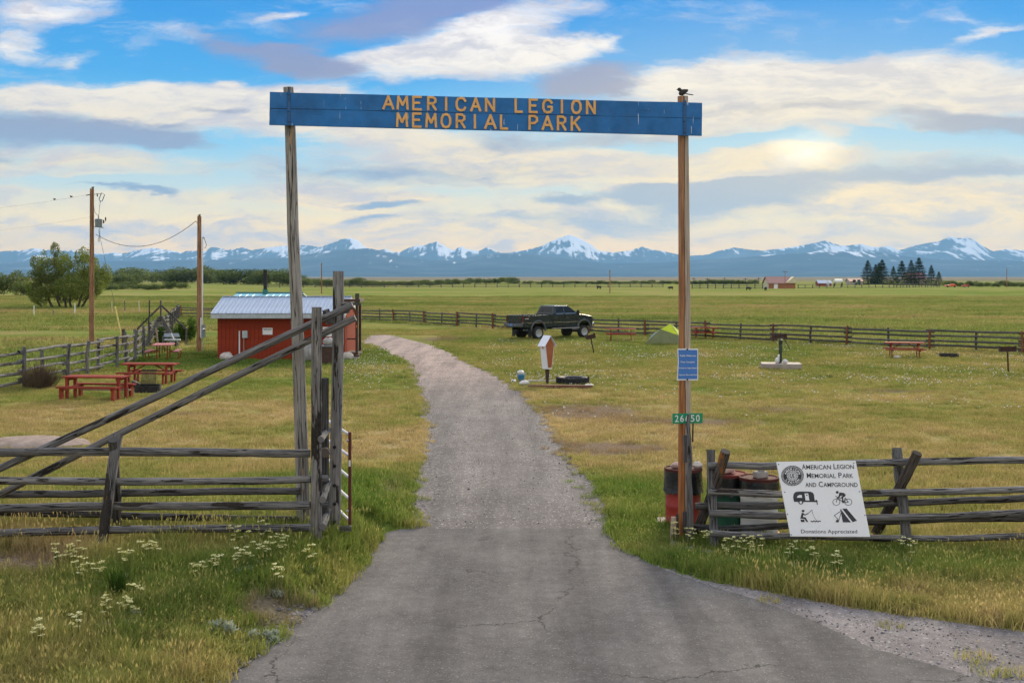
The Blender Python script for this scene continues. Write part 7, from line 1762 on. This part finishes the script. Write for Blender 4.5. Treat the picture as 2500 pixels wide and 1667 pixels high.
def far_box_thing(name, label, cat, x0, x1, y0, y1, mats):
    _, Y = flat(*z7(x0, y1)); X0, X1, Z1 = BX(z7(x0, 0)[0], Y), BX(z7(x1, 0)[0], Y), BZ(z7(0, y0)[1], Y); t_ = thing(name, label, cat, ((X0 + X1) / 2, Y, 0)); w_ = X1 - X0
    mb = MB(); mb.hexa([(X0, Y, Z1 * .3), (X1, Y, Z1 * .3), (X1, Y + 2, Z1 * .3), (X0, Y + 2, Z1 * .3), (X0 + w_ * .05, Y, Z1 * .65), (X1 - w_ * .02, Y, Z1 * .65), (X1 - w_ * .02, Y + 2, Z1 * .65), (X0 + w_ * .05, Y + 2, Z1 * .65)]); mb.build('body', M[mats[0]], t_)
    mb = MB(); mb.hexa([(X0 + w_ * .5, Y + .2, Z1 * .65), (X1 - w_ * .1, Y + .2, Z1 * .65), (X1 - w_ * .1, Y + 1.8, Z1 * .65), (X0 + w_ * .5, Y + 1.8, Z1 * .65), (X0 + w_ * .55, Y + .3, Z1), (X1 - w_ * .15, Y + .3, Z1), (X1 - w_ * .15, Y + 1.7, Z1), (X0 + w_ * .55, Y + 1.7, Z1)]); mb.build('cab', M[mats[1]], t_)
    for f_ in (.18, .8):
        mb = MB(); Mx = Matrix.Translation((X0 + w_ * f_, Y - .05, Z1 * .26)) @ Matrix.Rotation(R(90), 4, 'X'); mb.lathe([(Z1 * .26, -.2), (Z1 * .26, .2)], 14, Mx); mb.build('wheel', M['tyre'], t_)
far_box_thing('farm_machine', 'orange farm machine parked past the spruces, longer one', 'farm machine', 1822, 1898, 368, 391, ('far_orange', 'far_orange'))
far_box_thing('farm_machine', 'small orange farm machine near the hedge, shorter one', 'farm machine', 1940, 1984, 371, 390, ('far_orange', 'far_red'))
far_box_thing('tractor', 'green tractor beside the tan bungalow', 'tractor', 1212, 1248, 350, 376, ('far_green', 'far_green'))
# white tank on a stand next to the red barn
_, Y = flat(*z7(1090, 384)); tk = thing('fuel_tank', 'white tank on a dark stand beside the red barn', 'tank', (BX(z7(1095, 0)[0], Y), Y, 0)); a2, b2 = BX(z7(1072, 0)[0], Y), BX(z7(1122, 0)[0], Y); zt2 = BZ(z7(0, 351)[1], Y)
mb = MB(); mb.tube([(a2 - .3, Y, zt2), (a2, Y, zt2), (b2, Y, zt2), (b2 + .3, Y, zt2)], [.5, .9, .9, .5], 12); mb.build('tank', M['white'], tk)
for X in (a2, b2):
    for dY in (-.6, .6):
        mb = MB(); mb.beam((X, Y + dY, 0), (X, Y + dY, zt2), .25, .25); mb.build('leg', M['rusty_iron'], tk)
# corral fence and cattle
fence_run('corral_fence', 'far dark corral fence of many posts before the cream barn', [(BX(1690, 400), 400), (BX(1870, 400), 398)], 2.6, 1.5, 3, 15, ('log_far', 'log_far'), 'log_far', .14, .10)
fence_run('corral_fence', 'low broken rail fence before the red barn and farmhouses', [(BX(1945, 420), 418), (BX(2180, 430), 432), (BX(2300, 470), 470)], 3.0, 1.2, 2, 16, ('log_far', 'log_far'), 'log_far', .13, .09)
fence_run('pasture_fence', 'far dark pasture fence along the willow belt', [(BX(640, 420), 430), (BX(950, 430), 438), (BX(1250, 440), 445), (BX(1640, 450), 450)], 4.2, 1.3, 3, 17, ('log_far', 'log_far'), 'log_far', .13, .08)
for i, (px, py, rz) in enumerate([(1827, 709, 5), (1869, 709.5, -80), (1462, 706, 20), (1638, 707.5, 170)]):
    x, y = flat(px, py); t_ = thing('cow', 'black cow grazing in the far hay field', 'cow', (x, y, 0), R(rz), 'black cattle in the far field'); t_.scale = (.8, .8, .75)
    bm = bpy.data.meshes.new('cow_body')
    mb = MB(); mb.ell((0, 0, 1.0), (.95, .36, .45), 12, 8); mb.ell((.95, 0, .85), (.35, .2, .25), 8, 6, Matrix.Rotation(R(30), 3, 'Y'))
    mb.tube([(.7, 0, 1.1), (1.0, 0, .95)], [.3, .22], 8)
    for lx in (-.65, .6):
        for ly in (-.2, .2): mb.tube([(lx, ly, .8), (lx, ly, 0)], [.13, .06], 6)
    mb.build('body', M['cow'], t_, True)
# distant poles
for px, yt, yb2, r_, lab in ((785, 642, 717, .16, 'lone thin pole in the field beyond the cabin'), (1489, 659, 716, .15, 'lone thin pole in the hay field beyond the pickup'), (2458, 656, 702, .16, 'lone dark pole before the hedge past the spruces'), (1916.5, 661, 706, .12, 'thin pole standing in front of the cream barn')):
    x, y = flat(px, yb2); t_ = thing('distant_pole', lab, 'pole', (x, y, 0)); mb = MB(); mb.tube([(0, 0, -.2), (0, 0, (yb2 - yt) / F * y)], [r_, r_ * .7], 8); mb.build('shaft', M['pole'], t_, True)
    mb = MB(); zz = (yb2 - yt) / F * y; mb.box((0, 0, zz - .3), (1.6 if px > 1900 and px < 2000 else .35, .12, .12)); mb.build('crossarm', M['log_dark'], t_, True)
for i, px in enumerate((1694, 1727, 1769, 1820, 1852)):
    x, y = flat(px, 693.5 + i % 2); t_ = thing('distant_pole', 'faint distant power pole in the line behind the corral', 'pole', (x, y, 0), 0, 'faint line of power poles'); hh = 16 / F * y; mb = MB(); mb.tube([(0, 0, -.2), (0, 0, hh)], [.2, .13], 6); mb.build('shaft', M['log_dark'], t_, True); mb = MB(); mb.box((0, 0, hh - .6), (2.2, .2, .2)); mb.build('crossarm', M['log_dark'], t_, True)

# ------------------------------------------------------------------ grass
def tuft_mesh(name, n, r_, h0, h1, w0, lean, mat, seed, heads=0):
    g_ = np.random.default_rng(seed); vs_, fs_, rn, tp_ = [], [], [], []
    for i in range(n):
        a2, d_ = g_.uniform(0, 6.283), r_ * math.sqrt(g_.uniform(0, 1)); x, y = d_ * math.cos(a2), d_ * math.sin(a2)
        h_ = g_.uniform(h0, h1); la = g_.uniform(0, 6.283); ll = h_ * abs(g_.normal(0, lean)); fx, fy = math.cos(la) * ll, math.sin(la) * ll
        wa = g_.uniform(0, 6.283); wx_, wy_ = math.cos(wa) * w0 * .5, math.sin(wa) * w0 * .5; b0 = len(vs_); rv = g_.uniform(0, 1)
        vs_ += [(x - wx_, y - wy_, -.02), (x + wx_, y + wy_, -.02), (x + fx * .35 + wx_ * .8, y + fy * .35 + wy_ * .8, h_ * .6), (x + fx * .35 - wx_ * .8, y + fy * .35 - wy_ * .8, h_ * .6), (x + fx, y + fy, h_)]
        fs_ += [(b0, b0 + 1, b0 + 2, b0 + 3), (b0 + 3, b0 + 2, b0 + 4)]; rn += [rv] * 5; tp_ += [0, 0, .5, .5, 1]
    for i in range(heads):
        a2, d_ = g_.uniform(0, 6.283), r_ * g_.uniform(0, 1); x, y = d_ * math.cos(a2), d_ * math.sin(a2); h_ = h1 * g_.uniform(1.05, 1.5); fx, fy = g_.normal(0, .12) * h_, g_.normal(0, .12) * h_; b0 = len(vs_)
        vs_ += [(x - .002, y, 0), (x + .002, y, 0), (x + fx, y + fy, h_ * .8), (x + fx * 1.1 + .009, y + fy * 1.1, h_ * .9), (x + fx * 1.3, y + fy * 1.3, h_), (x + fx * 1.1 - .009, y + fy * 1.1, h_ * .9)]
        fs_ += [(b0, b0 + 1, b0 + 2), (b0 + 2, b0 + 3, b0 + 4, b0 + 5)]; rn += [1.0] * 6; tp_ += [.5, .5, 1, 1, 1, 1]
    me = bpy.data.meshes.new(name); me.from_pydata(vs_, [], fs_); me.materials.append(mat); add_attr(me, 'rnd', rn); add_attr(me, 'tip', tp_); return me
def scatter(name, meshes, pts, label_kind='stuff'):
    """pts: list of (x, y, z, rot, scale_xy, scale_z, variant); one object that carries instances of small meshes"""
    cl = bpy.data.collections.new(name + '_source')
    for k, me in enumerate(meshes): cl.objects.link(bpy.data.objects.new('%s_piece_%02d' % (name, k), me))
    a2 = np.array(pts, float); me = bpy.data.meshes.new(name); me.from_pydata(a2[:, :3].tolist(), [], [])
    add_attr(me, 'turn', a2[:, 3])
    at = me.attributes.new('size', 'FLOAT_VECTOR', 'POINT'); at.data.foreach_set('vector', np.stack([a2[:, 4], a2[:, 4], a2[:, 5]], 1).astype(np.float32).reshape(-1))
    ai = me.attributes.new('kind_index', 'INT', 'POINT'); ai.data.foreach_set('value', a2[:, 6].astype(np.int32))
    o_ = bpy.data.objects.new(name, me); col.objects.link(o_); tag(o_, kind='stuff')
    ng = bpy.data.node_groups.new(name, 'GeometryNodeTree')
    ng.interface.new_socket('Geometry', in_out='INPUT', socket_type='NodeSocketGeometry'); ng.interface.new_socket('Geometry', in_out='OUTPUT', socket_type='NodeSocketGeometry')
    gi, go_ = ng.nodes.new('NodeGroupInput'), ng.nodes.new('NodeGroupOutput')
    ci = ng.nodes.new('GeometryNodeCollectionInfo'); ci.inputs['Collection'].default_value = cl; ci.inputs['Separate Children'].default_value = True; ci.inputs['Reset Children'].default_value = True
    ip = ng.nodes.new('GeometryNodeInstanceOnPoints'); ip.inputs['Pick Instance'].default_value = True
    def na(nm, typ):
        n_ = ng.nodes.new('GeometryNodeInputNamedAttribute'); n_.data_type = typ; n_.inputs['Name'].default_value = nm; return n_.outputs['Attribute']
    cx_2 = ng.nodes.new('ShaderNodeCombineXYZ'); ng.links.new(na('turn', 'FLOAT'), cx_2.inputs[2])
    er_ = ng.nodes.new('FunctionNodeEulerToRotation'); ng.links.new(cx_2.outputs[0], er_.inputs[0])
    ng.links.new(gi.outputs[0], ip.inputs['Points']); ng.links.new(ci.outputs[0], ip.inputs['Instance'])
    ng.links.new(na('kind_index', 'INT'), ip.inputs['Instance Index']); ng.links.new(er_.outputs[0], ip.inputs['Rotation']); ng.links.new(na('size', 'FLOAT_VECTOR'), ip.inputs['Scale'])
    ng.links.new(ip.outputs[0], go_.inputs[0])
    md = o_.modifiers.new('scatter', 'NODES'); md.node_group = ng
    return o_
lawn_m = [tuft_mesh('lawn_tuft', 80, .30, .035, .085, .012, .7, M['blade'], s2) for s2 in range(5)]
mid_m = [tuft_mesh('mid_tuft', 60, .42, .05, .12, .030, .6, M['blade'], 20 + s2) for s2 in range(4)]
field_m = [tuft_mesh('field_tuft', 60, .85, .12, .30, .055, .5, M['blade'], 40 + s2) for s2 in range(4)]
verge_m = [tuft_mesh('verge_tuft', 60, .20, .12, .34, .010, .45, M['blade_tall'], 60 + s2, 1 + s2 % 3) for s2 in range(6)]
low_m = [tuft_mesh('low_tuft', 70, .20, .05, .14, .010, .7, M['blade_tall'], 80 + s2, 2) for s2 in range(4)]
r_ = random.Random(99)
def inside_objects(x, y):
    if BX(525) - .3 < x < BX(880) and 58.2 < y < 63.4: return True
    return False
def nz(x, y, s2, o_=0.0): return mnoise.noise((x * s2, y * s2, o_))
BARE = [(*flat(px, py), sx, sy2, w_) for px, py, sx, sy2, w_ in ((1430, 1005, 2.6, 3.4, .85), (1480, 1095, 2.2, 1.6, .95), (1700, 1030, 3.0, 1.6, .8), (1900, 1000, 2.5, 1.5, .5), (10, 1440, 1.3, 0.8, 1.2), (2180, 955, 2.6, 1.3, .7), (690, 1510, .8, .7, 1.2), (1080, 828, 3, 6, .8))]
def bareness(x, y): return max(w_ * max(0, 1 - math.hypot((x - cx2) / sx, (y - cy2) / sy2)) for cx2, cy2, sx, sy2, w_ in BARE)
pts = []
def try_add(lst, x, y, sxy, sz, var, margin=0.0):
    if on_road(x, y, margin) or inside_objects(x, y): return
    lst.append((x, y, ground(x, y), r_.uniform(0, 6.28), sxy, sz, var))
for y0, y1, dens in ((19.0, 26, 16), (26, 36, 11), (36, 48, 7)):
    n = int(dens * .56 * (y1 * y1 - y0 * y0))
    for _ in range(n):
        y = math.sqrt(r_.uniform(y0 * y0, y1 * y1)); x = r_.uniform(-.56, .56) * y
        if r_.random() < bareness(x, y) * 1.1: continue
        k2 = 1 + .5 * nz(x, y, .5) + .4 * nz(x, y, 1.7, 4); try_add(pts, x, y, r_.uniform(.8, 1.2), max(.35, k2 * (1.3 if y < 26 else 1.1)), r_.randrange(5), .24)
scatter('lawn_grass', lawn_m, pts)
pts = []
for _ in range(15000):
    y = math.sqrt(r_.uniform(48 * 48, 92 * 92)); x = r_.uniform(-.47, .47) * y
    if y + 1.067 * x > 92 or x < -18.4: continue
    k2 = 1 + .6 * nz(x, y, .35) + .3 * nz(x, y, 1.2, 4); try_add(pts, x, y, r_.uniform(.8, 1.25), max(.3, k2), r_.randrange(4), .3)
scatter('lawn_grass_far', mid_m, pts)
pts = []
for _ in range(26000):
    y = math.sqrt(r_.uniform(38 * 38, 240 * 240)); x = r_.uniform(-.47, .47) * y
    if not (y + 1.067 * x > 93 or x < -19.5): continue
    if x > -19.5 and y < 60: continue
    k2 = 1 + .7 * nz(x, y, .12) + .5 * nz(x, y, .5, 4); try_add(pts, x, y, r_.uniform(.8, 1.3), max(.25, k2 * .9), r_.randrange(4), .3)
scatter('field_grass', field_m, pts)
# tall verge grass in front of and along the near fences
pts, pts2 = [], []
for _ in range(11800):
    y = math.sqrt(r_.uniform(10.6 ** 2, 19.6 ** 2)); x = r_.uniform(-.60, .64) * y
    if on_road(x, y, -.05): continue
    sh = on_shoulder(x, y)
    if sh and r_.random() < (.985 if nz(x, y, 1.6, 9) < .32 else .6): continue
    b2 = bareness(x, y)
    if r_.random() < b2 * 1.2: continue
    ed = abs(x - (lerp_y(ASPH_L[1:], y) if x < 0 else lerp_y(ASPH_R[1:], y)))
    k2 = (.62 + .55 * nz(x, y, .7, 1) + .4 * nz(x, y, 2.2, 5)) * (.45 + .55 * sstep(.0, .7, ed))
    if x < -2.2 and y < 15.2: k2 *= .8
    if x > 0: k2 *= .78
    if x > 0 and y > 16.6: k2 *= .7
    if k2 < .36 or sh or b2 > .25: try_add(pts2, x, y, r_.uniform(.7, 1.1), r_.uniform(.5, 1.1), r_.randrange(4), .06)
    else: try_add(pts, x, y, r_.uniform(.75, 1.15), min(1.25, k2 + .12), r_.randrange(6), .10)
def clump_line(p0, p1, n, spread, k0, k1):
    for _ in range(n):
        t_ = r_.random(); x = p0[0] + (p1[0] - p0[0]) * t_ + r_.gauss(0, spread); y = p0[1] + (p1[1] - p0[1]) * t_ + r_.gauss(0, spread)
        try_add(pts, x, y, r_.uniform(.7, 1.0), r_.uniform(k0, k1), r_.randrange(6), .10)
clump_line((-8.5, 16.6), (-2.7, 16.7), 170, .28, .35, .7)
clump_line((-2.9, 16.6), (-2.3, 18.6), 110, .22, .6, 1.15)
clump_line((2.45, 18.3), (3.2, 17.9), 30, .12, .4, .8)
clump_line((3.0, 17.4), (12.0, 17.3), 330, .22, .25, .55)
clump_line((-2.0, 19.5), (-2.15, 22.0), 60, .15, .35, .8)
clump_line((1.75, 19.4), (1.9, 21.5), 40, .15, .3, .7)
scatter('verge_grass', verge_m, pts); scatter('verge_low_grass', low_m, pts2)
# grass creeping over the drive's edges
pts = []
for i in range(900):
    y = r_.uniform(19.5, 60); side = r_.random() < .5
    x = lerp_y(GRAV_L, y) + r_.gauss(-.12, .13) if side else lerp_y(GRAV_R, y) + r_.gauss(.12, .15)
    if inside_objects(x, y): continue
    pts.append((x, y, 0, r_.uniform(0, 6.28), r_.uniform(.25, .7), r_.uniform(.4, 1.1), r_.randrange(4)))
for i in range(420):
    y = r_.uniform(19.8, 42); x = r_.uniform(-.5, .5) * y
    if on_road(x, y, .3) or inside_objects(x, y) or nz(x, y, .4, 6) < -.05: continue
    pts.append((x, y, ground(x, y), r_.uniform(0, 6.28), r_.uniform(.4, 1.1), r_.uniform(.8, 1.7), r_.randrange(4)))
scatter('drive_edge_grass', low_m, pts)
# ------------------------------------------------------------------ clover heads, loose stones
def head_mesh(r2):
    mb = MB(); mb.ell((0, 0, r2 * 2.2), (r2, r2, r2 * .8), 6, 4); me = mb.mesh('clover_head'); me.materials.append(M['clover']); add_attr(me, 'rnd', [r_.random()] * len(me.vertices)); return me
heads_m = [head_mesh(.016), head_mesh(.021), head_mesh(.028)]
pts = []
for _ in range(11000):
    px, py = r_.uniform(1180, 2560), 830 + 120 * abs(r_.gauss(0, .55))
    if py > 1060: continue
    x, y = flat(px, py)
    if nz(x, y, .22, 3) + .6 * nz(x, y, .9, 8) + r_.uniform(-.3, .3) < .22 or y > 90 or y + 1.067 * x > 91 or on_road(x, y, .3): continue
    pts.append((x, y, r_.uniform(.0, .05), 0, 1, 1, r_.randrange(3)))
for _ in range(900):
    px, py = r_.gauss(900, 45), r_.gauss(880, 30)
    if py < 845: continue
    x, y = flat(px, py)
    if on_road(x, y, .1) or inside_objects(x, y): continue
    pts.append((x, y, .03, 0, .8, .8, r_.randrange(3)))
for _ in range(500):
    px, py = r_.uniform(0, 2500), r_.uniform(960, 1240); x, y = flat(px, py)
    if on_road(x, y, .2): continue
    pts.append((x, y, .02, 0, .45, .45, 0))
scatter('clover_flowers', heads_m, pts)
def stone_mesh(s2):
    mb = MB(); mb.ell((0, 0, .3), (1, .8, .55), 6, 4, None, .25, s2); me = mb.mesh('loose_stone'); me.materials.append(M['stone_bit']); add_attr(me, 'rnd', [r_.random()] * len(me.vertices)); return me
stones_m = [stone_mesh(s2) for s2 in range(6)]
pts = []
for _ in range(5000):
    y = math.sqrt(r_.uniform(10.8 ** 2, 17 ** 2)); x = r_.uniform(1.5, .47 * y)
    if not on_shoulder(x, y): continue
    s2 = abs(r_.gauss(0, .007)) + .004; pts.append((x, y, .004, r_.uniform(0, 6.28), s2, s2, r_.randrange(6)))
for _ in range(5000):
    y = r_.uniform(19.4, 48); a2, b2 = lerp_y(GRAV_L, y), lerp_y(GRAV_R, y); t_ = r_.choice((r_.gauss(0, .06), r_.gauss(1, .06), r_.random()))
    s2 = abs(r_.gauss(0, .006)) + .004; pts.append((a2 + (b2 - a2) * t_, y, .004, r_.uniform(0, 6.28), s2, s2, r_.randrange(6)))
for _ in range(700):
    y = r_.uniform(11.2, 14.6); x = lerp_y(ASPH_L[1:], y) - abs(r_.gauss(0, .22)); s2 = abs(r_.gauss(0, .011)) + .006; pts.append((x, y, ground(x, y) + .004, r_.uniform(0, 6.28), s2, s2, r_.randrange(6)))
scatter('loose_stones', stones_m, pts)
# ------------------------------------------------------------------ flowering plants on the verges
def buckwheat(label, px, py, rad_px, grp, seed):
    c0 = G(px, py); rad = rad_px / F * c0.y; g_ = random.Random(seed); t_ = thing('flowering_plant', label, 'plant', c0, 0, grp)
    st_ = MB(); fl_pts, fl_u, fl_v, rn = [], [], [], []
    for k in range(max(8, int(rad * 85))):
        a2, d_ = g_.uniform(0, 6.28), rad * math.sqrt(g_.random()); h_ = g_.uniform(.20, .40); x, y = d_ * math.cos(a2), d_ * math.sin(a2) * .8
        st_.tube([(x * .5, y * .5, -.02), (x * .8, y * .8, h_ * .6), (x, y, h_)], [.004, .003, .003], 4)
        for q_ in range(20):
            b2, e2 = g_.uniform(0, 6.28), .034 * math.sqrt(g_.random()); fl_pts.append((x + e2 * math.cos(b2), y + e2 * math.sin(b2), h_ + g_.uniform(0, .014)))
            w_ = g_.uniform(.010, .017); c2 = g_.uniform(0, 6.28); fl_u.append((w_ * math.cos(c2), w_ * math.sin(c2), g_.uniform(-.006, .006))); fl_v.append((-w_ * math.sin(c2), w_ * math.cos(c2), g_.uniform(-.004, .008))); rn.append(g_.random())
    tag(st_.build('stems', M['stem'], t_, True), kind='stuff')
    tag(obj_from(quads_mesh('flower_heads', np.array(fl_pts), np.array(fl_u), np.array(fl_v), M['flower'], np.array(rn)), 'flower_heads', t_), kind='stuff')
    lf = leaf_cloud('leaves', [(0, 0, .05, rad * .9, rad * .8, .05)], int(120 + rad * 900), .018, M['sage'], seed, .6); tag(obj_from(lf, 'leaves', t_), kind='stuff')
for i, (x, y, r2) in enumerate([(330, 955, 55), (400, 940, 60), (425, 1040, 60), (520, 1035, 32), (665, 1000, 36), (795, 940, 62), (1060, 1055, 36), (1155, 1025, 40), (1265, 975, 42), (1320, 960, 42), (1400, 930, 50), (1480, 895, 62), (1280, 855, 58), (1420, 835, 48), (1645, 955, 36), (720, 1195, 46), (680, 1245, 50), (570, 1262, 24), (1480, 1070, 42), (400, 1365, 36), (210, 1400, 40)]):
    buckwheat('low plant with flat cream flower heads on the verge before the braced fence', x / 2.187, 950 + (y + 22) / 2.187, r2 / 2.187, 'cream flowers before the braced fence', 300 + i)
for i, (x, y, r2) in enumerate([(115, 705, 26), (215, 735, 42), (320, 755, 36), (470, 812, 60), (560, 805, 70), (630, 800, 40), (850, 838, 40), (980, 868, 42), (1560, 815, 50), (1130, 905, 30)]):
    buckwheat('low plant with flat cream flower heads on the verge before the signed fence', 1600 + x / 2.541, 1050 + (y + 24) / 2.541, r2 / 2.541, 'cream flowers before the signed fence', 400 + i)
for i, (px, py, r2, lab) in enumerate([(544, 1540, 46, 'silvery sage clump in the grass, taller one back from the asphalt'), (645, 1562, 42, 'low silvery sage clump beside the asphalt edge'), (1800, 1390, 50, 'blue-grey leafy clump below the cream flowers by the signed fence')]):
    c0 = G(px, py); w_ = r2 / F * c0.y; t_ = thing('sage_clump', lab, 'plant', c0); g_ = np.random.default_rng(500 + i); n = 620; aa = g_.uniform(0, 6.283, n); el2 = g_.uniform(.15, 1.4, n); ln = g_.uniform(.5, 1.0, n) * w_
    dd = np.stack([np.cos(aa) * np.cos(el2), np.sin(aa) * np.cos(el2), np.sin(el2) * 1.15], 1); lob_ = np.stack([g_.uniform(-.75, .75, 7) * w_, g_.uniform(-.6, .6, 7) * w_, g_.uniform(-.05, .12, 7) * w_], 1)[g_.integers(0, 7, n)]; ln = ln * .62; Cc = lob_ + dd * (ln * .62)[:, None]; Uu = dd * (ln * .26)[:, None]; Tt = np.cross(dd, g_.normal(size=(n, 3))) * .010
    tag(obj_from(quads_mesh('leaves', Cc, Uu, Tt, M['sage'], g_.uniform(0, 1, n)), 'leaves', t_), kind='stuff')
    mb = MB(); mb.tube([(0, 0, -.03), (0, 0, w_ * .5)], [.012, .006], 5); mb.build('stem', M['dead_twig'], t_, True)
c0 = G(286, 1455); t_ = thing('grass_clump', 'upright blue-green grass clump among the cream flowers', 'plant', c0)
me = tuft_mesh('blades', 160, .09, .22, .46, .009, .32, M['shrub'], 77); obj_from(me, 'blades', t_); t_.children[0]['kind'] = 'stuff'
